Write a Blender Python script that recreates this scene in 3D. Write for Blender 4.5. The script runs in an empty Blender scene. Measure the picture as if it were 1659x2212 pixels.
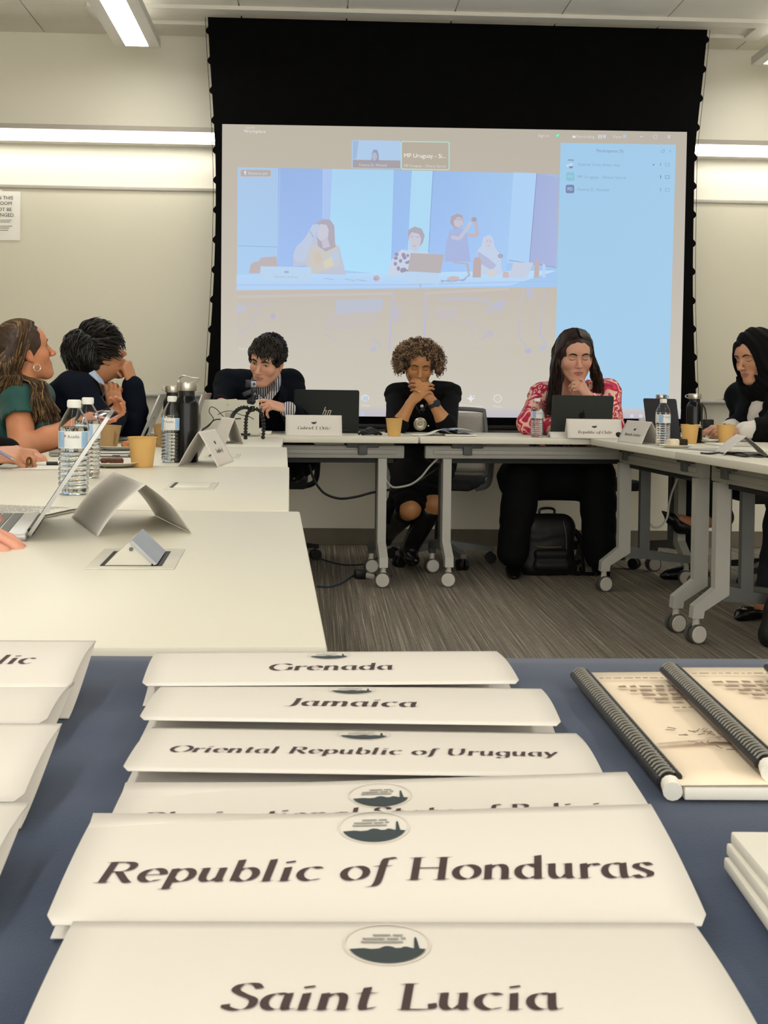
import bpy, bmesh, math, random
import numpy as np
from mathutils import Vector, Matrix, Euler
sc = bpy.context.scene
COL = sc.collection
PI = math.pi

# ------------------------------------------------------------------ camera
F_PX = 2570.0; CX = 792.28; CY = 887.17
YAW = 0.0411; TILT = 0.0197; ROLL = 0.0127; HC = 0.9793
cam_d = bpy.data.cameras.new('camera'); cam = bpy.data.objects.new('camera', cam_d); COL.objects.link(cam)
cam_d.sensor_fit = 'HORIZONTAL'; cam_d.sensor_width = 36.0; cam_d.lens = F_PX * 36.0 / 1659.0
cam_d.shift_x = (829.5 - CX) / 1659.0; cam_d.shift_y = -(1106.0 - CY) / 1659.0
cam_d.clip_start = 0.02; cam_d.clip_end = 60
_fw = Vector((math.sin(YAW), math.cos(YAW), 0)); _rt = Vector((math.cos(YAW), -math.sin(YAW), 0)); _upz = Vector((0, 0, 1))
_f = _fw * math.cos(TILT) - _upz * math.sin(TILT); _u = _fw * math.sin(TILT) + _upz * math.cos(TILT)
_r2 = _rt * math.cos(ROLL) + _u * math.sin(ROLL); _u2 = _u * math.cos(ROLL) - _rt * math.sin(ROLL)
cam.matrix_world = Matrix(((_r2.x, _u2.x, -_f.x, 0), (_r2.y, _u2.y, -_f.y, 0), (_r2.z, _u2.z, -_f.z, HC), (0, 0, 0, 1)))
cam_d.dof.use_dof = True; cam_d.dof.focus_distance = 5.6; cam_d.dof.aperture_fstop = 80.0
sc.camera = cam

def ray(px, py):
    X, Y = px - CX, py - CY
    c, s = math.cos(ROLL), math.sin(ROLL); X, Y = c*X + s*Y, -s*X + c*Y
    v = _rt * (X / F_PX) - _u * (Y / F_PX) + _f
    return v
def at_z(px, py, z):
    v = ray(px, py); t = (z - HC) / v.z
    return Vector((0, 0, HC)) + v * t
def at_y(px, py, Y):
    v = ray(px, py); return Vector((0, 0, HC)) + v * (Y / v.y)

# ------------------------------------------------------------------ light and exposure
sc.view_settings.view_transform = 'Standard'; sc.view_settings.look = 'None'
sc.view_settings.gamma = 1.0; sc.view_settings.use_curve_mapping = False
sc.view_settings.exposure = 0.04
FILL = 3.2            # light from the unbuilt rear half of the room
w = bpy.data.worlds.new('world'); sc.world = w; w.use_nodes = True
w.node_tree.nodes['Background'].inputs[0].default_value = (1.0, 0.97, 0.915, 1)
w.node_tree.nodes['Background'].inputs[1].default_value = FILL
CEIL_LENS = 15.0       # strength of the ceiling lenses
WALL_LENS = 9.5       # strength of the wall strips
LAMP_COL = (1.0, 0.97, 0.91)

# ------------------------------------------------------------------ materials
def lin(c):
    c = c / 255.0
    return c / 12.92 if c <= 0.04045 else ((c + 0.055) / 1.055) ** 2.4
def rgb(r, g, b): return (lin(r), lin(g), lin(b), 1)
MATS = {}
def mat(name, col=(200, 200, 200), rough=0.6, metal=0.0, spec=0.5, var=0.06, vscale=12.0, bump=0.0, bscale=200.0,
        trans=0.0, ior=1.45, emit=None, estr=0.0, coat=0.0, sheen=0.0, alpha=1.0):
    if name in MATS: return MATS[name]
    m = bpy.data.materials.new(name); m.use_nodes = True; nt = m.node_tree; b = nt.nodes['Principled BSDF']
    L = nt.links.new
    c = rgb(*col)
    tc = nt.nodes.new('ShaderNodeTexCoord')
    n = nt.nodes.new('ShaderNodeTexNoise'); n.inputs['Scale'].default_value = vscale; n.inputs['Detail'].default_value = 3
    L(tc.outputs['Object'], n.inputs['Vector'])
    r = nt.nodes.new('ShaderNodeValToRGB')
    r.color_ramp.elements[0].position = 0.3; r.color_ramp.elements[1].position = 0.7
    r.color_ramp.elements[0].color = tuple(x * (1 - var) for x in c[:3]) + (1,)
    r.color_ramp.elements[1].color = tuple(min(1, x * (1 + var)) for x in c[:3]) + (1,)
    L(n.outputs['Fac'], r.inputs['Fac']); L(r.outputs['Color'], b.inputs['Base Color'])
    b.inputs['Roughness'].default_value = rough; b.inputs['Metallic'].default_value = metal
    b.inputs['Specular IOR Level'].default_value = spec; b.inputs['IOR'].default_value = ior
    b.inputs['Transmission Weight'].default_value = trans; b.inputs['Coat Weight'].default_value = coat
    b.inputs['Sheen Weight'].default_value = sheen; b.inputs['Alpha'].default_value = alpha
    if emit:
        b.inputs['Emission Color'].default_value = tuple(emit) + (1,); b.inputs['Emission Strength'].default_value = estr
    if bump:
        n2 = nt.nodes.new('ShaderNodeTexNoise'); n2.inputs['Scale'].default_value = bscale; n2.inputs['Detail'].default_value = 4
        L(tc.outputs['Object'], n2.inputs['Vector'])
        bp = nt.nodes.new('ShaderNodeBump'); bp.inputs['Strength'].default_value = bump; bp.inputs['Distance'].default_value = 0.01
        L(n2.outputs['Fac'], bp.inputs['Height']); L(bp.outputs['Normal'], b.inputs['Normal'])
    MATS[name] = m
    return m
def vcol_mat(name, rough=0.5, emit=0.0, spec=0.5, base=True, sss=0.0):
    """material that reads each face's own colour from the attribute 'Col'"""
    if name in MATS: return MATS[name]
    m = bpy.data.materials.new(name); m.use_nodes = True; nt = m.node_tree; b = nt.nodes['Principled BSDF']
    a = nt.nodes.new('ShaderNodeAttribute'); a.attribute_name = 'Col'
    if base: nt.links.new(a.outputs['Color'], b.inputs['Base Color'])
    else: b.inputs['Base Color'].default_value = (0.02, 0.02, 0.02, 1)
    if emit:
        nt.links.new(a.outputs['Color'], b.inputs['Emission Color']); b.inputs['Emission Strength'].default_value = emit
    b.inputs['Roughness'].default_value = rough; b.inputs['Specular IOR Level'].default_value = spec
    if sss:
        b.inputs['Subsurface Weight'].default_value = sss; b.inputs['Subsurface Radius'].default_value = (0.008, 0.003, 0.0015)
        b.inputs['Subsurface Scale'].default_value = 1.0
    MATS[name] = m
    return m

# ------------------------------------------------------------------ objects
def tag(o, label=None, cat=None, group=None, kind=None):
    if label: o['label'] = label
    if cat: o['category'] = cat
    if group: o['group'] = group
    if kind: o['kind'] = kind
    return o
def thing(name, label, cat, loc=(0, 0, 0), rot=(0, 0, 0), group=None):
    o = bpy.data.objects.new(name, None); COL.objects.link(o); o.empty_display_size = 0.05
    o.location = loc; o.rotation_euler = rot
    return tag(o, label, cat, group)
def copy_tree(o, parent=None):
    c = o.copy(); COL.objects.link(c)
    if parent is not None: c.parent = parent
    for ch in list(o.children): copy_tree(ch, c)
    return c

class MB:
    """collects shapes, links them as ONE mesh object"""
    def __init__(s): s.v = []; s.f = []; s.m = []; s.c = []; s.col = None; s.mi = 0
    def add(s, vs, fs, M=None):
        o = len(s.v)
        for p in vs:
            p = Vector(p)
            s.v.append(tuple(M @ p) if M is not None else tuple(p))
        for f in fs:
            s.f.append(tuple(i + o for i in f)); s.m.append(s.mi); s.c.append(s.col)
        return s
    def bm(s, b, M=None):
        b.verts.ensure_lookup_table(); b.verts.index_update()
        s.add([v.co.copy() for v in b.verts], [[v.index for v in f.verts] for f in b.faces], M); b.free(); return s
    def box(s, c, size, rot=(0, 0, 0), bev=0.0, seg=2):
        b = bmesh.new(); bmesh.ops.create_cube(b, size=1.0)
        for v in b.verts: v.co = Vector((v.co.x*size[0], v.co.y*size[1], v.co.z*size[2]))
        if bev > 0: bmesh.ops.bevel(b, geom=list(b.edges), offset=min(bev, min(size)*0.49), segments=seg, profile=0.5, affect='EDGES')
        return s.bm(b, Matrix.Translation(c) @ Euler(rot).to_matrix().to_4x4())
    def bx(s, x0, x1, y0, y1, z0, z1, bev=0.0):
        return s.box(((x0+x1)/2, (y0+y1)/2, (z0+z1)/2), (abs(x1-x0), abs(y1-y0), abs(z1-z0)), bev=bev)
    def lathe(s, prof, n=32, M=None, cap=False):
        vs, fs = [], []
        k = len(prof)
        for i in range(n):
            a = 2*PI*i/n
            for r, z in prof: vs.append((r*math.cos(a), r*math.sin(a), z))
        for i in range(n):
            j = (i+1) % n
            for q in range(k-1): fs.append((i*k+q, j*k+q, j*k+q+1, i*k+q+1))
        if cap:
            fs.append(tuple(i*k for i in range(n))[::-1]); fs.append(tuple(i*k+k-1 for i in range(n)))
        return s.add(vs, fs, M)
    def cyl(s, a, b, r0, r1=None, n=20):
        a, b = Vector(a), Vector(b); r1 = r0 if r1 is None else r1
        d = b - a; q = d.to_track_quat('Z', 'Y').to_matrix().to_4x4()
        return s.lathe([(0.0001, 0), (r0, 0), (r1, d.length), (0.0001, d.length)], n, Matrix.Translation(a) @ q)
    def tube(s, pts, r, n=8, closed=False):
        pts = [Vector(p) for p in pts]; k = len(pts)
        rr = r if isinstance(r, (list, tuple)) else [r]*k
        o = []; up = Vector((0, 0, 1)); N = None
        for i in range(k):
            if closed: t = pts[(i+1) % k] - pts[i-1]
            else: t = pts[min(i+1, k-1)] - pts[max(i-1, 0)]
            if t.length < 1e-9: t = Vector((0, 0, 1))
            t.normalize()
            if N is None:
                N = t.cross(up)
                if N.length < 1e-3: N = t.cross(Vector((1, 0, 0)))
            N = N - t*N.dot(t)
            if N.length < 1e-6: N = t.cross(Vector((1, 0.3, 0.2)))
            N.normalize(); B = t.cross(N)
            for j in range(n):
                a = 2*PI*j/n; o.append(pts[i] + (N*math.cos(a) + B*math.sin(a))*rr[i])
        fs = []
        for i in range(k if closed else k-1):
            i2 = (i+1) % k
            for j in range(n):
                j2 = (j+1) % n; fs.append((i*n+j, i*n+j2, i2*n+j2, i2*n+j))
        if not closed:
            fs.append(tuple(range(n))[::-1]); fs.append(tuple((k-1)*n+j for j in range(n)))
        return s.add(o, fs)
    def prism(s, poly, d, M=None):
        """polygon in local xy extruded to z=d"""
        n = len(poly)
        vs = [(p[0], p[1], 0) for p in poly] + [(p[0], p[1], d) for p in poly]
        fs = [tuple(range(n))[::-1], tuple(range(n, 2*n))] + [(i, (i+1) % n, n+(i+1) % n, n+i) for i in range(n)]
        return s.add(vs, fs, M)
    def sphere(s, c, r, n=16, sc3=(1, 1, 1), M=None):
        b = bmesh.new(); bmesh.ops.create_uvsphere(b, u_segments=n, v_segments=max(6, n*2//3), radius=1)
        for v in b.verts: v.co = Vector((v.co.x*r*sc3[0], v.co.y*r*sc3[1], v.co.z*r*sc3[2]))
        T = Matrix.Translation(c)
        return s.bm(b, T @ M if M is not None else T)
    def grid(s, fn, nu, nv, flip=False):
        vs = [fn(i/nu, j/nv) for i in range(nu+1) for j in range(nv+1)]
        fs = []
        for i in range(nu):
            for j in range(nv):
                a = i*(nv+1)+j; q = (a, a+nv+1, a+nv+2, a+1)
                fs.append(q[::-1] if flip else q)
        return s.add(vs, fs)
    def build(s, name, mats, parent=None, smooth=True, origin=None, angle=35.0):
        me = bpy.data.meshes.new(name)
        if origin is not None:
            og = Vector(origin); s.v = [tuple(Vector(p)-og) for p in s.v]
        me.from_pydata(s.v, [], s.f)
        for m in (mats if isinstance(mats, (list, tuple)) else [mats]): me.materials.append(m)
        me.polygons.foreach_set('material_index', s.m)
        if any(c is not None for c in s.c):
            ca = me.color_attributes.new('Col', 'FLOAT_COLOR', 'CORNER')
            arr = np.ones((len(me.loops), 4), np.float32)
            for p in me.polygons:
                c = s.c[p.index]
                if c is not None: arr[p.loop_start:p.loop_start+p.loop_total] = c
            ca.data.foreach_set('color', arr.ravel())
        me.validate(); me.update()
        if smooth:
            me.polygons.foreach_set('use_smooth', [True]*len(me.polygons))
            try: me.set_sharp_from_angle(angle=math.radians(angle))
            except Exception: pass
        o = bpy.data.objects.new(name, me); COL.objects.link(o)
        if parent is not None: o.parent = parent
        elif origin is not None: o.location = origin
        return o
def solidify(o, t, offset=0):
    m = o.modifiers.new('thickness', 'SOLIDIFY'); m.thickness = t; m.offset = offset; return o
def spline(pts, n=8, closed=False):
    """Catmull-Rom through points"""
    pts = [Vector(p) for p in pts]; out = []; k = len(pts)
    for i in range(k if closed else k-1):
        p0 = pts[(i-1) % k] if (closed or i > 0) else pts[0]*2-pts[1]
        p1 = pts[i]; p2 = pts[(i+1) % k]; p3 = pts[(i+2) % k] if (closed or i+2 < k) else pts[-1]*2-pts[-2]
        for j in range(n):
            t = j/n
            out.append(0.5*((2*p1)+(p2-p0)*t+(2*p0-5*p1+4*p2-p3)*t*t+(3*p1-p0-3*p2+p3)*t**3))
    if not closed: out.append(pts[-1])
    return out

# ------------------------------------------------------------------ lettering: broad-nib strokes
G = {}
def _g(ch, adv, *strokes): G[ch] = (adv, strokes)
def arc(cx, cy, rx, ry, a0, a1, n=10):
    return [(cx+rx*math.cos(math.radians(a0+(a1-a0)*i/n)), cy+ry*math.sin(math.radians(a0+(a1-a0)*i/n))) for i in range(n+1)]
_b = lambda x, y, w=.07: [(x-w, y), (x+w, y)]
_g('a', .52, arc(.24, .22, .18, .22, 60, 300), [(.40, .44), (.40, .06), (.46, .0), (.52, .03)], [(.34, .41), (.40, .44)])
_g('b', .52, [(.10, .72), (.10, .02)], [(.03, .70), (.10, .72)], arc(.27, .22, .18, .22, 150, -150, 14))
_g('c', .46, arc(.26, .22, .20, .22, 50, 310, 12))
_g('d', .54, arc(.24, .22, .18, .22, 40, 320, 12), [(.42, .72), (.42, .0)], [(.35, .70), (.42, .72)], _b(.45, .0, .05))
_g('e', .47, [(.08, .23), (.42, .25)], arc(.25, .23, .19, .22, 5, 315, 14))
_g('f', .32, [(.36, .68), (.28, .72), (.20, .62), (.16, .0), (.10, -.18), (.0, -.2)], [(.05, .44), (.32, .44)])
_g('g', .52, arc(.24, .22, .18, .22, 40, 320, 12), [(.42, .44), (.42, -.08), (.34, -.2), (.16, -.22), (.08, -.16)])
_g('h', .54, [(.10, .72), (.10, .0)], [(.03, .70), (.10, .72)], [(.10, .30), (.22, .43), (.34, .42), (.40, .30), (.40, .0)], _b(.10, 0, .08), _b(.42, 0, .08))
_g('i', .28, [(.12, .44), (.12, .0)], [(.04, .42), (.12, .44)], _b(.13, 0, .08), arc(.13, .62, .025, .025, 0, 360, 6))
_g('l', .28, [(.12, .72), (.12, .0)], [(.04, .70), (.12, .72)], _b(.13, 0, .08))
_g('m', .80, [(.10, .44), (.10, .0)], [(.02, .42), (.10, .44)], [(.10, .30), (.22, .43), (.33, .42), (.38, .30), (.38, .0)], [(.38, .30), (.50, .43), (.61, .42), (.66, .30), (.66, .0)], _b(.10, 0, .07), _b(.38, 0, .07), _b(.68, 0, .08))
_g('n', .54, [(.10, .44), (.10, .0)], [(.02, .42), (.10, .44)], [(.10, .30), (.22, .43), (.34, .42), (.40, .30), (.40, .0)], _b(.10, 0, .08), _b(.42, 0, .08))
_g('o', .50, arc(.25, .22, .20, .22, 0, 360, 18))
_g('p', .52, [(.10, .44), (.10, -.22)], [(.02, .42), (.10, .44)], arc(.27, .22, .18, .22, 150, -150, 14), _b(.10, -.22, .08))
_g('r', .38, [(.10, .44), (.10, .0)], [(.02, .42), (.10, .44)], [(.10, .28), (.20, .41), (.30, .43), (.35, .38)], _b(.10, 0, .08))
_g('s', .40, [(.34, .36), (.26, .44), (.12, .42), (.08, .32), (.20, .23), (.32, .14), (.29, .03), (.14, .0), (.05, .08)])
_g('t', .34, [(.16, .60), (.14, .10), (.20, .0), (.31, .06)], [(.03, .44), (.30, .44)])
_g('u', .54, [(.10, .44), (.10, .12), (.18, .01), (.30, .03), (.40, .16)], [(.40, .44), (.40, .06), (.46, .0)], [(.03, .44), (.10, .44)], [(.33, .44), (.40, .44)])
_g('y', .48, [(.06, .44), (.22, .04)], [(.42, .44), (.22, .02), (.12, -.18), (.0, -.2)], _b(.07, .44, .07), _b(.41, .44, .06))
_g('z', .44, [(.06, .43), (.38, .43), (.05, .01), (.38, .01)])
_g('G', .74, arc(.38, .35, .33, .36, 40, 330, 16), [(.66, .30), (.66, .06)], _b(.64, .31, .10))
_g('J', .42, [(.28, .70), (.28, .10), (.18, -.06), (.04, -.08)], _b(.28, .70, .10))
_g('O', .76, arc(.38, .35, .33, .36, 0, 360, 22))
_g('R', .68, [(.14, .70), (.14, .0)], [(.14, .69), (.40, .69), (.52, .60), (.50, .44), (.36, .36), (.14, .36)], [(.32, .36), (.56, .02), (.66, .0)], _b(.14, .70, .09), _b(.14, 0, .10))
_g('U', .72, [(.14, .70), (.14, .22), (.24, .01), (.44, .01), (.57, .20), (.57, .70)], _b(.14, .70, .10), _b(.57, .70, .10))
_g('P', .60, [(.14, .70), (.14, .0)], [(.14, .69), (.40, .69), (.53, .58), (.50, .40), (.36, .33), (.14, .34)], _b(.14, .70, .09), _b(.14, 0, .10))
_g('H', .78, [(.14, .70), (.14, .0)], [(.62, .70), (.62, .0)], [(.14, .36), (.62, .36)], _b(.14, .70, .10), _b(.14, 0, .10), _b(.62, .70, .10), _b(.62, 0, .10))
_g('S', .52, [(.46, .58), (.36, .71), (.16, .70), (.09, .54), (.24, .40), (.43, .27), (.42, .06), (.24, -.01), (.06, .06), (.04, .14)])
_g('L', .58, [(.14, .70), (.14, .0)], [(.06, .01), (.52, .01), (.54, .16)], _b(.14, .70, .10))
_g('M', .86, [(.12, .0), (.16, .70)], [(.16, .70), (.42, .04)], [(.42, .04), (.70, .70)], [(.70, .70), (.73, .0)], _b(.12, 0, .09), _b(.73, 0, .09))
_g('C', .66, arc(.38, .35, .33, .36, 45, 315, 16))
_g('B', .62, [(.14, .70), (.14, .0)], [(.14, .69), (.38, .69), (.48, .58), (.38, .40), (.14, .38)], [(.38, .38), (.54, .22), (.42, .02), (.14, .01)], _b(.12, .70, .08), _b(.12, 0, .08))
_g('v', .46, [(.06, .44), (.22, .02)], [(.40, .44), (.22, .02)], _b(.07, .44, .07), _b(.39, .44, .06))
_g('.', .24, arc(.10, .03, .03, .03, 0, 360, 6))
_g(' ', .26)
def text_width(t): return sum(G[c][0] for c in t)
def nib_text(mb, t, fn, size, u0, v0, nib=0.068, ang=13, slant=0.16, track=0.0):
    """draws t centred at (u0, v0) (card units, metres); fn(u, v) gives the 3D point"""
    W = (text_width(t) + track*len(t)) * size; x = u0 - W/2
    nx, ny = nib*math.cos(math.radians(ang)), nib*math.sin(math.radians(ang))
    for ch in t:
        adv, strokes = G[ch]
        for st in strokes:
            if len(st) > 2: st = [(p.x, p.y) for p in spline([(a, b, 0) for a, b in st], 3)]
            for (ax, ay), (bx, by) in zip(st[:-1], st[1:]):
                q = [(ax-nx, ay-ny), (ax+nx, ay+ny), (bx+nx, by+ny), (bx-nx, by-ny)]
                ar = sum(q[i][0]*q[(i+1) % 4][1]-q[(i+1) % 4][0]*q[i][1] for i in range(4))
                if abs(ar) < 1e-7: continue
                if ar < 0: q = q[::-1]
                mb.add([fn(x + (px_ + slant*py_)*size, v0 + py_*size) for px_, py_ in q], [(0, 1, 2, 3)])
        x += (adv + track)*size
def font_mesh(text, size):
    """plain sans lettering as verts/faces in its own xy plane, left-aligned at 0"""
    cu = bpy.data.curves.new('t', 'FONT'); cu.body = text; cu.size = size; cu.fill_mode = 'FRONT'; cu.resolution_u = 3
    o = bpy.data.objects.new('t', cu); COL.objects.link(o)
    dg = bpy.context.evaluated_depsgraph_get(); me = o.evaluated_get(dg).to_mesh()
    vs = [(v.co.x, v.co.y) for v in me.vertices]; fs = [tuple(p.vertices) for p in me.polygons]
    o.evaluated_get(dg).to_mesh_clear(); bpy.data.objects.remove(o); bpy.data.curves.remove(cu)
    return vs, fs
def put_text(mb, text, size, fn, center=True):
    vs, fs = font_mesh(text, size)
    if not vs: return
    x0 = min(v[0] for v in vs); x1 = max(v[0] for v in vs); off = -(x0+x1)/2 if center else -x0
    mb.add([fn(v[0]+off, v[1]) for v in vs], fs)
# ================================================================== the room
YW = 7.37; ZC = 3.115; XL = -3.3; XR = 4.6; YB = -3.2
M_wall = mat('wall_paint', (234, 230, 214), rough=0.9, var=0.02, vscale=1.5, bump=0.03, bscale=350)
M_ceil = mat('ceiling_tile', (236, 232, 220), rough=0.95, var=0.03, vscale=3, bump=0.08, bscale=260)
M_white = mat('white_enamel', (228, 225, 214), rough=0.45, var=0.02)
M_alu = mat('brushed_aluminium', (168, 166, 158), rough=0.42, metal=0.6, var=0.05, vscale=30)
M_black = mat('black_fabric', (9, 9, 10), rough=0.95, spec=0.1, var=0.2)
M_blackp = mat('black_plastic', (16, 16, 17), rough=0.45, var=0.15)
M_base = mat('vinyl_baseboard', (118, 110, 96), rough=0.7, var=0.05)

# carpet: dark grey-brown planks with fine pale streaks along the room
m = bpy.data.materials.new('carpet'); m.use_nodes = True; nt = m.node_tree; b = nt.nodes['Principled BSDF']
tc = nt.nodes.new('ShaderNodeTexCoord'); mp = nt.nodes.new('ShaderNodeMapping')
mp.inputs['Rotation'].default_value = (0, 0, math.radians(-2.5)); mp.inputs['Scale'].default_value = (150, 1.0, 1)
nt.links.new(tc.outputs['Object'], mp.inputs['Vector'])
n1 = nt.nodes.new('ShaderNodeTexNoise'); n1.inputs['Scale'].default_value = 1.0; n1.inputs['Detail'].default_value = 4; n1.inputs['Roughness'].default_value = 0.65
nt.links.new(mp.outputs['Vector'], n1.inputs['Vector'])
r1 = nt.nodes.new('ShaderNodeValToRGB'); e = r1.color_ramp.elements
e[0].position = 0.30; e[0].color = rgb(88, 81, 70); e[1].position = 0.76; e[1].color = rgb(206, 192, 164)
e2 = e.new(0.56); e2.color = rgb(136, 126, 110)
nt.links.new(n1.outputs['Fac'], r1.inputs['Fac'])
n2 = nt.nodes.new('ShaderNodeTexNoise'); n2.inputs['Scale'].default_value = 55; n2.inputs['Detail'].default_value = 3
nt.links.new(tc.outputs['Object'], n2.inputs['Vector'])
mx = nt.nodes.new('ShaderNodeMix'); mx.data_type = 'RGBA'; mx.blend_type = 'OVERLAY'; mx.inputs[0].default_value = 0.4
nt.links.new(r1.outputs['Color'], mx.inputs[6]); nt.links.new(n2.outputs['Color'], mx.inputs[7])
hs = nt.nodes.new('ShaderNodeHueSaturation'); hs.inputs['Saturation'].default_value = 0.8
nt.links.new(mx.outputs[2], hs.inputs['Color']); nt.links.new(hs.outputs['Color'], b.inputs['Base Color'])
bp = nt.nodes.new('ShaderNodeBump'); bp.inputs['Strength'].default_value = 0.5; bp.inputs['Distance'].default_value = 0.006
nt.links.new(n1.outputs['Fac'], bp.inputs['Height']); nt.links.new(bp.outputs['Normal'], b.inputs['Normal'])
b.inputs['Roughness'].default_value = 0.95; b.inputs['Specular IOR Level'].default_value = 0.1
M_carpet = m

def struct(name, mb, m): return tag(mb.build(name, m, smooth=False), kind='structure')
struct('floor', MB().bx(XL, XR, YB, YW, -0.05, 0), M_carpet)
struct('wall_back', MB().bx(XL-.1, XR+.1, YW, YW+.1, 0, ZC+.3), M_wall)
struct('wall_left', MB().bx(XL-.1, XL, YB, YW, 0, ZC+.3), M_wall)
struct('wall_right', MB().bx(XR, XR+.1, YB, YW, 0, ZC+.3), M_wall)
struct('baseboard_back', MB().bx(XL, XR, YW-.008, YW, 0, .103, bev=.003), M_base)
# ceiling: tiles 0.61 m wide with 6 mm reveals, one mesh
SLX0, SLX1, SLY0, SLY1 = -1.0, 2.35, 6.86, 7.06        # the slot the screen drops through
mb = MB(); mb.bx(XL, XR, YB, YW, ZC+.012, ZC+.06)
xs = [1.36 + .61*k for k in range(-8, 6)]; ys = [SLY0 - .03 - .61*k for k in range(-1, 17)]
for i in range(len(xs)-1):
    a, bb = max(xs[i]+.004, XL), min(xs[i+1]-.004, XR)
    if bb-a < .02: continue
    for j in range(len(ys)):
        hi_ = ys[j] if j else YW; hi_ = min(hi_, YW); lo_ = (ys[j+1] if j+1 < len(ys) else YB)
        if j == 0: lo_ = ys[1]
        lo_ = max(lo_, YB)
        if hi_-lo_ < .05: continue
        mb.bx(a, bb, lo_+(.004 if lo_ > YB else 0), hi_-.0, ZC, ZC+.014)
struct('ceiling', mb, M_ceil)
# plaster trim round the screen slot
mb = MB()
mb.bx(SLX0-.32, SLX1+.27, SLY0-.10, SLY0, ZC-.022, ZC); mb.bx(SLX0-.32, SLX1+.27, SLY1, SLY1+.06, ZC-.022, ZC)
mb.bx(SLX0-.32, SLX0-.22, SLY0, SLY1, ZC-.022, ZC); mb.bx(SLX1+.17, SLX1+.27, SLY0, SLY1, ZC-.022, ZC)
struct('trim_1', mb, M_white)

# ------------------------------------------------------------------ ceiling lights
M_lens = mat('light_lens', (255, 255, 250), emit=LAMP_COL, estr=CEIL_LENS)
M_up = mat('added_uplight_glow', (255, 255, 250), emit=LAMP_COL, estr=1.6)  # glow for the added strip above each housing
M_strip = mat('strip_lens', (255, 255, 250), emit=LAMP_COL, estr=WALL_LENS)
def ceiling_light(x, y0, y1, label):
    zb = 2.93
    t = thing('linear_ceiling_light', label, 'ceiling light', (x, (y0+y1)/2, zb), group='long ceiling lights')
    L = y1-y0
    mb = MB(); mb.bx(-.131, -.066, -L/2, L/2, 0, .05, bev=.003); mb.bx(.066, .131, -L/2, L/2, 0, .05, bev=.003)
    mb.bx(-.066, .066, -L/2, -L/2+.03, 0, .05); mb.bx(-.066, .066, L/2-.03, L/2, 0, .05); mb.bx(-.127, .127, -L/2+.004, L/2-.004, .03, .049)
    mb.build('housing', M_white, t)
    MB().bx(-.065, .065, -L/2+.031, L/2-.031, .010, .020).build('diffuser', M_lens, t)
    MB().bx(-.06, .06, -L/2+.05, L/2-.05, .0505, .0545).build('added_uplight', M_up, t)  # invented glowing strip on top, added to brighten the ceiling
    for k in range(4): MB().cyl((0, -L/2+.6+(L-1.2)*k/3, .05), (0, -L/2+.6+(L-1.2)*k/3, ZC-zb), .012, n=10).build('stem', M_white, t)
ceiling_light(at_z(298, 103, 2.93).x, -2.8, at_z(298, 103, 2.93).y, 'long white ceiling light with glowing strip at upper left, left of the screen')
ceiling_light(at_z(1622, 141, 2.93).x+.131, -2.8, at_z(1622, 141, 2.93).y, 'long white ceiling light cut off at the upper right corner, right of the screen')
# ------------------------------------------------------------------ wall lights
def wall_light(x0, x1, label, smudge=None):
    zt = at_y(300, 276, 7.22).z if x0 < 0 else at_y(1580, 306, 7.22).z
    t = thing('linear_wall_light', label, 'wall light', ((x0+x1)/2, 7.26, zt-.05), group='linear wall lights')
    W = x1-x0
    mb = MB(); mb.prism([(-.09, .050), (.11, .050), (.11, -.005), (-.03, -.005), (-.085, .022)], W, Matrix.Translation((-W/2, 0, 0)) @ Matrix(((0, 0, 1, 0), (1, 0, 0, 0), (0, 1, 0, 0), (0, 0, 0, 1))))
    mb.build('housing', M_alu2, t)
    MB().bx(-W/2+.004, W/2-.004, -.080, .0, -.018, .016, bev=.008).build('diffuser', M_strip, t)
    MB().bx(-W/2, W/2, .02, .11, -.03, .0).build('back_rail', M_white, t)
M_alu2 = mat('satin_grey_metal', (176, 170, 158), rough=0.5, metal=0.3, var=0.03)
wall_light(-3.2, -.58, 'long wall light with bright strip above the whiteboard left of the screen')
wall_light(2.27, 4.5, 'long wall light with bright strip above the whiteboard right of the screen')

# ------------------------------------------------------------------ whiteboards
M_wb = mat('whiteboard_enamel', (216, 211, 190), rough=0.32, var=0.015, vscale=1.2, spec=0.4)
def whiteboard(x0, x1, side):
    zt = at_y(300, 413, YW).z if side < 0 else at_y(1580, 441, YW).z
    zb = at_y(360, 847, YW).z if side < 0 else at_y(1570, 862, YW).z
    t = thing('whiteboard', 'wall-mounted whiteboard with pen tray, %s of the projection screen' % ('left' if side < 0 else 'right'), 'whiteboard', ((x0+x1)/2, YW, zb))
    W = x1-x0; H = zt-zb
    MB().bx(-W/2, W/2, -.018, -.001, 0, H).build('writing_surface', M_wb, t)
    MB().bx(-W/2, W/2, -.028, -.001, H, H+.022, bev=.003).build('top_rail', M_alu2, t)
    mb = MB(); mb.bx(-W/2, W/2, -.03, -.001, -.028, 0, bev=.003); mb.bx(-W/2, W/2, -.085, -.03, -.028, -.020); mb.bx(-W/2, W/2, -.09, -.082, -.028, -.006, bev=.002)
    mb.build('pen_tray', M_alu, t)
    return t
whiteboard(-3.2, -.35, -1); whiteboard(2.1, 4.5, 1)

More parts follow.
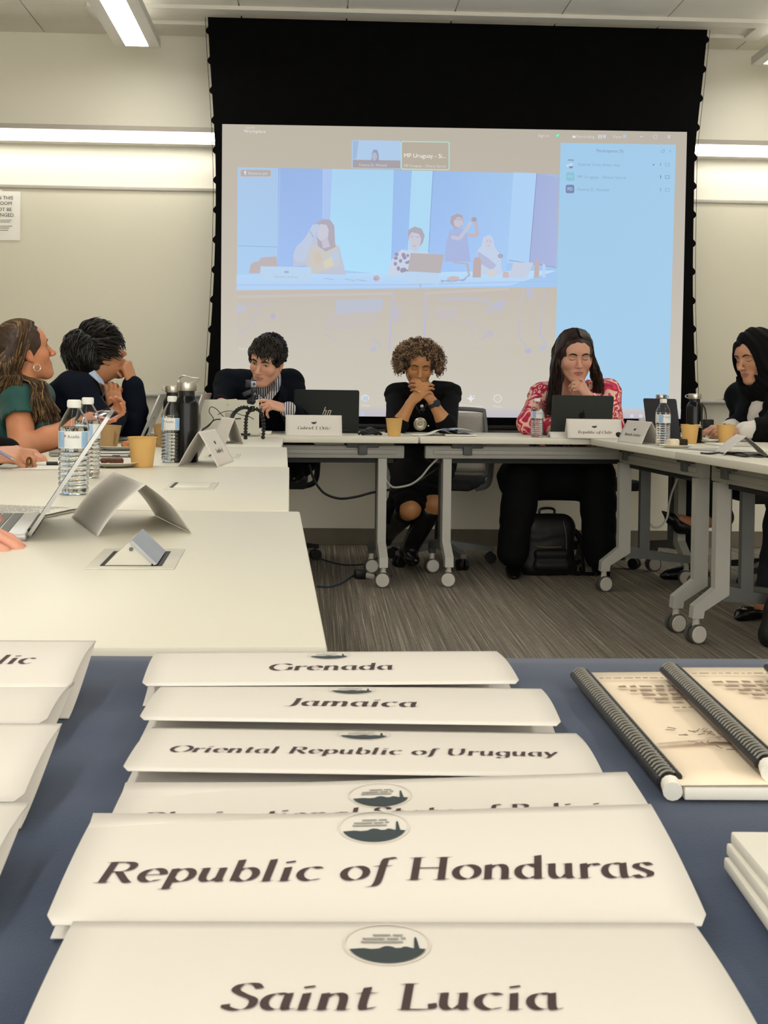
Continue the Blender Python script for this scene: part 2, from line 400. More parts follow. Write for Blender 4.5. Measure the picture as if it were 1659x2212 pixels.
# paper notice taped to the left whiteboard
t = thing('paper_notice', 'white printed notice in a plastic sleeve taped at the far left of the whiteboard', 'notice', at_y(0, 466, YW-.0195))
P = lambda u, v, d=0.0: Vector((u, -d, v))
sx = 7.35/F_PX
def fn_notice(px0, py0, d):
    o = at_y(px0, py0, YW-.0195) - t.location
    return lambda u, v: o + Vector((u*sx, -d, v*sx))
M_paper = mat('paper', (236, 233, 222), rough=0.75, var=0.012, vscale=4)
MB().grid(lambda a, c: Vector(((-40+83*a)*sx, -.0015-.002*math.sin(a*9+c*4)**2, (52-104*c)*sx)), 8, 8).build('sheet', M_paper, t)
M_ink = mat('print_ink', (52, 46, 46), rough=0.7, var=0.1)
M_inkg = mat('grey_print_ink', (120, 112, 108), rough=0.7, var=0.1)
mb = MB()
for s_, px0, py0 in (('IN THIS', 11, 431), ('ROOM', 10, 443), ('NOT BE', 7, 456), ('CHANGED.', 5, 468)): put_text(mb, s_, 10.5, fn_notice(px0, py0, .005))
mb.build('lettering', M_ink, t, smooth=False)
mb = MB()
for k, (a, c) in enumerate(((475, 26), (479, 22), (488, 27), (492, 20), (497, 18))):
    mb.grid(lambda u, v, a=a, c=c: at_y(-20+(c+20)*u, a+1.3*v, YW-.0195) - t.location + Vector((0, -.005, 0)), 1, 1)
mb.build('fine_print', M_inkg, t, smooth=False)
MB().bx(-.010, .012, -.003, -.0005, .147, .157).build('tape', M_white, t)

# things on and below the right tray
t = thing('whiteboard_eraser', 'red eraser lying on the pen tray of the right whiteboard', 'eraser', at_y(1590, 861, YW-.06))
t.location.z = at_y(1590, 862, YW).z - .019
MB().bx(-.075, .075, -.022, .022, 0, .012, bev=.002).build('felt', M_blackp, t)
MB().bx(-.075, .075, -.022, .022, .012, .026, bev=.004).build('handle', mat('red_plastic', (165, 32, 42), rough=0.5), t)
t = thing('wall_adapter', 'small black adapter box with cable on the wall under the right whiteboard', 'adapter', at_y(1530, 918, YW-.03))
MB().bx(-.03, .03, -.02, .029, -.035, .035, bev=.006).build('housing', M_blackp, t)
c0 = at_y(1526, 905, YW-.02) - t.location; c1 = at_y(1512, 868, YW-.008) - t.location
MB().tube(spline([c0, (c0+c1)/2+Vector((.012, 0, .01)), c1], 6), .003).build('cable', M_blackp, t)

# ------------------------------------------------------------------ projection screen
YS = 6.98
scr_root = thing('projection_screen', 'large pull-down projection screen with black border showing a video call', 'projection screen', (at_y(980, 500, YS).x, YS, at_y(980, 923, YS).z))
O = scr_root.location
def S(px, py, d=0.0): return at_y(px, py, YS - d) - O
def side_pts(pts, tabs, sgn):
    """scalloped edge: narrow tabs reach the cord, wide scoops between them"""
    base = spline([(x, y, 0) for x, y in pts], 60); out = []
    ys_ = [p.y for p in base]; xs_ = [p.x for p in base]
    X = lambda y: float(np.interp(y, ys_, xs_))
    y0 = pts[0][1]
    tabs = [q for q in tabs if pts[0][1]+4 < q < pts[-1][1]-4]
    prev = y0
    for q in tabs:
        out += [(X(prev+8), prev+8), (X(q-9), q-9), (X(q-6)+sgn*3, q-6), (X(q-3)+sgn*5, q-3), (X(q+3)+sgn*5, q+3), (X(q+6)+sgn*3, q+6)]
        prev = q
    out += [(X(prev+9), prev+9), (X(pts[-1][1]), pts[-1][1])]
    return out
Lp = [(448, 22), (453, 120), (460, 230), (465, 330), (466, 430), (464, 540), (459, 650), (452, 760), (447, 850), (444, 915)]
Rp = [(1530, 46), (1519, 160), (1508, 260), (1501, 330), (1499, 430), (1497, 560), (1497, 650), (1500, 760), (1504, 860), (1508, 922)]
tabsL = [64.5*k + 2 for k in range(1, 15)]; tabsR = [86, 150, 213, 276, 341, 402, 464, 526, 587, 650, 711, 772, 832, 880]
Lq = side_pts(Lp, tabsL, -1); Rq = side_pts(Rp, tabsR, 1)
mb = MB()
def xat(q, y): return float(np.interp(y, [b_ for a_, b_ in q], [a_ for a_, b_ in q]))
allY = sorted(set([b_ for a_, b_ in Lq] + [b_-24 for a_, b_ in Rq]))
rows = []
for y in allY:
    xl = xat(Lq, y); yr = y + 24 - 0.0*y; xr = xat(Rq, min(yr, 922)); rows.append([S(xl, y), S(xl+30, y+.5), S(xr-30, min(yr, 922)), S(xr, min(yr, 922))])
vs = [p for r_ in rows for p in r_]
mb.add(vs, [(i*4+j, i*4+j+1, (i+1)*4+j+1, (i+1)*4+j) for i in range(len(rows)-1) for j in range(3)])
o = mb.build('black_border', M_black, scr_root, smooth=False); solidify(o, .0015, 1)
for pts, sg in ((Lp, -1), (Rp, 1)):
    MB().tube([S(p.x + sg*5.5, p.y) for p in spline([(a_, b_, 0) for a_, b_ in pts], 5)], .0016, 5).build('tension_cord', M_blackp, scr_root)
    o = None
a_, b_ = S(444, 915), S(1508, 922)
MB().box(((a_.x+b_.x)/2, 0, (a_.z+b_.z)/2-.012), (b_.x-a_.x+.03, .03, .03), (0, 0.0, 0), bev=.006).build('bottom_bar', M_blackp, scr_root)
# the picture thrown on the screen; it gives off the light
pic = MB(); LAY = [0.0030]
WASH = [None, 0.0]     # pale tone mixed into the call's shapes to lower their contrast
def C3(c):
    if WASH[0]: c = tuple(a*(1-WASH[1])+b*WASH[1] for a, b in zip(c, WASH[0]))
    return rgb(*c)
def poly(pts, col, cols=None):
    LAY[0] += 0.00004; d = LAY[0]
    pic.col = C3(col) if cols is None else np.array([C3(c) for c in cols], np.float32)
    pic.add([S(x, y, d) for x, y in pts], [tuple(range(len(pts)))])
def quadc(p, c4): poly(p, None, c4)
def line(pts, wd, col):
    for (ax, ay), (bx, by) in zip(pts[:-1], pts[1:]):
        L_ = math.hypot(bx-ax, by-ay) or 1; nx, ny = -(by-ay)/L_*wd/2, (bx-ax)/L_*wd/2
        poly([(ax+nx, ay+ny), (bx+nx, by+ny), (bx-nx, by-ny), (ax-nx, ay-ny)], col)
def disc(cx, cy, rx, ry, col, n=20): poly([(cx+rx*math.cos(2*PI*k/n), cy+ry*math.sin(2*PI*k/n)) for k in range(n)], col)
def stext(s_, cx, cy, size, col, center=True):
    LAY[0] += 0.00004; d = LAY[0]; pic.col = C3(col)
    put_text(pic, s_, size, lambda u, v: S(cx+u, cy - v + .016*u + size*.33, d), center)
z2 = lambda pts: [(470+x/2.633, 250+y/2.633) for x, y in pts]
z3 = lambda pts: [(1000+x/2.517, 250+y/2.517) for x, y in pts]
# beige ground
T0 = lambda u: (480+1004*u, 268+17*u); B0 = lambda u: (476+994*u, 897+8*u)
def gnd(u, v): a, c = T0(u), B0(u); return (a[0]+(c[0]-a[0])*v, a[1]+(c[1]-a[1])*v)
def gcol(u, v):
    top = np.array((186, 178, 163.)); mid = np.array((193, 185, 172.)); bot = np.array((203, 198, 184.))
    c = top + (mid-top)*min(1, v*2) if v < .5 else mid + (bot-mid)*(v-.5)*2
    return tuple(c + np.array((-3, -3, -1))*u)
for i in range(6):
    for j in range(8):
        u0, u1, v0, v1 = i/6, (i+1)/6, j/8, (j+1)/8
        LAY[0] = .003
        quadc([gnd(u0, v0), gnd(u0, v1), gnd(u1, v1), gnd(u1, v0)], [gcol(u0, v0), gcol(u0, v1), gcol(u1, v1), gcol(u1, v0)])
# video of the other side of the room
quadc([(513, 361), (512, 627), (1203, 620), (1207, 377)], [(168, 196, 228), (170, 204, 238), (160, 196, 236), (160, 184, 226)])
quadc(z2([(345, 297), (340, 860), (600, 860), (602, 302)]), [(150, 178, 224), (160, 190, 236), (158, 188, 238), (152, 180, 228)])
poly(z2([(600, 302), (596, 860), (640, 860), (652, 303)]), (168, 194, 236))
quadc(z2([(652, 303), (628, 870), (985, 905), (1002, 308)]), [(168, 208, 238), (172, 220, 246), (172, 218, 246), (166, 208, 236)])
quadc(z2([(1002, 308), (985, 905), (1075, 905), (1105, 312)]), [(152, 186, 230), (156, 188, 238), (156, 190, 240), (154, 188, 232)])
poly(z2([(1105, 312), (1075, 905), (1195, 905), (1226, 314)]), (172, 214, 240))
quadc(z2([(1226, 314), (1195, 905), (1640, 905), (1690, 325)]), [(152, 184, 230), (160, 194, 242), (166, 200, 242), (160, 196, 234)])
poly(z3([(275, 308), (240, 800), (365, 800), (402, 312)]), (172, 206, 240))
quadc(z3([(402, 312), (365, 800), (508, 825), (524, 340)]), [(160, 174, 214), (164, 176, 216), (168, 180, 220), (164, 178, 216)])
line(z3([(402, 312), (362, 796)]), 1.6, (138, 150, 190)); line(z3([(250, 786), (508, 825)]), 1.6, (140, 158, 200))
line(z2([(1226, 314), (1200, 780)]), 1.4, (138, 158, 206)); line(z2([(118, 740), (340, 746)]), 1.2, (150, 170, 205))
line(z2([(355, 300), (345, 760)]), 1.0, (176, 196, 224)); line(z2([(600, 302), (596, 760)]), 1.0, (176, 202, 238))
# white table across the video
quadc(z2([(108, 905), (108, 992), (1659, 968), (1930, 880)]), [(178, 210, 240), (176, 204, 240), (178, 206, 242), (184, 220, 246)])
line(z2([(110, 962), (1030, 962), (1920, 940)]), 1.5, (160, 190, 228)); line(z2([(1153, 955), (1153, 975)]), 3, (168, 180, 205))
WASH[:] = [(180, 197, 226), .30]
# left sitter of the video: raised arm, long hair, scarf
poly(z2([(178, 895), (186, 850), (210, 830), (230, 830), (250, 806), (335, 800), (342, 858), (250, 862), (240, 895)]), (190, 168, 158))
poly(z2([(432, 858), (430, 790), (450, 740), (500, 700), (520, 650), (570, 640), (560, 700), (690, 740), (720, 860), (730, 905), (560, 900), (500, 850)]), (190, 192, 205))
poly(z2([(560, 610), (600, 588), (640, 592), (664, 625), (668, 720), (676, 765), (620, 775), (570, 740)]), (172, 156, 162))
poly(z2([(566, 640), (585, 616), (620, 620), (632, 650), (628, 690), (606, 716), (585, 712), (566, 690)]), (206, 200, 208))
poly(z2([(590, 710), (625, 690), (640, 745), (600, 755)]), (200, 190, 196))
poly(z2([(432, 800), (440, 760), (500, 690), (540, 620), (575, 615), (580, 645), (545, 690), (530, 740), (500, 830), (440, 830)]), (190, 200, 222))
poly(z2([(505, 850), (525, 740), (560, 735), (610, 775), (680, 742), (700, 850), (560, 900), (530, 890)]), (206, 196, 178))
poly(z2([(540, 790), (580, 770), (600, 820), (560, 850)]), (214, 188, 160)); poly(z2([(640, 790), (680, 760), (690, 830), (650, 850)]), (186, 200, 220))
poly(z2([(600, 830), (650, 800), (660, 850), (610, 870)]), (222, 206, 170))
line(z2([(524, 655), (545, 690)]), 2.5, (160, 170, 196))
poly(z2([(244, 856), (244, 940), (540, 946), (530, 862)]), (184, 214, 238)); stext('Manuela Londono', 618, 598, 7, (160, 176, 196)); disc(619, 587.5, 5.5, 2.4, (150, 162, 190))
# middle sitter: short hair, patterned shirt, laptop
poly(z2([(965, 905), (985, 830), (1010, 790), (1050, 760), (1120, 775), (1190, 775), (1180, 905)]), (206, 212, 226))
rng = random.Random(3)
for k in range(16):
    x, y = 985+rng.random()*110, 785+rng.random()*105; disc(470+x/2.633, 250+y/2.633, 3+2*rng.random(), 3+2.5*rng.random(), (140, 128, 152), 7)
poly(z2([(1082, 700), (1085, 650), (1120, 630), (1160, 642), (1178, 680), (1168, 720), (1150, 745)]), (168, 154, 160))
poly(z2([(1086, 690), (1105, 662), (1145, 672), (1158, 700), (1150, 745), (1125, 775), (1098, 755)]), (204, 198, 206))
line(z2([(1098, 690), (1112, 688)]), 1.2, (150, 140, 160)); line(z2([(1128, 690), (1144, 692)]), 1.2, (150, 140, 160)); line(z2([(1108, 740), (1130, 742)]), 1.4, (176, 150, 160))
poly(z2([(1098, 780), (1082, 885), (1268, 895), (1288, 790)]), (182, 166, 158)); poly(z2([(1068, 885), (1066, 950), (1258, 958), (1258, 895)]), (186, 214, 238))
# standing figure with a camera
poly(z2([(1290, 830), (1300, 720), (1320, 650), (1370, 632), (1420, 660), (1426, 740), (1440, 830)]), (160, 172, 216))
poly(z2([(1322, 610), (1330, 570), (1365, 556), (1392, 566), (1400, 600), (1390, 630), (1350, 640)]), (172, 150, 152)); poly(z2([(1342, 600), (1366, 575), (1394, 585), (1398, 618), (1372, 636), (1348, 628)]), (198, 190, 200))
line(z2([(1330, 690), (1375, 700), (1420, 640), (1440, 605)]), 8, (196, 190, 204)); line(z2([(1425, 680), (1478, 680), (1470, 610), (1450, 585)]), 7, (192, 172, 176)); disc(1024, 474, 6, 5, (160, 142, 150))
line(z2([(1360, 590), (1392, 590)]), 1.2, (150, 140, 160))
# sitter in a pale headscarf
poly(z2([(1470, 905), (1476, 770), (1500, 740), (1512, 690), (1545, 676), (1566, 695), (1575, 745), (1608, 790), (1618, 905)]), (196, 210, 230))
poly(z2([(1516, 720), (1530, 692), (1556, 698), (1562, 730), (1548, 762), (1526, 760)]), (206, 202, 212)); disc(1060, 521, 1.5, 1, (150, 140, 160), 8); disc(1053, 521, 1.5, 1, (150, 140, 160), 8); line([(1053.5, 531), (1058, 531)], 1.3, (186, 160, 170))
poly(z2([(1480, 770), (1540, 810), (1586, 850), (1560, 880), (1476, 830)]), (176, 178, 206)); poly(z2([(1530, 880), (1560, 870), (1584, 890), (1580, 915), (1535, 915)]), (212, 208, 200)); disc(1081, 553, 5.5, 4.5, (160, 130, 140)); disc(1081, 553, 2.5, 2, (188, 178, 190))
poly(z2([(1450, 920), (1456, 820), (1466, 805), (1488, 805), (1500, 825), (1497, 920)]), (190, 158, 146)); poly(z2([(1340, 830), (1425, 838), (1437, 915), (1426, 915), (1414, 846), (1340, 838)]), (186, 166, 164))
disc(813, 601, 7, 6, (196, 160, 160)); disc(811, 603, 3, 3, (150, 150, 190))
for k in range(3): line(z2([(1270, 935+6*k), (1330, 945-8*k), (1400, 930+5*k), (1430, 905)]), 1.5, (150, 160, 196))
poly(z2([(1300, 925), (1330, 912), (1370, 915), (1378, 932), (1320, 936)]), (206, 176, 160))
poly(z3([(275, 795), (250, 880), (345, 885), (385, 800)]), (200, 206, 220)); poly(z3([(385, 880), (392, 790), (402, 780), (414, 790), (414, 880)]), (194, 164, 152)); poly(z3([(432, 880), (432, 815), (440, 800), (448, 815), (448, 880)]), (190, 210, 238)); poly(z3([(215, 880), (218, 845), (250, 850), (250, 882)]), (206, 176, 166))
for x, y in ((745, 603), (770, 604), (700, 601)): line([(x, y), (x+22, y+3)], 1.6, (158, 176, 210))
# washed-out floor of the video: faint legs, chair, casters
WASH[:] = [(196, 188, 178), .42]
LV = (186, 184, 204); LV2 = (178, 184, 222)
quadc([(512, 629), (511, 750), (1203, 745), (1203, 622)], [(190, 182, 172), (198, 192, 178), (198, 192, 178), (190, 182, 172)])
line(z2([(110, 1030), (1000, 1010)]), 6, (198, 190, 190)); line(z2([(996, 1010), (976, 1340)]), 4.5, LV2); line(z2([(1190, 1006), (1172, 1270)]), 5, LV2); line(z2([(1180, 1010), (1659, 985)]), 5, (198, 190, 190))
poly(z2([(676, 1048), (670, 1128), (930, 1112), (948, 1050), (930, 1040)]), (176, 190, 224)); poly(z2([(620, 1128), (606, 1220), (900, 1200), (930, 1112)]), (192, 186, 186))
poly(z2([(108, 1075), (108, 1125), (165, 1112), (160, 1085)]), (178, 190, 222)); line(z2([(108, 1078), (320, 1070)]), 2.4, LV); line(z2([(238, 1090), (180, 1200), (112, 1250)]), 2.6, LV2); disc(590, 683, 6, 6, (172, 172, 214))
line(z2([(606, 1240), (668, 1275)]), 3, LV); line(z2([(880, 1265), (928, 1308)]), 4, LV2); disc(806, 754, 6.5, 6.5, LV2); disc(1058, 721, 6.5, 6.5, (172, 180, 222))
line(z2([(1270, 1048), (1400, 1040), (1540, 1052), (1560, 1100), (1520, 1120)]), 5, LV2); poly(z2([(1240, 1090), (1370, 1090), (1360, 1150), (1244, 1160)]), (190, 186, 192)); line(z2([(1260, 1235), (1340, 1160)]), 2, LV); line(z2([(1400, 1160), (1540, 1240)]), 3, LV); line(z2([(1430, 1170), (1456, 1270)]), 2, LV)
poly(z2([(995, 1080), (1040, 1090), (1044, 1150), (1000, 1190)]), LV); poly(z2([(1580, 1060), (1640, 1040), (1620, 1110), (1560, 1100)]), LV2)
line(z3([(330, 940), (300, 1130)]), 3, LV); poly(z3([(340, 940), (386, 930), (380, 1000), (360, 1000)]), (180, 184, 216)); line(z3([(445, 955), (425, 1133)]), 3.5, LV); line([(1123, 690), (1119, 725), (1138, 750)], 4, LV); line([(1168, 690), (1166, 722), (1180, 742), (1178, 755)], 4, LV2); disc(1141, 758, 8, 6, (170, 176, 220)); disc(1172, 751, 7.5, 6.5, LV2)
poly([(1038, 730), (1060, 716), (1062, 722), (1041, 734)], LV)
WASH[:] = [None, 0.0]
# window furniture of the call
stext('zoom', 541, 275, 8.5, (214, 210, 204)); stext('Workplace', 550, 283.5, 10.5, (226, 223, 217))
stext('Sign in', 1174, 293, 9.5, (214, 210, 204)); stext('Recording', 1265, 295, 9.5, (212, 208, 204)); stext('View', 1333, 295.5, 9.5, (208, 206, 206))
disc(1204.5, 292, 5, 4.6, (120, 205, 165)); poly([(1199.5, 292), (1209.5, 292), (1204.5, 298.5)], (120, 205, 165)); line([(1202, 292), (1204, 294.5), (1207.5, 290)], 1.2, (230, 240, 234))
disc(1240, 295.5, 4, 2.8, (222, 222, 226)); line([(1293.5, 291), (1293.5, 299)], 2, (222, 226, 234)); line([(1298.5, 291), (1298.5, 299)], 2, (222, 226, 234)); poly([(1302.5, 291.5), (1308.5, 291.5), (1308.5, 298), (1302.5, 298)], (196, 206, 228)); poly([(1346, 291), (1352.5, 291), (1352.5, 298), (1346, 298)], (176, 194, 228))
line([(1382, 295), (1389, 295.2)], 1.3, (220, 216, 210)); line([(1412, 292), (1419, 292), (1419, 299), (1412, 299), (1412, 292)], 1.1, (196, 200, 222)); line([(1442, 292), (1448, 299)], 1.2, (220, 216, 210)); line([(1448, 292), (1442, 299)], 1.2, (220, 216, 210))
def rrect(x0, y0, x1, y1, r_, col, sk=0.0):
    pts = []
    for cx, cy, a0 in ((x1-r_, y0+r_, -90), (x1-r_, y1-r_, 0), (x0+r_, y1-r_, 90), (x0+r_, y0+r_, 180)):
        for k in range(5): a = math.radians(a0+22.5*k); xx = cx+r_*math.cos(a); pts.append((xx, cy+r_*math.sin(a)+sk*(xx-x0)))
    poly(pts, col)
rrect(760, 302.5, 866, 363, 4, (172, 200, 230), .016); rrect(762, 345, 865, 362, 2, (164, 158, 164), .016); poly([(802, 350), (803, 332), (807, 323), (815, 324), (818, 334), (818, 350)], (150, 154, 178)); disc(809, 338, 6, 9, (176, 180, 196)); stext('Fatema D. Ahmadi', 806, 356.5, 8, (206, 206, 206)); poly([(762, 304), (775, 304), (770, 342), (762, 345)], (160, 182, 214))
rrect(866, 304.5, 971, 366, 4, (176, 222, 214), .016); rrect(868, 306.5, 969, 364, 3, (180, 170, 156), .016); stext('MP Uruguay - Si...', 918, 336.5, 12.8, (240, 238, 232)); stext('MP Uruguay - Silvana Garcia', 918, 358.5, 7.9, (214, 210, 202))
rrect(518.5, 365.5, 586.5, 382.5, 4, (204, 200, 198)); rrect(519.5, 366.5, 585.5, 381.5, 3.5, (176, 172, 172)); stext('Remove pin', 557, 374.5, 8.6, (212, 210, 210)); disc(529.5, 371.5, 2.4, 2.4, (226, 226, 228)); line([(529.5, 371), (529.5, 378)], 2, (226, 226, 228)); stext('Gabriel', 526, 753.5, 8, (212, 208, 202))
# participants pane
quadc([(1211, 308.4), (1197, 884), (1443.5, 887), (1460, 312.4)], [(158, 199, 230), (164, 204, 231), (164, 203, 230), (160, 200, 230)])
PT = (118, 142, 168); PT2 = (136, 166, 190)
stext('Participants (3)', 1318, 326, 9.6, PT); stext('Gabriel Ortiz (host, me)', 1249, 355, 9.2, PT2, False); stext('MP Uruguay - Silvana Garcia', 1248, 382, 9.2, PT2, False); stext('Fatema D. Ahmadi', 1247.5, 409, 9.2, PT2, False)
rrect(1223, 372, 1241, 390.5, 4, (136, 190, 212)); stext('MU', 1232, 381.5, 8, (176, 214, 226)); rrect(1222, 399, 1240.5, 417.5, 4, (118, 134, 176)); stext('FD', 1231.5, 408.5, 9.4, (200, 222, 238)); poly([(1227, 344), (1240, 344.5), (1239, 348), (1226, 347)], (132, 160, 190)); disc(1233, 357, 4.5, 5, (190, 214, 232)); poly([(1229, 359), (1238, 359), (1237, 363.5), (1230, 363.5)], (116, 140, 176)); disc(1226, 358, 2.4, 2.4, (196, 220, 236))
for y in (355.5, 382.5, 410): line([(1427, y-4), (1427, y+3)], 2.2, PT2 if y != 382.5 else PT); line([(1437, y-3), (1446, y-3), (1446, y+3), (1437, y+3), (1437, y-3)], 1, PT2 if y != 382.5 else PT)
disc(1412, 356, 1.7, 1.7, (100, 130, 180)); line([(1428, 323), (1428, 329), (1435, 329), (1435, 323)], 1.1, PT2); line([(1431, 326), (1436, 321)], 1.1, PT2); line([(1446, 324), (1449.5, 328)], 1, PT2); line([(1449.5, 324), (1446, 328)], 1, PT2)
# bottom row of call buttons and taskbar
quadc([(477, 872), (477, 897), (1470, 905), (1471, 884)], [(202, 197, 184), (190, 184, 194), (184, 180, 192), (198, 194, 190)])
def ring(cx, cy, r_, wd, col): line([(cx+r_*math.cos(2*PI*k/14), cy+r_*math.sin(2*PI*k/14)) for k in range(15)], wd, col)
IC = (228, 228, 228)
disc(789, 860, 8.5, 7, IC); rrect(782.5, 855, 796, 866, 4, (190, 200, 214)); stext('Chat', 790, 876, 8.4, (222, 220, 216)); rrect(780, 890, 787, 899, 1, (180, 196, 222))
poly([(1017, 852), (1019.5, 858.5), (1026, 861), (1019.5, 863.5), (1017, 870), (1014.5, 863.5), (1008, 861), (1014.5, 858.5)], IC); disc(1023.5, 856, 1.6, 1.6, IC, 8); stext('AI Companion', 1017, 877, 8.4, (218, 216, 214)); ring(1075, 861, 8, 1.4, IC); stext('...', 1075, 858.5, 10, IC); stext('More', 1075, 878, 8.4, (218, 216, 214))
for k, x in enumerate((1365, 1384, 1407, 1422)): rrect(x-4, 895, x+4, 902, 2, (206, 206, 222))
pic.build('projected_picture', vcol_mat('projected_light', rough=0.9, emit=1.0, spec=0.0, base=False), scr_root, smooth=False)
# ================================================================== tables
TZ = 0.74
M_lam = mat('white_laminate', (226, 222, 206), rough=0.42, var=0.012, vscale=2.0, spec=0.35)
M_edge = mat('table_edge_band', (212, 208, 192), rough=0.5, var=0.02)
M_leg = mat('silver_leg_paint', (178, 177, 168), rough=0.5, metal=0.1, var=0.03)
M_legd = mat('dark_grey_steel', (98, 100, 98), rough=0.55, metal=0.3, var=0.05)
M_tray = mat('black_tray', (22, 22, 22), rough=0.6)
M_wheel = mat('caster_grey', (196, 192, 182), rough=0.5, var=0.03)
M_tire = mat('caster_tire', (78, 76, 72), rough=0.7)
def caster(parent, x, y, ang=0.0):
    """twin-wheel caster swivelled by ang; bottom at z=0"""
    M_ = Matrix.Translation((x, y, 0)) @ Matrix.Rotation(ang, 4, 'Z')
    def cy(mb, a, c, r, r1=None): mb.cyl(M_ @ Vector(a), M_ @ Vector(c), r, r1, n=28)
    mb = MB()
    for s_ in (-1, 1): cy(mb, (s_*.007, 0, .038), (s_*.023, 0, .038), .038)
    tire = mb.build('caster', M_tire, parent)
    mb = MB()
    for s_ in (-1, 1): cy(mb, (s_*.0225, 0, .038), (s_*.0265, 0, .038), .034, .031)
    mb.box(M_ @ Vector((0, 0, .055)), (.012, .03, .05), (0, 0, ang), bev=.004); cy(mb, (0, 0, .07), (0, 0, .105), .013)
    mb.build('hub_cap', M_wheel, tire)
def prism_yz(mb, poly, x0, x1):
    mb.prism(poly, x1-x0, Matrix.Translation((x0, 0, 0)) @ Matrix(((0, 0, 1, 0), (1, 0, 0, 0), (0, 1, 0, 0), (0, 0, 0, 1))))
def nesting_table(label, loc, rotz, L, D, inset=.17, legs=True, outlet=None, name='nesting_table', wa=0.0):
    """flip-top table; local x along the length, y from front edge (0) to rear edge (D), origin on the floor at the front edge's middle"""
    t = thing(name, label, 'table', loc, (0, 0, rotz), group='white flip-top tables on casters')
    mb = MB(); mb.bx(-L/2+.0015, L/2-.0015, 0, D, TZ-.031, TZ, bev=.004); mb.build('tabletop', M_lam, t)
    mb = MB(); mb.bx(-L/2+.05, L/2-.05, .130, .172, .628, .692, bev=.006); mb.bx(-L/2+.09, L/2-.09, .122, .135, .648, .672, bev=.004)
    mb.build('crossbeam', M_leg, t)
    mb = MB(); mb.bx(-L/2+.10, L/2-.10, .17, .42, .604, .612); mb.bx(-L/2+.10, L/2-.10, .165, .172, .604, .632); mb.bx(-L/2+.10, L/2-.10, .415, .422, .604, .632)
    mb.build('cable_tray', M_tray, t)
    for s_ in (-1, 1):
        x = s_*(L/2-inset)
        mb = MB(); mb.box((x-s_*.10, .17, .695), (.16, .12, .028), bev=.004); mb.box((x-s_*.10, .120, .672), (.045, .03, .05), bev=.004)
        mb.build('flip_bracket', M_legd, t)
        if not legs: continue
        w_ = .042
        mb = MB()
        prism_yz(mb, [(.118, .215), (.034, .148), (.030, .100), (.074, .100), (.078, .128), (.176, .190), (.176, .628), (.118, .628)], x-w_/2, x+w_/2)
        leg = mb.build('leg', M_leg, t)
        mb = MB(); prism_yz(mb, [(.176, .225), (.28, .20), (.52, .165), (.532, .105), (.495, .105), (.48, .135), (.25, .160), (.150, .165), (.150, .225)], x-w_/2+.004, x+w_/2-.004)
        prism_yz(mb, [(.225, .20), (.275, .20), (.275, .63), (.225, .63)], x-w_/2+.006, x+w_/2-.006)
        mb.build('rear_foot', M_legd, leg)
        caster(t, x, .052, wa); caster(t, x, .512, wa+.35)
    if outlet: flap(t, *outlet)
    return t
M_flapw = mat('flap_plastic', (206, 203, 190), rough=0.45)
M_flapg = mat('flap_grey_metal', (170, 174, 176), rough=0.35, metal=0.4)
def flap(t, px, py, open_=False):
    """power outlet let into the top; a = across the table (room's right), c = along the row (room's far)"""
    W, Dp = .115, .185
    T = Matrix.Translation(t.location) @ t.rotation_euler.to_matrix().to_4x4()
    p = T.inverted() @ at_z(px, py, TZ)
    B_ = Matrix.Translation((p.x, p.y, TZ)) @ Matrix(((0, 1, 0, 0), (-1, 0, 0, 0), (0, 0, 1, 0), (0, 0, 0, 1)))
    def put(mb, name, m, par):
        mb.v = [tuple(B_ @ Vector(q)) for q in mb.v]; return mb.build(name, m, par)
    fr = put(MB().bx(-W/2, W/2, -Dp/2, Dp/2, 0, .002, bev=.0008), 'power_outlet', M_flapw, t)
    if not open_:
        put(MB().bx(-W/2+.02, W/2-.014, -Dp/2+.022, Dp/2-.022, .002, .0032, bev=.0006), 'lid', M_lam, fr)
        put(MB().bx(-W/2+.011, -W/2+.02, -Dp/2+.022, Dp/2-.022, .002, .0028), 'slot', M_tray, fr)
        return
    put(MB().bx(-.040, .040, -.075, .060, .002, .0028), 'well', M_tray, fr)
    Mx = Matrix.Translation((0, -.074, 0)) @ Matrix(((1, 0, 0, 0), (0, 0, 1, 0), (0, 1, 0, 0), (0, 0, 0, 1)))
    q = [(-.034, .0028), (.026, .0028), (.027, .006), (.004, .031), (-.002, .033), (-.006, .030)]
    put(MB().prism(q[::-1], .110, Mx), 'power_module', M_flapw, fr)
    q = [(.002, .036), (-.002, .0335), (.030, .0035), (.034, .005)]
    put(MB().prism(q[::-1], .125, Matrix.Translation((0, -.004, 0)) @ Mx), 'flap_lid', M_flapg, fr)
    put(MB().cyl((.000, -.0735, .024), (.000, -.076, .024), .0026, n=14), 'screw', M_legd, fr)

def edge_table(p0, p1, label, D, side, **kw):
    """table whose inner edge runs from p0 (near) to p1 (far); side=-1: the table lies to the left of that edge"""
    d = (p1-p0); L = math.hypot(d.x, d.y); mid = (p0+p1)/2
    a = math.atan2(d.y, d.x)
    # local +y must point away from the room's middle
    rot = a if side < 0 else a + PI
    return nesting_table(label, (mid.x, mid.y, 0), rot, L, D, wa=.25, **kw)
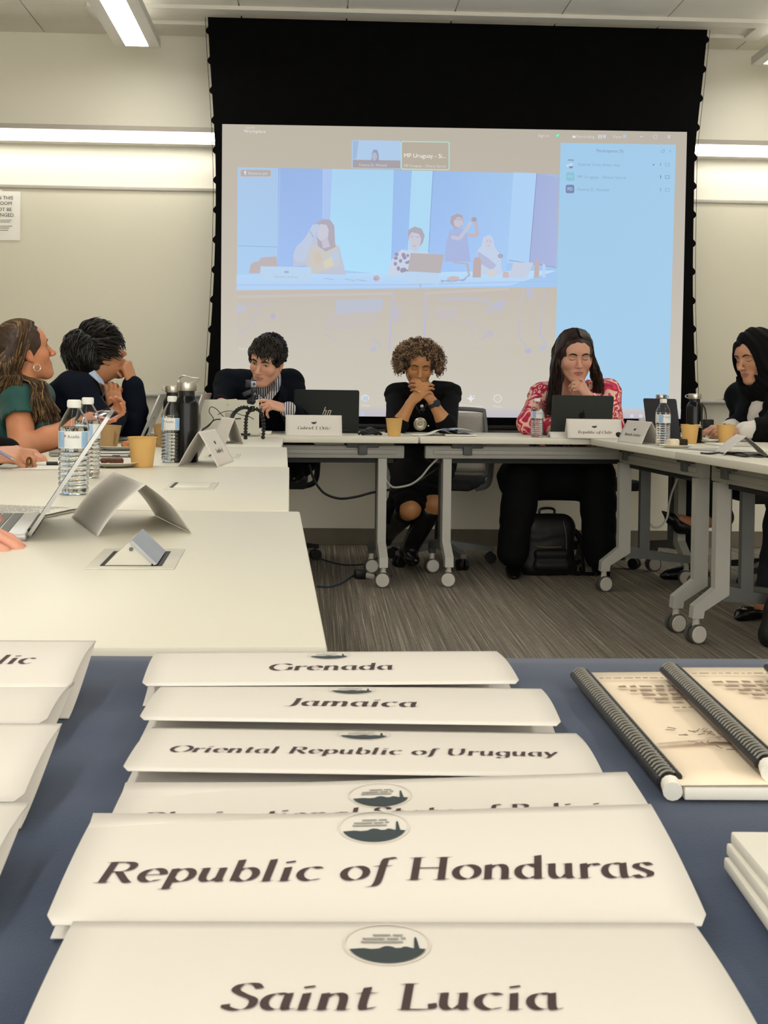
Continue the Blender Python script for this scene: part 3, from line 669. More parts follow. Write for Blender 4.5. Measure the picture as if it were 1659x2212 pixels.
# left row, near to far
t1 = edge_table(at_z(707.7, 1396, TZ), at_z(648, 1104.5, TZ), 'nearest table of the left row, with a popped-up power module', .84, -1, outlet=(297, 1208, True)); 
t2 = edge_table(at_z(624.5, 1102.5, TZ), at_z(625, 1008.5, TZ), 'second table of the left row, carrying two water bottles and a tan cup', .84, -1, outlet=(415, 1050))
t3 = edge_table(at_z(622, 1007.5, TZ), at_z(620, 966, TZ), 'third table of the left row, carrying the tall black flask and open laptops', .84, -1, outlet=(482, 985))
t4 = edge_table(at_z(608, 965.5, TZ), at_z(612.2, 943.2, TZ), 'farthest table of the left row, under the white tablet and small tripod', .80, -1)
# back row
def back_table(px0, px1, label):
    p0 = at_z(px0, 942.2+(px0-612)*.0075, TZ); p1 = at_z(px1, 942.2+(px1-612)*.0075, TZ)
    L = (p1-p0).length; mid = (p0+p1)/2
    return nesting_table(label, (mid.x, mid.y, 0), math.atan2(p1.y-p0.y, p1.x-p0.x), L, .66, inset=.16, wa=PI/2-.25)
b1 = back_table(372, 905, 'left table of the back row, carrying the black laptop and its name card')
b2 = back_table(907.5, 1562, 'right table of the back row, in front of the woman in pink')
# right row, far to near
e0 = at_z(1275, 947.5, TZ); e1 = at_z(1457, 975, TZ); dv = (e1-e0).normalized()
r1 = edge_table(e1, e0, 'far table of the right row, at the corner with the back row', .80, 1, inset=.09)
r2 = edge_table(e1+dv*1.214, e1+dv*.004, 'near table of the right row, cut off by the right edge of the photo', .80, 1, inset=.12)

# ------------------------------------------------------------------ the blue-clothed table in the foreground
M_cloth = mat('navy_tablecloth', (54, 68, 94), rough=0.9, var=0.05, vscale=5, bump=0.15, bscale=900, sheen=0.2, spec=0.2)
CX0, CX1, CY0, CY1 = -.82, 1.0, .20, at_z(1000, 1412, .741).y
ft = thing('folding_table', 'long table in the foreground under the navy cloth', 'table', ((CX0+CX1)/2, (CY0+CY1)/2, 0))
hx, hy = (CX1-CX0)/2-.01, (CY1-CY0)/2-.01
MB().bx(-hx, hx, -hy, hy, TZ-.035, TZ-.003, bev=.005).build('tabletop', M_lam, ft)
for sx_ in (-1, 1):
    for sy_ in (-1, 1): MB().cyl((sx_*(hx-.12), sy_*(hy-.08), 0), (sx_*(hx-.12), sy_*(hy-.08), TZ-.035), .014).build('leg', M_leg, ft)
mb = MB()
def cl(u, v):
    """top, then a skirt that falls on all four sides"""
    x = CX0-.42+(CX1-CX0+.84)*u; y = CY0-.30+(CY1-CY0+.60)*v
    ox = max(CX0-x, x-CX1, 0); oy = max(CY0-y, y-CY1, 0); drop = max(ox, oy)
    xx = min(max(x, CX0), CX1); yy = min(max(y, CY0), CY1)
    fold = .018*math.sin(x*23+y*3)*min(1, drop*4) if oy >= ox else .018*math.sin(y*25+x*2)*min(1, drop*4)
    if y > CY1 and oy >= ox: fold *= .1
    if drop > 0:
        if ox >= oy: xx += math.copysign(.004+abs(fold)*.8, x-(CX0+CX1)/2)
        if oy >= ox: yy += math.copysign(.004+abs(fold)*.8, y-(CY0+CY1)/2)
    z = TZ+.001 - max(0, drop) + (.0009*math.sin(y*70+math.sin(x*5))+.0012*math.exp(-((y-.70)/.008)**2)) * (drop == 0)
    return Vector((xx, yy, z))
mb.grid(cl, 70, 56)
cloth = mb.build('tablecloth', M_cloth, None, origin=((CX0+CX1)/2, (CY0+CY1)/2, TZ)); solidify(cloth, .0012, -1)
tag(cloth, 'navy blue cloth draped over the foreground table', 'tablecloth')
# ================================================================== name cards
M_card = mat('card_stock', (224, 219, 211), rough=0.7, var=0.012, vscale=3, spec=0.25)
M_letter = mat('letter_ink', (66, 50, 50), rough=0.7, var=0.1)
M_seal = mat('seal_slate', (52, 62, 66), rough=0.7, var=0.12)
M_sealg = mat('seal_grey', (150, 148, 142), rough=0.7)
M_sealr = mat('seal_ring', (214, 209, 198), rough=0.7)
def seal(parent, fn, u0, v0, r, simple=False):
    """round seal: skyline in the lower part, an obelisk on the right, three rows of tiny print"""
    mb = MB(); n = 36
    def seg(a): return (u0+r*math.cos(a), v0+r*math.sin(a))
    y_ = -.30*r; a0 = math.asin(-.30)
    low = [seg(PI-a0+(PI+2*a0)*k/16) for k in range(17)]   # lower arc left to right
    tops = [(.95, 0), (.80, .03), (.6, .05), (.52, .12), (.42, .14), (.35, .06), (.2, .05), (.12, .13), (0, .16), (-.12, .13), (-.16, .04), (-.4, .0), (-.6, .05), (-.8, .02), (-.95, 0)]
    top = [(u0+a*r, v0+y_+c*r) for a, c in tops]
    # fill by vertical strips so the shape stays clean
    K = 28
    for k in range(K):
        ua, ub = -.95+1.9*k/K, -.95+1.9*(k+1)/K
        def hi(u): return y_ + r*float(np.interp(u, [t[0] for t in tops][::-1], [t[1] for t in tops][::-1]))
        def lo(u): return -r*math.sqrt(max(0, 1-u*u))
        if hi(ua) - lo(ua) < 0 and hi(ub)-lo(ub) < 0: continue
        mb.add([fn(u0+ua*r, v0+min(lo(ua), hi(ua))), fn(u0+ub*r, v0+min(lo(ub), hi(ub))), fn(u0+ub*r, v0+hi(ub)), fn(u0+ua*r, v0+hi(ua))], [(0, 1, 2, 3)])
    mb.add([fn(u0+a*r, v0+c*r) for a, c in ((.66, -.30), (.80, -.30), (.755, .30), (.73, .36), (.70, .30))], [(0, 1, 2, 3, 4)])
    o = mb.build('seal', M_seal, parent, smooth=False)
    if simple: return o
    mb = MB()
    for (x0, x1, y0) in ((-.35, .1, .42), (.16, .42, .42), (-.62, -.05, .22), (.0, .30, .22), (.36, .48, .25), (-.66, .40, .04)):
        mb.add([fn(u0+a*r, v0+c*r) for a, c in ((x0, y0), (x1, y0), (x1, y0+.085), (x0, y0+.085))], [(0, 1, 2, 3)])
    mb.build('tiny_print', M_sealg, o, smooth=False)
    mb = MB()
    for k in range(40):
        a, c = 2*PI*k/40, 2*PI*(k+1)/40
        mb.add([fn(u0+q*r*math.cos(t_), v0+q*r*math.sin(t_)) for q, t_ in ((1.06, a), (1.11, a), (1.11, c), (1.06, c))], [(0, 1, 2, 3)])
    mb.build('ring', M_sealr, o, smooth=False)
    return o
def tent_flat(label, pl, pr, depth, zf, zr, text, size, base=TZ+.002, bulge=.006, sag=0.0, under=None, tilt_under=.004, W=None, layers=1, lettering=True, tv=.031, sv=.080, sealr=.0158, group='folded name cards lying on the blue table', skew=0.0):
    """tent card pressed nearly flat: top leaf from the front edge (pl..pr) back to the fold; a lower leaf under it"""
    a = Vector((pl.x, pl.y, 0)); b = Vector((pr.x, pr.y, 0)); ux = (b-a).normalized(); Wd = (b-a).length
    uy = Vector((-ux.y, ux.x, 0))
    mid = (a+b)/2
    t = thing('tent_name_card', label, 'name card', (mid.x, mid.y, base), group=group)
    def top(u, v, d=0.0):   # u: -W/2..W/2, v: 0 (front edge) .. depth (fold)
        s_ = v/depth
        z = zf+(zr-zf)*s_ + bulge*math.sin(PI*min(1, max(0, s_)))*(1+.25*u/Wd) + sag*(u/Wd)*s_
        corner = .0
        p = ux*(u + skew*v) + uy*(v) + Vector((0, 0, z-base))
        return p + Vector((0, 0, d))
    mb = MB(); R = .004
    def g(i, j):
        u = (i-.5)*Wd; v = j*depth
        # small rounded corners at front
        k = max(0, (R-v))/R
        inset = R*(1-math.sqrt(max(0, 1-k*k)))
        u = max(-Wd/2+inset, min(Wd/2-inset, u))
        return top(u, v)
    for l_ in range(layers):
        mb.grid(lambda i, j: g(i, j) - Vector((0, 0, .0042*l_)) + uy*(-.0015*l_*(l_ % 2)) + ux*(.004*l_ if l_ else 0), 14, 14)
    o = mb.build('top_leaf', M_card, t); solidify(o, .0006, -1)
    mb = MB()
    off = under if under is not None else -.004
    for l_ in range(layers):
        def h(i, j):
            u = (i-.5)*Wd*.995 + (.005*l_); v = -off*(1-j)*1.0 + j*(depth) + 0.0
            zz = (zr-.0012-.004*l_) * j**1.5 + (base + .0012+.0006*l_)*(1-j**1.5) + tilt_under*math.sin(PI*j)
            return ux*(u + skew*v) + uy*v + Vector((0, 0, max(zz, base+.0006)-base))
        mb.grid(h, 8, 10)
    o = mb.build('lower_leaf', M_card, t); solidify(o, .0005, -1)
    if lettering and text:
        fn = lambda u, v: top(u, v, .0005)
        mb = MB(); nib_text(mb, text, fn, size, 0, tv, track=.035); mb.build('lettering', M_letter, t, smooth=False)
        seal(t, fn, .0, sv, sealr)
    return t
Z = TZ
specs = [
 ('folded name card reading Grenada, farthest of the middle column', (305, 1481), (1125, 1476), .100, .019, .021, 'Grenada', .0245),
 ('folded name card reading Jamaica, second of the middle column', (298, 1554), (1215, 1567), .100, .0175, .0165, 'Jamaica', .0245),
 ('folded name card reading Oriental Republic of Uruguay', (261, 1664), (1307, 1679), .098, .0155, .0125, 'Oriental Republic of Uruguay', .0174),
 ('folded name card starting Plurinational, half hidden under the Honduras card', (192, 1880), (1474, 1874), .104, .008, .0165, 'Plurinational State of Bolivia', .0190),
 ('large folded name card reading Republic of Honduras', (93, 1997), (1536, 1999), .098, .0135, .0262, 'Republic of Honduras', .0252),
 ('folded name card reading Saint Lucia, nearest the camera', (2, 2330), (1700, 2330), .104, .013, .0176, 'Saint Lucia', .0234),
]
for lab, pl, pr, dep, zf, zr, tx, sz in specs:
    tv_ = .0495 if 'Plur' in lab else (.036 if 'Lucia' in lab else .031)
    tent_flat(lab, at_z(*pl, Z+zf), at_z(*pr, Z+zf), dep, Z+zf, Z+zr, tx, sz, bulge=.003 if 'Grenada' in lab or 'Jam' in lab or 'Uru' in lab else .002, under=-.010 if 'Honduras' in lab else None, tilt_under=.001, tv=tv_, sv=.0835 if 'Lucia' in lab else .080, sag=.009 if 'Honduras' in lab else 0)
# left column: puffy folded cards, seen at their open right ends
for lab, pr, dep, zf, zr, tx in (
  ('folded name card ending in lic, farthest at the left edge', (150, 1486), .100, .025, .037, 'Republic'),
  ('blank-looking folded name card, second from the far end at the left edge', (97, 1562), .094, .020, .023, None),
  ('blank-looking folded name card, third from the far end at the left edge', (46, 1731), .100, .018, .031, None),
  ('corner of a folded name card nearest the camera at the left edge', (-62, 1964), .100, .018, .028, None)):
    p_ = at_z(*pr, Z+zf)
    t = tent_flat(lab, p_-Vector((.279, 0, 0)), p_, dep, Z+zf, Z+zr, None, .02, bulge=.004, under=-.002, tilt_under=.002, skew=0.0, group='folded name cards at the left edge')
    if tx:
        mb = MB(); nib_text(mb, tx, lambda u, v: Vector((u, v, zf+(zr-zf)*v/dep+.004*math.sin(PI*v/dep)*(1+.25*u/.279)+.0005-.002)), .0245, .056, .036, track=.035); mb.build('lettering', M_letter, t, smooth=False)

# ------------------------------------------------------------------ spiral-bound booklets
M_cover = mat('cream_booklet_cover', (246, 228, 202), rough=0.6, var=0.02, vscale=6)
M_comb = mat('black_comb_plastic', (26, 24, 26), rough=0.35, var=0.2)
M_ring = mat('comb_ring_grey', (118, 115, 104), rough=0.35, var=0.1)
M_sketch = mat('sketch_ink', (150, 130, 114), rough=0.8, var=0.12); M_sketch2 = mat('sketch_wash', (198, 180, 160), rough=0.8, var=0.06)
def booklet(label, far, near, zb=.0025, z0=.0085):
    f_, n_ = at_z(*far, Z+zb+z0+.002), at_z(*near, Z+zb+z0+.002)
    d = n_-f_; L = d.length; d.normalize(); ang = math.atan2(d.x, -d.y)
    t = thing('spiral_booklet', label, 'booklet', (f_.x, f_.y, Z+zb), (0, 0, ang), group='spiral-bound booklets on the blue table')
    # local: x to the right of the spine, y from far end (0) to the near end (-L)
    W = .212; H = z0
    M_ = MB(); M_.bx(.008, W, -L, 0, 0, H-.001, bev=.001); M_.build('pages', M_paper, t)
    mb = MB(); mb.grid(lambda i, j: Vector((.006+(W-.005)*i, -L*j, H+.0012*math.sin(PI*i)*(1-.3*j))), 10, 10, flip=True)
    cv = mb.build('cover', M_cover, t); solidify(cv, .0006, 1)
    R = .0064; zc = H*.5+.0024
    mb = MB(); N_ = 46
    for k in range(N_):
        y = -L*.965*(k+.5)/N_; pts = [(.002+R*math.cos(a), y+.0012*math.sin(a), zc+R*math.sin(a)) for a in [math.radians(28+125*q/9) for q in range(10)]]
        mb.tube(pts, .0008, 6)
    mb.build('comb_rings', M_ring, t)
    mb = MB(); mb.cyl((.002, -.002, zc), (.002, -L*.965, zc), R*.86, n=16)
    mb.tube([(.002+R*.8, -.002, zc+R*.62), (.002+R*.8, -L*.965, zc+R*.62)], .0022, 8); mb.tube([(.002-R*.9, -.002, zc+.001), (.002-R*.9, -L*.965, zc+.001)], .0026, 8)
    mb.build('comb_binding', M_comb, t)
    mb = MB(); mb.tube([(.002, -L*.965, zc), (.001, -L, zc-.0016)], [.0056, .0058], 12); mb.build('spine_end', M_paper, t)
    fz = lambda u, v: Vector((u, v, H+.0030+.0012*math.sin(PI*(u-.006)/(W-.005))))
    mb = MB(); rg = random.Random(len(label))
    def row(x0, x1, y, h, dens=.008):
        x = x0
        while x < x1:
            w_ = dens*(.5+rg.random()); mb.add([fz(x, y), fz(min(x+w_, x1), y), fz(min(x+w_, x1), y+h*(.6+.4*rg.random())), fz(x, y+h*(.6+.4*rg.random()))], [(0, 1, 2, 3)]); x += w_+dens*.35
    row(.012, .15, -.030, .0030, .005); mb.build('printed_heading', M_sketch, t, smooth=False); mb = MB()
    for k, (a, c) in enumerate(((.020, .19), (.026, .185), (.032, .18), (.038, .17))): row(a, c, -.058-.0125*k, .0072)
    mb.build('printed_title', M_sketch, t, smooth=False); mb = MB(); row(.045, .15, -.116, .0028, .005); mb.build('printed_subtitle', M_sketch, t, smooth=False)
    mb = MB()
    def blob(cx, cy, rx, ry, a=0):
        mb.add([fz(cx+rx*math.cos(q)*math.cos(a)-ry*math.sin(q)*math.sin(a), cy+rx*math.cos(q)*math.sin(a)+ry*math.sin(q)*math.cos(a)) for q in [2*PI*k/14 for k in range(14)]], [tuple(range(14))])
    for k in range(12): blob(.028+.12*rg.random(), -.222+.035*rg.random(), .012+.014*rg.random(), .003+.005*rg.random(), .3*rg.random())
    mb.build('sketch_wash', M_sketch2, t, smooth=False)
    mb = MB()
    for k in range(110):
        a_ = rg.random()*PI; x = .03+.11*rg.random(); y = -.165-.30*(x-.03)-.045*rg.random()**1.5; mb.tube([fz(x, y), fz(x+.006*math.cos(a_), y+.006*math.sin(a_))], .0003, 4)
    mb.build('pencil_sketch', mat('pencil_line', (128, 112, 100), rough=0.8), t, smooth=False)
    return t
booklet('cream spiral-bound booklet, left one on the blue table, lower of the two', (1247, 1449), (1450, 1690))
booklet('cream spiral-bound booklet, right one, lying on top of the left booklet', (1440, 1438), (1662, 1650), zb=.0125)
booklet('end of a spiral-bound booklet at the right edge of the blue table', (1666, 1432), (1890, 1640), zb=.0225)
# pile of white sheets at the right edge
p0 = at_z(1570, 1815, Z+.02)
t = thing('paper_stack', 'stack of white papers at the right edge of the blue table', 'paper stack', (p0.x+.14, p0.y-.105, Z+.0025))
for k in range(3):
    mb = MB(); mb.bx(-.14-.003*k, .14, -.125, .105+.0035*(1-k) if k else .105, .0205-.0065*(k+1)+.0005, .0205-.0065*k, bev=.0012)
    o = mb.build('sheaf', M_paper, t); o.rotation_euler = (0, 0, -.03-.015*k)
# ================================================================== things on the tables
M_clear = mat('clear_plastic', (248, 250, 250), rough=0.03, trans=1.0, ior=1.25, var=0.0)
M_water = mat('water', (250, 252, 252), rough=0.0, trans=1.0, ior=1.33, var=0.0)
M_cap = mat('white_cap', (232, 232, 226), rough=0.45)
M_blabel = mat('bottle_label', (226, 228, 224), rough=0.5, var=0.02)
M_blue = mat('label_blue', (150, 186, 222), rough=0.5, var=0.1, vscale=40)
M_orange = mat('label_orange', (222, 120, 70), rough=0.5)
M_steel = mat('brushed_steel', (186, 182, 172), rough=0.28, metal=0.9, var=0.05, vscale=60)
M_flask = mat('black_gloss', (7, 7, 8), rough=0.22, var=0.1, spec=0.35)
def ring_fn(R, z0, a0): return lambda u, v: Vector((R*math.cos(a0+u/R), R*math.sin(a0+u/R), z0+v))
def water_bottle(px, py, label, h=.205, r=.0325, lab_ang=-PI/2, zbase=TZ, group='clear plastic water bottles'):
    p = at_z(px, py, zbase); t = thing('water_bottle', label, 'water bottle', (p.x, p.y+r, zbase), group=group)
    k = h/.205
    prof = [(.0005, .004), (.018, .002), (r-.004, 0.001), (r-.001, .008)]
    z = .012
    for i in range(8): prof += [(r, z), (r-.0005, z+.004), (r-.003, z+.0062), (r-.0005, z+.0085)]; z += .0105
    prof += [(r, .098), (r-.001, .1), (r-.001, .138), (r, .141), (r, .146), (r-.003, .155), (r-.010, .170), (.0145, .184), (.0125, .188), (.0125, .198)]
    prof = [(a*1.0, b*k) for a, b in prof]
    b_ = MB().lathe(prof, 40).build('bottle_shell', M_clear, t, angle=60); solidify(b_, .0006, -1)
    wp = [(.0003, .0055)] + [(max(a-.0018, .0003), b_2+(.002 if b_2 < .01 else 0)) for a, b_2 in prof[2:] if b_2 < .150*k]
    wp.append((.0003, wp[-1][1]+.0001)); MB().lathe(wp, 40).build('water', M_water, t, angle=60)
    R = r+.0002
    lb = MB(); lb.lathe([(R, .1005*k), (R, .1375*k)], 40); l_ = lb.build('label', M_blabel, t)
    for a0, a1 in ((-1.15, -.55), (.62, 1.2), (2.2, 3.2)):
        MB().grid(lambda u, v: ring_fn(R+.0003, .102*k, lab_ang)((a0+(a1-a0)*u)*R, v*.034*k), 8, 2).build('blue_field', M_blue, l_)
    mb = MB(); put_text(mb, 'Acadia', .0095, ring_fn(R+.0004, .123*k, lab_ang+.06)); mb.build('lettering', M_inkg, l_, smooth=False)
    mb = MB(); f = ring_fn(R+.0004, .1245*k, lab_ang-.5)
    for a in (-.7, 0, .7): mb.add([f(0, 0), f(.0035*math.sin(a)+.0012, .0045*math.cos(a)), f(.005*math.sin(a), .0065*math.cos(a)), f(.0035*math.sin(a)-.0012, .0045*math.cos(a))], [(0, 1, 2, 3)])
    mb.build('leaf_mark', M_orange, l_, smooth=False)
    cp = [(.0003, .2045*k), (.0125, .2045*k), (.0142, .203*k), (.0146, .189*k), (.0138, .187*k), (.0003, .187*k)][::-1]
    mb = MB(); mb.lathe(cp, 36)
    for q in range(30): a = 2*PI*q/30; mb.box((.0146*math.cos(a), .0146*math.sin(a), .196*k), (.001, .0012, .012*k), (0, 0, a))
    mb.build('cap', M_cap, t)
    return t
water_bottle(152, 1071, 'clear water bottle with paper label, nearest on the left tables', lab_ang=-PI/2+.1)
water_bottle(183, 1034, 'clear water bottle close behind the nearest one on the left tables', lab_ang=-PI/2-.6)
water_bottle(368, 1000, 'clear water bottle half hidden by the tall black flask', lab_ang=-PI/2-.2)
water_bottle(1162, 945.3, 'clear water bottle in front of the woman in pink', lab_ang=-PI/2+.2, h=.196, r=.0318)
water_bottle(1436, 963.5, 'clear water bottle on the right table beside the dark tablet', lab_ang=-PI/2+.3, h=.205)

M_kraft = mat('kraft_paper_tan', (214, 172, 104), rough=0.75, var=0.02, vscale=30)
M_kraft2 = mat('kraft_paper_brown', (176, 144, 98), rough=0.8, var=0.03, vscale=30)
M_kraft_in = mat('kraft_inside', (222, 190, 136), rough=0.7)
def paper_cup(px, py, label, m=None, h=.088, rt=.041, rb=.030, tilt=0, printed=False, zbase=TZ):
    p = at_z(px, py, zbase); t = thing('paper_cup', label, 'cup', (p.x, p.y+rb, zbase), (0, tilt, 0), group='paper cups on the tables')
    mb = MB(); mb.lathe([(.0003, .006), (rb-.002, .006), (rb-.0015, .001), (rb, .0005), (rb+.0006, .002), (rt, h-.003)], 44); mb.build('cup_wall', m or M_kraft, t)
    mb = MB(); mb.lathe([(rt-.0008, h-.004), (rb, .008), (.0003, .008)], 44); mb.build('cup_inside', M_kraft_in, t)
    mb = MB(); mb.tube([((rt)*math.cos(2*PI*k/44), (rt)*math.sin(2*PI*k/44), h-.002) for k in range(44)], .0017, 8, closed=True); mb.build('rim', m or M_kraft, t)
    if printed:
        f = lambda u, v: Vector(((rb+(rt-rb)*v/h+.0004)*math.cos(-PI/2+.8+u/.036), (rb+(rt-rb)*v/h+.0004)*math.sin(-PI/2+.8+u/.036), v))
        mb = MB()
        for k in range(3): mb.grid(lambda a, c: f(-.003+.004*k+.0018*a, .018+.045*c-.006*k), 1, 6)
        mb.build('side_print', mat('cup_print', (96, 70, 44), rough=0.7), t); mb = MB()
        for k in range(3): mb.grid(lambda a, c: f(-.062+.010*a, .030+.006*k+.003*c), 4, 1)
        mb.build('small_print', MATS['cup_print'], t)
    return t
paper_cup(304, 1010, 'plain tan paper cup on the second left table, left of the black flask')
paper_cup(229, 970, 'brown printed paper cup standing on the closed laptop', M_kraft2, h=.080, tilt=.05, printed=True, zbase=TZ+.021)
paper_cup(352, 966, 'brown printed paper cup half hidden behind the tall black flask', M_kraft2, h=.090, printed=True)
paper_cup(852, 942.8, 'tan paper cup in front of the woman with curly hair')
paper_cup(1494, 958.5, 'tan paper cup on the right table, left of the black flask there')
paper_cup(1572, 959, 'tan paper cup on the right table beside the clasped hands')

def flask(px, py, label, h, r, cap='loop', rot=0.0, printed=False):
    p = at_z(px, py, TZ); t = thing('steel_flask', label, 'flask', (p.x, p.y+r, TZ), (0, 0, rot), group='black insulated flasks')
    hb = h*.775
    MB().lathe([(.0003, .001), (r-.003, .001), (r, .005), (r, hb*.88), (r-.002, hb*.92), (r-.008, hb*.97), (r*.66, hb)], 44).build('body', M_flask, t)
    MB().lathe([(r*.66, hb-.001), (r*.66, hb+h*.06)], 36).build('neck', M_blackp, t)
    c0 = hb+h*.06; c1 = h*.935
    MB().lathe([(.0003, c0-.001), (r*.78, c0), (r*.80, c0+.003), (r*.80, c1-.003), (r*.77, c1), (.0003, c1)], 40).build('cap', M_steel, t)
    mb = MB(); rc = r*.72
    if cap == 'loop':
        pts = spline([(-rc, 0, c1-.004), (-rc*.92, 0, c1+.012), (-rc*.3, 0, c1+.020), (rc*.6, 0, c1+.015), (rc*1.5, 0, c1+.012)], 6) + spline([(rc*1.5, 0, c1+.012), (rc*1.2, 0, c1+.004), (rc*.6, 0, c1-.002)], 4)[1:]
        for y in (-.007, .007): mb.tube([(q.x, q.y+y, q.z) for q in pts], .0022, 8)
    else:
        pts = spline([(-rc*.95, 0, c1-.004), (-rc*1.5, 0, c1-.008), (-rc*1.55, 0, c0+.008), (-rc*1.0, 0, c0+.004)], 6); mb.tube(pts, .0022, 8)
    mb.build('carry_loop', M_steel, t)
    if printed:
        f = ring_fn(r+.0004, hb*.38, -PI/2+.75); mb = MB(); mb.grid(lambda a, c: f(-.018+.036*a, .002*c), 6, 1)
        mb.grid(lambda a, c: f(-.006+.018*a, .006+.004*c), 5, 1); mb.grid(lambda a, c: f(-.004+.012*a, .012+.003*c), 5, 1); mb.grid(lambda a, c: f(.003+.003*a, .016+.012*c), 2, 2)
        mb.build('printed_mark', M_blabel, t)
    return t
flask(399, 1000, 'tall black flask with steel loop cap on the left tables', .265, .0375, 'loop', -.1)
flask(369, 968, 'dark flask with steel side-loop cap, behind the tall black flask', .252, .034, 'side', .2)
flask(1504.5, 957.5, 'black flask with steel cap and small white print on the right table', .245, .037, 'side', -.4, True)
flask(1431, 941, 'dark flask of which only the steel cap shows above the dark tablet', .235, .036, 'side', 2.5)

# ------------------------------------------------------------------ laptops
M_silver = mat('silver_aluminium', (176, 176, 172), rough=0.38, metal=0.65, var=0.02)
M_dark = mat('charcoal_lid', (50, 53, 50), rough=0.5, metal=0.3, var=0.04)
M_hp = mat('black_green_lid', (30, 34, 32), rough=0.5, metal=0.3, var=0.04)
M_key = mat('laptop_keys', (112, 113, 110), rough=0.6); M_keyb = mat('black_keys', (20, 20, 21), rough=0.6)
M_screen = mat('screen_glass', (24, 26, 30), rough=0.12, var=0.0)
def laptop(label, hinge, rotz, W, D, H, lean, m, mk, name='laptop', thick=.015, decal=None, glow=None):
    """local: hinge along x at the origin; keyboard towards -y; lid leans back by `lean` from vertical towards +y"""
    t = thing(name, label, 'laptop', (hinge[0], hinge[1], TZ), (0, 0, rotz))
    MB().bx(-W/2, W/2, -D, 0, .001, thick, bev=.004).build('base', m, t)
    mb = MB(); cols = 14
    for r_ in range(5):
        for c_ in range(cols):
            if r_ == 4 and 4 <= c_ <= 8: continue
            kw = (W-.04)/cols; x = -W/2+.02+kw*c_; y = -.028-.0185*r_
            mb.bx(x+.001, x+kw-.001, y-.016, y, thick-.001, thick+.0012, bev=.0008)
    x = -W/2+.02; kw = (W-.04)/cols; mb.bx(x+kw*4+.001, x+kw*9-.001, -.028-.074-.016, -.028-.074, thick-.001, thick+.0012, bev=.0008)
    mb.build('keys', mk, t)
    MB().bx(-.055, .055, -D+.012, -D+.082, thick-.001, thick+.0004, bev=.0004).build('trackpad', m, t)
    R_ = Matrix.Translation((0, 0, thick-.003)) @ Matrix.Rotation(-lean, 4, 'X')
    def tilt(mb): mb.v = [tuple(R_ @ Vector(q)) for q in mb.v]; return mb
    b = bmesh.new(); bmesh.ops.create_cube(b, size=1)
    for v in b.verts: v.co = Vector((v.co.x*W, v.co.y*.006+.003, v.co.z*H+H/2))
    bmesh.ops.bevel(b, geom=[e for e in b.edges if abs(e.verts[0].co.y-e.verts[1].co.y) > .003], offset=.010, segments=4, profile=.5, affect='EDGES')
    lid = tilt(MB().bm(b)).build('lid', m, t)
    tilt(MB().bx(-W/2+.006, W/2-.006, -.0008, .0004, .010, H-.006)).build('display', glow or M_screen, lid)
    if decal:
        mb = MB(); decal(mb, W, H); o = tilt(mb).build('emblem', decal_mat(decal), lid, smooth=False)
    tilt(MB().cyl((-W*.35, .002, .002), (W*.35, .002, .002), .006, n=10)).build('hinge', M_blackp, t)
    return t
def dec_hp(mb, W, H):
    # four slanted strokes of the round emblem
    c = H*.45
    for x0, z0, z1 in ((.016, -.010, .030), (.004, -.018, .012), (-.008, -.026, .008), (-.020, -.014, .012)):
        s_ = .35
        mb.add([(x0+(z0)*-s_-.0022, .0066, c+z0), (x0+z0*-s_+.0022, .0066, c+z0), (x0+z1*-s_+.0022, .0066, c+z1), (x0+z1*-s_-.0022, .0066, c+z1)], [(0, 1, 2, 3)])
    for x0, z_ in ((.007, .011), (-.014, .011)):
        mb.add([(x0-.007, .0066, c+z_-.002), (x0+.005, .0066, c+z_-.002), (x0+.0045, .0066, c+z_+.002), (x0-.0075, .0066, c+z_+.002)], [(0, 1, 2, 3)])
def dec_fruit(mb, W, H):
    c = H*.50
    pts = []
    for k in range(28):
        a = 2*PI*k/28; r_ = .019*(1-.10*math.cos(2*a)*0)*(1 - .16*max(0, math.sin(a))**6 - .10*max(0, -math.sin(a))**8)
        x, z = r_*math.cos(a)*.92, r_*math.sin(a)
        dx = math.hypot(x+.022, z-.002)
        if dx < .011: x = -.022+.011*(x+.022)/dx; z = .002+.011*(z-.002)/dx
        pts.append((x, .0066, c+z))
    mb.add(pts, [tuple(range(28))]); mb.add([(0, .0066, c+.018), (-.003, .0066, c+.026), (-.009, .0066, c+.029), (-.007, .0066, c+.021)], [(0, 1, 2, 3)])
def dec_slot(mb, W, H): mb.bx(-.012, .012, .0055, .0068, H*.42, H*.46, bev=.0006)
def dec_square(mb, W, H): mb.bx(-.022, .022, .0055, .0068, H*.42, H*.42+.036, bev=.0006); 
def decal_mat(d): return {dec_hp: mat('emblem_silver', (206, 200, 180), rough=0.35, metal=0.3), dec_fruit: mat('emblem_dark', (18, 18, 20), rough=0.2), dec_slot: M_blackp, dec_square: M_steel}[d]
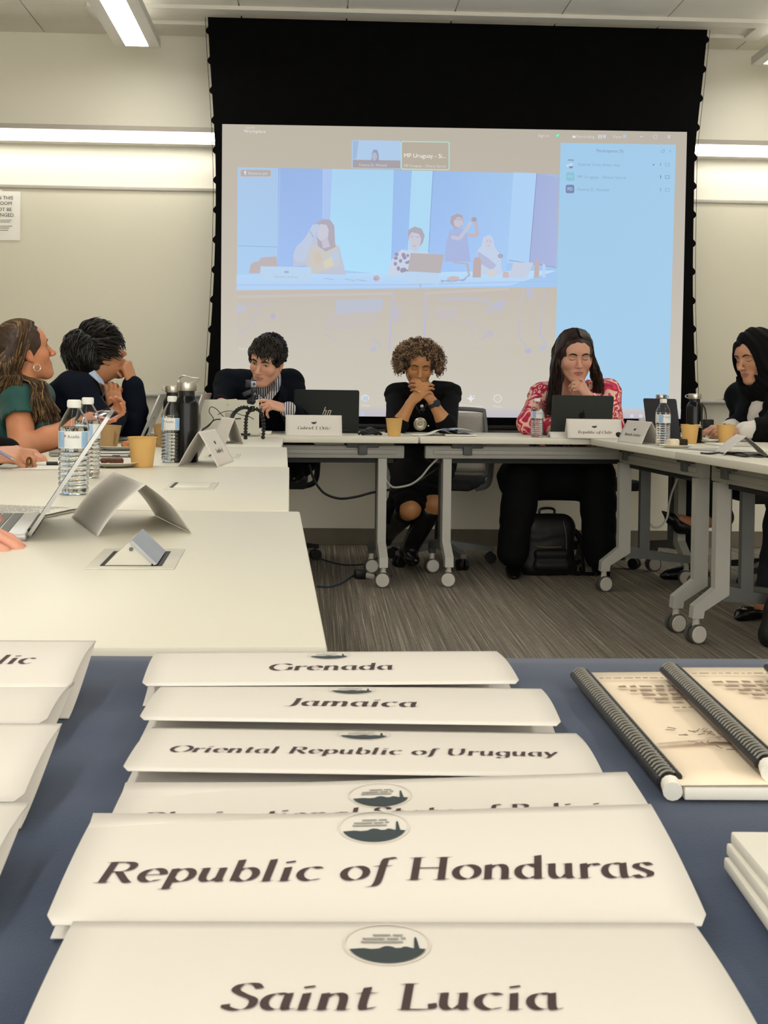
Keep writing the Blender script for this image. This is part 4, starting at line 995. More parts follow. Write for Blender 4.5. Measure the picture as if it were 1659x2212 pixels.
# nearest laptop on the left, silver, seen edge-on
h0 = at_z(56, 1171, TZ)
laptop('silver laptop with grey keys at the left edge, its screen seen edge-on', (h0.x-.024, h0.y+.155), -PI/2+.155, .31, .215, .222, .57, M_silver, M_key, thick=.012)
laptop('grey laptop in front of the man in the navy sweater, screen leaning back', (-.755, 5.22), -PI/2+.02, .30, .20, .205, .40, M_silver, M_key, decal=dec_slot)
laptop('grey laptop with brownish glow behind the black flask, seen from the side', (at_z(424, 938, TZ).x, 5.66), -PI/2-.06, .28, .19, .20, .32, M_silver, M_key)
laptop('black laptop with silver slanted emblem in front of the man in the blazer', (.045, 6.17), PI+.10-PI*0, .335, .22, .215, -.0-.18+.36, M_hp, M_keyb, decal=dec_hp).rotation_euler = (0, 0, PI+.0)
laptop('charcoal laptop with dark fruit emblem in front of the woman in pink', (at_y(1254, 940, 6.00).x, 6.00), PI, .312, .21, .205, .22, M_dark, M_keyb, decal=dec_fruit)
hn, hf = Vector((1.737, 5.62, 0)), Vector((1.655, 5.88, 0)); hm = (hn+hf)/2
laptop('dark tablet laptop leaning open in front of the woman in the black headscarf', (hm.x, hm.y), math.atan2(hf.y-hn.y, hf.x-hn.x), .275, .19, .198, .16, mat('slate_lid', (66, 68, 76), rough=0.55, metal=0.2), M_keyb, thick=.010)
tb = laptop('white tablet computer with a silver sticker on its back, left of the small tripod', (at_y(497, 915, 5.66).x, 5.66), PI, .275, .17, .165, .15, mat('white_tablet_shell', (212, 210, 196), rough=0.4, var=0.02), M_key, thick=.012, decal=dec_square)
MB().cyl((.01, .0272, .15), (.01, .0242, .15), .004, n=14).build('camera_lens', M_blackp, tb)

# closed laptop with a plate on it
p = at_z(240, 988, TZ); cl_ = thing('closed_laptop', 'closed grey laptop on the left tables, under a plate and a brown cup', 'laptop', (p.x-.045, p.y+.115, TZ), (0, 0, .03))
MB().bx(-.16, .15, -.112, .112, .002, .0115, bev=.003).build('base', M_silver, cl_); MB().bx(-.16, .15, -.112, .112, .0122, .0178, bev=.0028).build('lid', M_silver, cl_)
mb = MB(); mb.bx(.045, .070, -.1135, -.111, .0045, .0075); mb.bx(.095, .108, -.1135, -.111, .0045, .0078, bev=.001); mb.build('ports', M_blackp, cl_)
# plates
M_plate = mat('paper_plate', (234, 230, 216), rough=0.6, var=0.015)
def plate(loc, label, r=.075):
    t = thing('paper_plate', label, 'plate', loc, group='small white paper plates')
    o = MB().lathe([(.0003, .001), (r*.62, .001), (r*.72, .004), (r*.95, .012), (r, .0125), (r*.95, .0135), (r*.70, .0055), (r*.60, .0028), (.0003, .0028)], 44).build('dish', M_plate, t); return t
def on(px, py, z): p = at_z(px, py, z); return Vector((p.x, p.y, z))
q = on(236, 1012, TZ); plate((q.x, q.y+.07, TZ+.0016), 'white plate with a brownie beside the nearest water bottles', .078)
M_brown = mat('brownie', (84, 52, 32), rough=0.85, var=0.3, vscale=80, bump=0.6, bscale=180)
t = thing('brownie', 'dark brownie on the plate beside the nearest water bottles', 'brownie', (q.x-.005, q.y+.065, TZ+.0052))
MB().box((0, 0, .009), (.066, .05, .018), (0, 0, .1), bev=.005, seg=3).build('crumb', M_brown, t)
mb = MB(); mb.box((0, 0, .0185), (.060, .044, .003), (0, 0, .1), bev=.0014); mb.build('crust', mat('brownie_crust', (112, 72, 46), rough=0.7, var=0.3, vscale=120), t)
q2 = on(262, 968, TZ+.018); pl2 = plate((p.x+.035, p.y+.125, TZ+.0182), 'white plate with a pastry on the closed laptop', .072); pl2.location = (p.x-.0, p.y+.135, TZ+.0182)
t = thing('pastry', 'orange-brown pastry on the plate on the closed laptop', 'pastry', (p.x+.040, p.y+.15, TZ+.0218))
mb = MB(); rg = random.Random(5)
for k in range(9): a = -1.2+2.4*k/8; mb.sphere((.022*math.sin(a), .014*math.cos(a)-.008, .012+.003*math.cos(a*1.3)), .0115+.002*math.cos(a), 12, (1, 1.05, .95))
mb.build('crust', mat('baked_crust', (192, 122, 62), rough=0.6, var=0.25, vscale=70, bump=0.4, bscale=150), t)
mb = MB()
for k in range(6): mb.sphere((-.03+.05*rg.random(), -.02+.02*rg.random(), .002), .003, 8)
mb.build('crumbs', mat('crumbs', (206, 150, 90), rough=0.8), t)
q = on(1472, 969.5, TZ); plate((q.x, q.y+.07, TZ+.001), 'white plate with a slice of layer cake on the right table', .072)
t = thing('cake_slice', 'slice of cake, half cream and half chocolate, on the right table', 'cake', (q.x+.002, q.y+.06, TZ+.004), (0, 0, .15))
b = MB(); b.box((-.022, 0, .018), (.045, .045, .034), bev=.008, seg=3); b.build('cream', mat('cake_cream', (232, 218, 190), rough=0.7, var=0.12, vscale=60, bump=0.5, bscale=90), t)
b = MB(); b.box((.018, 0, .018), (.038, .045, .034), bev=.006, seg=3); b.build('chocolate_sponge', mat('cake_chocolate', (46, 28, 20), rough=0.8, var=0.3, vscale=90, bump=0.6, bscale=150), t)
q = on(1539, 958, TZ); plate((q.x, q.y+.07, TZ+.001), 'white plate between the tan cups on the right table', .075)
t = thing('napkin', 'crumpled white napkin on the plate between the tan cups', 'napkin', (q.x-.035, q.y+.07, TZ+.006))
rg = random.Random(9); mb = MB(); mb.grid(lambda u, v: Vector((-.035+.07*u, -.03+.06*v, .012+.014*math.sin(u*7+2*math.sin(v*5))*math.cos(v*6+1.3)+.006*math.sin(17*u*v+3*u))), 26, 26); o = mb.build('napkin_cloth', M_paper, t); solidify(o, .0006, 1)
q = on(219, 1010, TZ); t = thing('napkin', 'crumpled napkin beside the brownie plate behind the near water bottles', 'napkin', (q.x, q.y+.012, TZ+.0006))
mb = MB(); mb.grid(lambda u, v: Vector((-.02+.04*u, -.02+.04*v, .008+.008*math.sin(u*8+2*math.sin(v*6))*math.cos(v*7+1)+.003*math.sin(15*u*v+3*u))), 22, 22); o = mb.build('napkin_cloth', M_paper, t); solidify(o, .0006, 1)

# ------------------------------------------------------------------ loose papers
def sheets(name, label, c, rot, W=.216, H=.279, n=2, text=True, group=None, bow=.004, cat='papers'):
    t = thing(name, label, cat, (c[0], c[1], TZ+.0006), (0, 0, rot), group=group)
    for k in range(n):
        mb = MB(); mb.grid(lambda u, v: Vector((-W/2+W*u+.006*k, -H/2+H*v-.005*k, .0012*k+.0003+bow*abs(u-.5)**3*4*(k == n-1))), 10, 10); o = mb.build('sheet', M_paper, t); o.rotation_euler = (0, 0, .05*k); solidify(o, .0004, 1)
    if text:
        mb = MB(); rg = random.Random(len(label)+n); k = n-1
        for r_ in range(17):
            y = H/2-.03-.012*r_
            x = -W/2+.022
            while x < W/2-.03-(.05 if r_ % 5 == 4 else 0):
                w_ = .006+.014*rg.random(); mb.bx(x, x+w_, y, y+.0028, .0012*k+.0014+bow*.25, .0012*k+.0016+bow*.25); x += w_+.003
        o = mb.build('print_rows', M_inkg, t, smooth=False); o.rotation_euler = (0, 0, .05*k)
    return t
q = on(20, 1126, TZ); sheets('printed_sheets', 'printed sheets behind the silver laptop at the left edge', (q.x-.05, q.y+.10), -.3, n=2, bow=.010)
q = on(85, 1012, TZ); sheets('printed_sheets', 'white sheets under the pen and the brownie plate, left tables', (q.x+.03, q.y+.09), .12, n=1, text=False, bow=.0)
q = on(1560, 975, TZ); sheets('printed_sheets', 'printed sheets beside the tent card on the right table', (q.x+.02, q.y+.06), .4, n=2, bow=.003)
# pen on the white sheets
q = on(104, 1006, TZ); t = thing('pen', 'black and white pen lying on white sheets beside the near water bottles', 'pen', (q.x, q.y, TZ+.0068), (0, 0, .12))
MB().cyl((-.005, 0, 0), (.07, 0, 0), .0055, .0052, 14).build('barrel', M_blackp, t); MB().cyl((-.005, 0, 0), (-.035, 0, -.001), .0056, .004, 14).build('grip', M_cap, t); MB().cyl((.028, 0, 0), (.031, 0, 0), .0058, n=14).build('ring', M_steel, t)
# open booklets in front of the woman with curly hair
q = on(965, 942.5, TZ); t = thing('open_booklet', 'open glossy booklets and papers in front of the woman with curly hair', 'booklet', (q.x, q.y+.12, TZ+.0008))
mb = MB(); mb.grid(lambda u, v: Vector((-.17+.30*u, -.10+.2*v, .001+.030*math.exp(-((u-.50)/.16)**2)*(1-.25*v))), 24, 6); o = mb.build('lower_cover', M_paper, t); solidify(o, .0008, 1)
mb = MB(); mb.grid(lambda u, v: Vector((-.02+.14*u, -.105+.2*v, .012+.020*math.exp(-((u-.25)/.35)**2))), 14, 6); o = mb.build('glossy_page', mat('booklet_blue_print', (92, 120, 160), rough=0.3, var=0.6, vscale=25), t); solidify(o, .0008, 1)
mb = MB(); mb.grid(lambda u, v: Vector((.00+.15*u, -.09+.2*v, .022+.014*math.sin(u*PI)*(1-.3*u))), 14, 6); o = mb.build('upper_page', mat('booklet_pale_print', (186, 196, 206), rough=0.35, var=0.3, vscale=18), t); solidify(o, .0008, 1)
mb = MB(); mb.bx(-.005, .155, -.112, .08, .0015, .008, bev=.002); mb.build('page_block', M_paper, t)
# black case and mouse-like bundle
def lump(name, label, cat, c, r, sc3, m, seed):
    t = thing(name, label, cat, c)
    b = bmesh.new(); bmesh.ops.create_icosphere(b, subdivisions=4, radius=1)
    rg = random.Random(seed); ph = [rg.random()*6 for _ in range(6)]
    for v in b.verts:
        d = 1+.14*math.sin(3*v.co.x+ph[0]+2*v.co.z)+.10*math.sin(5*v.co.y+ph[1])*math.cos(4*v.co.x+ph[2])
        v.co = Vector((v.co.x*sc3[0], v.co.y*sc3[1], max(v.co.z, -.55)*sc3[2]))*d*r
    zmin = min(v.co.z for v in b.verts)
    for v in b.verts: v.co.z -= zmin
    MB().bm(b).build('pouch_body', m, t); return t
q = on(800, 942.5, TZ)
t = lump('headset_bundle', 'black headset bundle on the back table beside the black laptop', 'headset', (q.x, q.y+.10, TZ+.001), .03, (1.3, .9, .75), M_blackp, 2)
MB().tube(spline([(-.055, -.02, .006), (-.03, -.035, .02), (.0, -.04, .012), (.035, -.03, .016), (.058, -.01, .006), (.035, .01, .012)], 8), .006, 8).build('ear_loop', M_blackp, t)
q = on(1340, 948.5, TZ); t = lump('glasses_case', 'black soft case beside the card reading Republic of Chile', 'case', (q.x, q.y+.05, TZ+.001), .026, (1.3, 1.9, .85), mat('black_nylon', (20, 20, 24), rough=0.7), 4)
MB().box((-.03, -.03, .012), (.012, .004, .008), (0, 0, .5), bev=.001).build('zip_pull', M_tray, t)
# black cable on the right table and spiral notebook
pts = [on(x, y, TZ) for x, y in ((1514, 980.5), (1535, 982), (1560, 979), (1585, 984), (1610, 988), (1640, 985), (1665, 990), (1690, 990))]
c0 = pts[0]; t = MB().tube([q-c0+Vector((0, 0, .0036)) for q in spline(pts, 6)], .0034, 8).build('black_cable', M_blackp, None); t.location = c0; tag(t, 'black cable lying along the inner edge of the right table', 'cable')
pts = [on(x, y, TZ) for x, y in ((1532, 980.5), (1556, 983.5), (1590, 981), (1625, 990), (1680, 986))]
c0 = pts[0]; t = MB().tube([q-c0+Vector((0, 0, .0034+.006*math.sin(i*.3)**2)) for i, q in enumerate(spline(pts, 6))], .0026, 8).build('thin_cable', M_blackp, None); t.location = c0; tag(t, 'thinner dark cable crossing the black cable on the right table', 'cable')
q = on(1598, 965, TZ); t = thing('spiral_notebook', 'small wire-bound notebook behind the tent card on the right table', 'notebook', (q.x, q.y+.012, TZ+.001), (0, 0, .05))
MB().bx(-.075, .075, 0, .20, 0, .007, bev=.001).build('pages', M_paper, t)
mb = MB()
for k in range(24): mb.tube([(-.07+.14*k/23, .006*math.cos(a)+.0, .005+.006*math.sin(a)) for a in [2*PI*i/10 for i in range(10)]], .0009, 5, closed=True)
mb.build('wire_binding', M_steel, t)

# ------------------------------------------------------------------ standing tent cards
def tent(label, near, dirv, base=.12, hgt=.09, L=.279, text=None, size=.0245, side=1, curl=.004, tv=.040, sv=.082, sr=.0145, group='tent name cards standing on the tables'):
    """near: floor point midway under the near end of the ridge; dirv: ridge direction; lettering on the leaf to the right (side=1) or left (-1) of dirv"""
    d = Vector((dirv[0], dirv[1], 0)).normalized(); n_ = Vector((d.y, -d.x, 0))
    t = thing('tent_name_card', label, 'name card', (near[0], near[1], TZ+.0008), group=group)
    def leaf(s_):
        def f(u, v, dz=0.0):   # u along ridge 0..L, v 0 (foot) .. 1 (ridge)
            out = base/2*(1-v)*s_; bulge = curl*math.sin(PI*v)*(1 if s_*1 else 1)
            nn = (n_*s_*hgt + Vector((0, 0, base/2))).normalized()
            return d*u + n_*out + Vector((0, 0, hgt*v)) + nn*(bulge+dz)
        return f
    for s_ in (1, -1):
        f = leaf(s_); mb = MB(); mb.grid(lambda a, c: f(L*a, c), 12, 14); o = mb.build('front_leaf' if s_ == side else 'back_leaf', M_card, t); solidify(o, .0005, 0)
    if text:
        ln = math.hypot(base/2, hgt); f = leaf(side)
        # reading direction: left to right as seen by someone facing the leaf
        fn = lambda u, v: f(L/2 + (u if side > 0 else -u), min(1, v/ln), .0007)
        mb = MB(); nib_text(mb, text, fn, size, 0, tv, track=.03); mb.build('lettering', M_letter, t, smooth=False); seal(t, fn, 0, sv, sr, True)
    return t
a_, c_ = on(208, 1161, TZ), on(417, 1152, TZ); mid = (a_+c_)/2
tent('large blank-sided tent card standing end-on nearest the camera, left tables', (mid.x, mid.y), (-.36, 1), base=.150, hgt=.080, curl=.007)
a_, c_ = on(384, 1010, TZ), on(469, 1008, TZ); mid = (a_+c_)/2
tent('tent card standing end-on right of the tall black flask', (mid.x, mid.y), (.10, 1), base=.118, hgt=.102, text='Republic of', size=.02, side=1, curl=.002)
a_, c_ = on(492, 959.5, TZ), on(522, 959.5, TZ); mid = (a_+c_)/2
tent('blank tent card beside the small tripod on the left tables', (mid.x, mid.y), (-.28, 1), base=.075, hgt=.104, curl=.002)
p0, p1 = on(616, 942, TZ), on(738, 943, TZ)
tent('white standing card with a printed name, before the black laptop', (p0.x, p0.y+.055), (p1.x-p0.x, p1.y-p0.y), base=.09, hgt=.100, text='Gabriel J. Ortiz', size=.0225, side=1, tv=.034, sv=.076, L=.272, curl=.001)
p0, p1 = on(1229, 947.5, TZ), on(1352, 949, TZ)
tent('name card reading Republic of Chile before the charcoal laptop', (p0.x, p0.y+.07), (p1.x-p0.x, p1.y-p0.y), base=.10, hgt=.095, text='Republic of Chile', size=.0215, side=1, tv=.027, sv=.072, L=.272, curl=.001)
p0 = on(1389, 960, TZ); p1 = on(1345, 955, TZ); d = (p1-p0).normalized(); n_ = Vector((-d.y, d.x, 0))
tent('name card turned sideways, left of the water bottle on the right table', (p0.x+.042, p0.y+.01), (d.x, d.y), base=.095, hgt=.100, text='Manuela Londono', size=.0205, side=-1, tv=.034, sv=.074, L=.262, curl=.002)
p0 = on(1380, 938, TZ)
tent('blank name card half hidden behind the sideways-turned name card on the right', (p0.x, p0.y), (1, .12), base=.09, hgt=.090, L=.20, curl=.001)
a_, c_ = on(1563, 983, TZ), on(1661, 987, TZ); mid = (a_+c_)/2
tent('blank tent card standing end-on at the right edge of the photo', (mid.x, mid.y), (.22, 1), base=.165, hgt=.072, curl=.003)
p0, p1 = on(1189, 946, TZ), on(1262, 946.8, TZ)
tent('low blank card lying flat before the charcoal laptop', (p0.x, p0.y+.05), (p1.x-p0.x, p1.y-p0.y), base=.10, hgt=.028, L=.17, curl=.003)
# white booklet pile under the tripod and tablet
q = on(515, 938, TZ); t = thing('white_folders', 'low pile of white folders between the white tablet and the tripod', 'folders', (q.x+.02, q.y+.05, TZ+.0006))
MB().bx(-.16, .14, -.04, .12, 0, .012, bev=.002).build('lower_folder', M_paper, t); MB().bx(-.17, .09, -.01, .13, .0125, .026, bev=.002).build('upper_folder', M_cap, t)

# ------------------------------------------------------------------ small bendy-legged tripod with an action camera
q = on(541, 949, TZ); t = thing('bendy_tripod', 'small black bendy-legged tripod standing before the man in the blazer', 'tripod', (q.x, q.y, TZ))
sc_ = q.y/F_PX
def T(px, py, dy=0.0): return Vector(((px-541)*sc_, dy, (948-py)*sc_))
def legb(pts, name='leg'):
    mb = MB(); c = spline(pts, 10); tot = len(c); acc = 0; last = c[0]; N_ = 10
    L_ = sum((c[i+1]-c[i]).length for i in range(tot-1)); step = L_/N_; want = 0; run = 0
    mb.tube(c, .0035, 8)
    for i in range(tot-1):
        seg_ = (c[i+1]-c[i]).length
        while want <= run+seg_+1e-6 and want <= L_+1e-6:
            k = (want-run)/max(seg_, 1e-9); p_ = c[i].lerp(c[i+1], min(1, k)); d_ = (c[i+1]-c[i]).normalized(); m_ = d_.to_track_quat('Z', 'Y').to_matrix().to_4x4()
            big = want > L_-step*.5
            if big: mb.sphere(p_, .0095, 14)
            else: mb.lathe([(.0035, -.0085), (.0095, -.002), (.0100, .001), (.0045, .0075)], 14, Matrix.Translation(p_) @ m_)
            want += step
        run += seg_
    mb.build(name, M_rub, t)
M_rub = mat('black_rubber', (24, 23, 24), rough=0.4, var=0.2)
legb([T(543, 885), T(530, 879, -.01), T(516, 883, -.03), T(506, 893, -.05), T(503, 901, -.07)])
legb([T(543, 884, 0), T(536, 889, -.012), T(532, 903, -.02), T(531, 925, -.015), T(530.5, 945, -.004)])
legb([T(547, 884, .005), T(558, 884, .01), T(566, 899, .012), T(569, 922, .01), T(568, 943, .0)])
mb = MB(); mb.cyl(T(545, 886), T(545, 876), .010, n=18); mb.sphere(T(544, 866), .0155, 18); mb.cyl(T(544, 866), T(536, 866, -.012), .013, n=18); mb.cyl(T(546, 862), T(548, 852), .011, n=14); mb.build('ball_head', M_rub, t)
cmp_ = thing('action_camera', 'tiny grey-fronted action camera with folding screen on the bendy tripod', 'camera', t.location + T(546, 852))
mb = MB(); mb.box(T(534, 848)-T(546, 852), (.045, .012, .020), (0, -.45, 0), bev=.002); mb.build('fold_out_screen', M_rub, cmp_)
mb = MB(); mb.box(T(547, 842)-T(546, 852), (.016, .022, .026), (0, .15, 0), bev=.002); mb.build('mount', M_rub, cmp_)
MB().box(T(541, 828)-T(546, 852), (.048, .028, .034), bev=.004).build('camera_body', M_rub, cmp_)
MB().box(T(547, 829)-T(546, 852)+Vector((0, -.0145, 0)), (.024, .003, .028), bev=.002).build('front_plate', mat('camera_silver', (150, 156, 164), rough=0.35, metal=0.4), cmp_)
MB().cyl(T(548, 829)-T(546, 852)+Vector((0, -.015, 0)), T(548, 829)-T(546, 852)+Vector((0, -.019, 0)), .006, n=18).build('lens', M_blackp, cmp_)
# cables around the tablet
def cable(name, label, pts, r=.0022, m=None):
    pts = [Vector(p_) for p_ in pts]; c0 = pts[0].copy()
    o = MB().tube([p_-c0 for p_ in spline(pts, 8)], r, 7).build(name, m or M_blackp, None); o.location = c0; tag(o, label, 'cable'); return o
Yc = 5.45
cable('charging_cable', 'thin black cable looping up to the white tablet', [at_y(x, y, Yc+.04*math.sin(i)) for i, (x, y) in enumerate(((437, 927), (450, 918), (461, 905), (452, 890), (456, 879), (468, 884), (476, 893), (484, 901)))], .0018)
cable('power_cable', 'thicker black cable bunched behind the blank tent card', [at_y(x, y, Yc-.05+.02*i) for i, (x, y) in enumerate(((436, 930), (450, 921), (462, 908), (478, 906), (492, 909), (500, 906), (520, 904)))], .0030)
cable('earphone_cable', 'thin dark cable lying from the tablet towards the man in the blazer', [at_y(x, y, Yc) for x, y in ((470, 896), (482, 890), (500, 888), (520, 896), (538, 900), (548, 906))], .0016)
# ================================================================== smooth solid modelling for people and soft things
def A3(v): return np.array((v[0], v[1], v[2]), np.float64)
class Solid:
    """smooth union of tapered limbs and ellipsoids, meshed as one continuous surface"""
    def __init__(s): s.ops = []
    def cap(s, a, b, ra, rb=None, k=.012, sub=False):
        a, b = A3(a), A3(b); rb = ra if rb is None else rb; r = max(ra, rb)
        s.ops.append(('c', a, b, ra, rb, k, sub, np.minimum(a, b)-r, np.maximum(a, b)+r)); return s
    def ell(s, c, r, R=None, k=.015, sub=False):
        c = A3(c); r = A3(r); R = np.eye(3) if R is None else np.array(R, float)
        e = np.sqrt(((R*r[None, :])**2).sum(1)); s.ops.append(('e', c, r, R, None, k, sub, c-e, c+e)); return s
    def half(s, p, n, k=.004):
        """cut away everything on the side n points to"""
        s.ops.append(('h', A3(p), A3(n)/np.linalg.norm(A3(n)), None, None, k, True, None, None)); return s
    def chain(s, pts, rs, k=.012):
        for i in range(len(pts)-1): s.cap(pts[i], pts[i+1], rs[i], rs[i+1], k)
        return s
    @staticmethod
    def dist(op, P):
        if op[0] == 'c':
            a, b = op[1], op[2]; ba = b-a; L2 = max(1e-12, ba@ba); q = P-a.astype(P.dtype)
            t = np.clip((q@ba.astype(P.dtype))/L2, 0, 1).astype(P.dtype)
            d = q-t[..., None]*ba.astype(P.dtype)
            return np.sqrt((d*d).sum(-1))-(op[3]+t*(op[4]-op[3]))
        if op[0] == 'e':
            q = (P-op[1].astype(P.dtype))@op[3].astype(P.dtype); r = op[2].astype(P.dtype)
            k0 = np.sqrt(((q/r)**2).sum(-1)); k1 = np.sqrt(((q/(r*r))**2).sum(-1))+1e-9
            return k0*(k0-1)/k1
        return -((P-op[1].astype(P.dtype))@op[2].astype(P.dtype))
    @staticmethod
    def mix(D, d, k, sub):
        if sub:
            h = np.maximum(k-np.abs(D+d), 0)/k; return np.maximum(D, -d)+h*h*k*.25
        h = np.maximum(k-np.abs(D-d), 0)/k; return np.minimum(D, d)-h*h*k*.25
    def at(s, P):
        P = np.atleast_2d(np.array(P, float)); D = np.full(len(P), 1.0)
        for op in s.ops: D = s.mix(D, s.dist(op, P), op[5], op[6])
        return D
    def mesh(s, h, disp=None, lo=None, hi=None):
        adds = [o for o in s.ops if not o[6]]
        L = np.min([o[7] for o in adds], axis=0)-.02; H = np.max([o[8] for o in adds], axis=0)+.02
        if lo is not None: L = np.maximum(L, lo)
        if hi is not None: H = np.minimum(H, hi)
        n = np.ceil((H-L)/h).astype(int)+1
        D = np.ones(n, np.float32); ax = [(L[i]+h*np.arange(n[i])).astype(np.float32) for i in range(3)]
        for op in s.ops:
            if op[7] is None: i0 = np.zeros(3, int); i1 = n
            else:
                m_ = op[5]+2.5*h
                i0 = np.clip(np.floor((op[7]-m_-L)/h).astype(int), 0, n); i1 = np.clip(np.ceil((op[8]+m_-L)/h).astype(int)+1, 0, n)
            if (i1 <= i0).any(): continue
            sl = tuple(slice(i0[i], i1[i]) for i in range(3))
            P = np.stack(np.meshgrid(*[ax[i][sl[i]] for i in range(3)], indexing='ij'), -1)
            D[sl] = s.mix(D[sl], s.dist(op, P).astype(np.float32), op[5], op[6])
        if disp is not None:
            near = np.argwhere(np.abs(D) < .03); Pn = near*h+L
            D[near[:, 0], near[:, 1], near[:, 2]] += disp(Pn).astype(np.float32)
        D[0], D[-1] = np.maximum(D[0], h*.1), np.maximum(D[-1], h*.1); D[:, 0] = np.maximum(D[:, 0], h*.1); D[:, -1] = np.maximum(D[:, -1], h*.1); D[:, :, 0] = np.maximum(D[:, :, 0], h*.1); D[:, :, -1] = np.maximum(D[:, :, -1], h*.1)
        return surface_net(D, L, h)
def surface_net(D, L, h):
    S_ = D < 0
    c = np.zeros(tuple(k-1 for k in D.shape), np.int8)
    for i in (0, 1):
        for j in (0, 1):
            for k in (0, 1): c += S_[i:D.shape[0]-1+i, j:D.shape[1]-1+j, k:D.shape[2]-1+k]
    act = (c > 0) & (c < 8); ai = np.argwhere(act)
    if len(ai) == 0: return np.zeros((0, 3)), np.zeros((0, 4), int)
    idx = np.full(act.shape, -1, np.int32); idx[act] = np.arange(len(ai))
    off = [(i, j, k) for i in (0, 1) for j in (0, 1) for k in (0, 1)]
    val = np.stack([D[ai[:, 0]+o[0], ai[:, 1]+o[1], ai[:, 2]+o[2]] for o in off], 1).astype(np.float64)
    pos = np.zeros((len(ai), 3)); cnt = np.zeros(len(ai))
    for a in range(8):
        for b in range(a+1, 8):
            if sum(abs(off[a][q]-off[b][q]) for q in range(3)) != 1: continue
            va, vb = val[:, a], val[:, b]; m_ = (va < 0) != (vb < 0)
            t = np.where(m_, va/np.where(m_, va-vb, 1), 0)
            p = np.array(off[a])[None]+t[:, None]*(np.array(off[b])-np.array(off[a]))[None]
            pos += p*m_[:, None]; cnt += m_
    V = L+h*(ai+pos/cnt[:, None])
    F = []
    for ax in range(3):
        u, v = [(1, 2), (2, 0), (0, 1)][ax]
        s0 = [slice(None)]*3; s1 = [slice(None)]*3; s0[ax] = slice(0, -1); s1[ax] = slice(1, None)
        e = S_[tuple(s0)] != S_[tuple(s1)]
        q = np.argwhere(e); ok = (q[:, u] > 0) & (q[:, v] > 0) & (q[:, u] < D.shape[u]-1) & (q[:, v] < D.shape[v]-1); q = q[ok]
        ins = S_[q[:, 0], q[:, 1], q[:, 2]]
        def cell(du, dv): w_ = q.copy(); w_[:, u] += du; w_[:, v] += dv; return idx[w_[:, 0], w_[:, 1], w_[:, 2]]
        f = np.stack([cell(-1, -1), cell(0, -1), cell(0, 0), cell(-1, 0)], 1)
        f[~ins] = f[~ins][:, ::-1]; F.append(f)
    F = np.concatenate(F); F = F[(F >= 0).all(1)]
    return V, F
def mesh_obj(name, V, F, m, parent=None, origin=None, cols=None):
    og = A3(origin) if origin is not None else np.zeros(3)
    me = bpy.data.meshes.new(name); me.vertices.add(len(V)); me.vertices.foreach_set('co', (V-og).astype(np.float32).ravel())
    me.loops.add(len(F)*4); me.loops.foreach_set('vertex_index', F.astype(np.int32).ravel())
    me.polygons.add(len(F)); me.polygons.foreach_set('loop_start', np.arange(0, len(F)*4, 4, dtype=np.int32)); me.polygons.foreach_set('loop_total', np.full(len(F), 4, np.int32))
    me.update(calc_edges=True); me.validate()
    me.polygons.foreach_set('use_smooth', np.ones(len(me.polygons), bool))
    me.materials.append(m)
    if cols is not None:
        ca = me.color_attributes.new('Col', 'FLOAT_COLOR', 'POINT'); ca.data.foreach_set('color', np.concatenate([cols, np.ones((len(V), 1))], 1).astype(np.float32).ravel())
    o = bpy.data.objects.new(name, me); COL.objects.link(o)
    if parent is not None: o.parent = parent
    return o
def folds(amp, fx, seed, dirv=(0, 0, 1)):
    rg = np.random.RandomState(seed); ph = rg.rand(8)*6.28; d = A3(dirv)/np.linalg.norm(dirv)
    def f(P):
        w_ = .03*np.sin(P[:, 0]*17+ph[0])+.03*np.sin(P[:, 1]*19+ph[1])+.02*np.sin(P[:, 2]*23+ph[2])
        s_ = P@d+w_
        return amp*(np.sin(s_*fx+ph[3])*(.5+.5*np.sin(P[:, 0]*13+P[:, 2]*9+ph[4]))+.5*np.sin(s_*fx*1.9+ph[5]+P[:, 0]*20))
    return f

# ------------------------------------------------------------------ heads
HEADS = []
class Head:
    """local axes: x = the person's right as seen... x right hand side, y forward, z up; origin between the ears"""
    def __init__(s, px, py, Y, local, yaw, pitch, roll, scale=1.0):
        """the head's local point `local` projects to (px, py) at depth Y; yaw 0 faces +Y, positive turns to +X; pitch down > 0; roll > 0 tips the top to the person's right"""
        fwd = np.array((math.sin(yaw)*math.cos(pitch), math.cos(yaw)*math.cos(pitch), -math.sin(pitch)))
        rt = np.array((math.cos(yaw), -math.sin(yaw), 0.0)); up = np.cross(rt, fwd)
        c, q = math.cos(roll), math.sin(roll); rt2 = rt*c-up*q; up2 = up*c+rt*q
        s.R = np.stack([rt2, fwd, up2], 1); s.s = scale
        s.c = A3(at_y(px, py, Y))-s.R@(A3(local)*scale); HEADS.append(s)
    def w(s, p): return s.c+s.R@(A3(p)*s.s)
    def d(s, v): return s.R@A3(v)
    def loc(s, P): return ((P-s.c)@s.R)/s.s
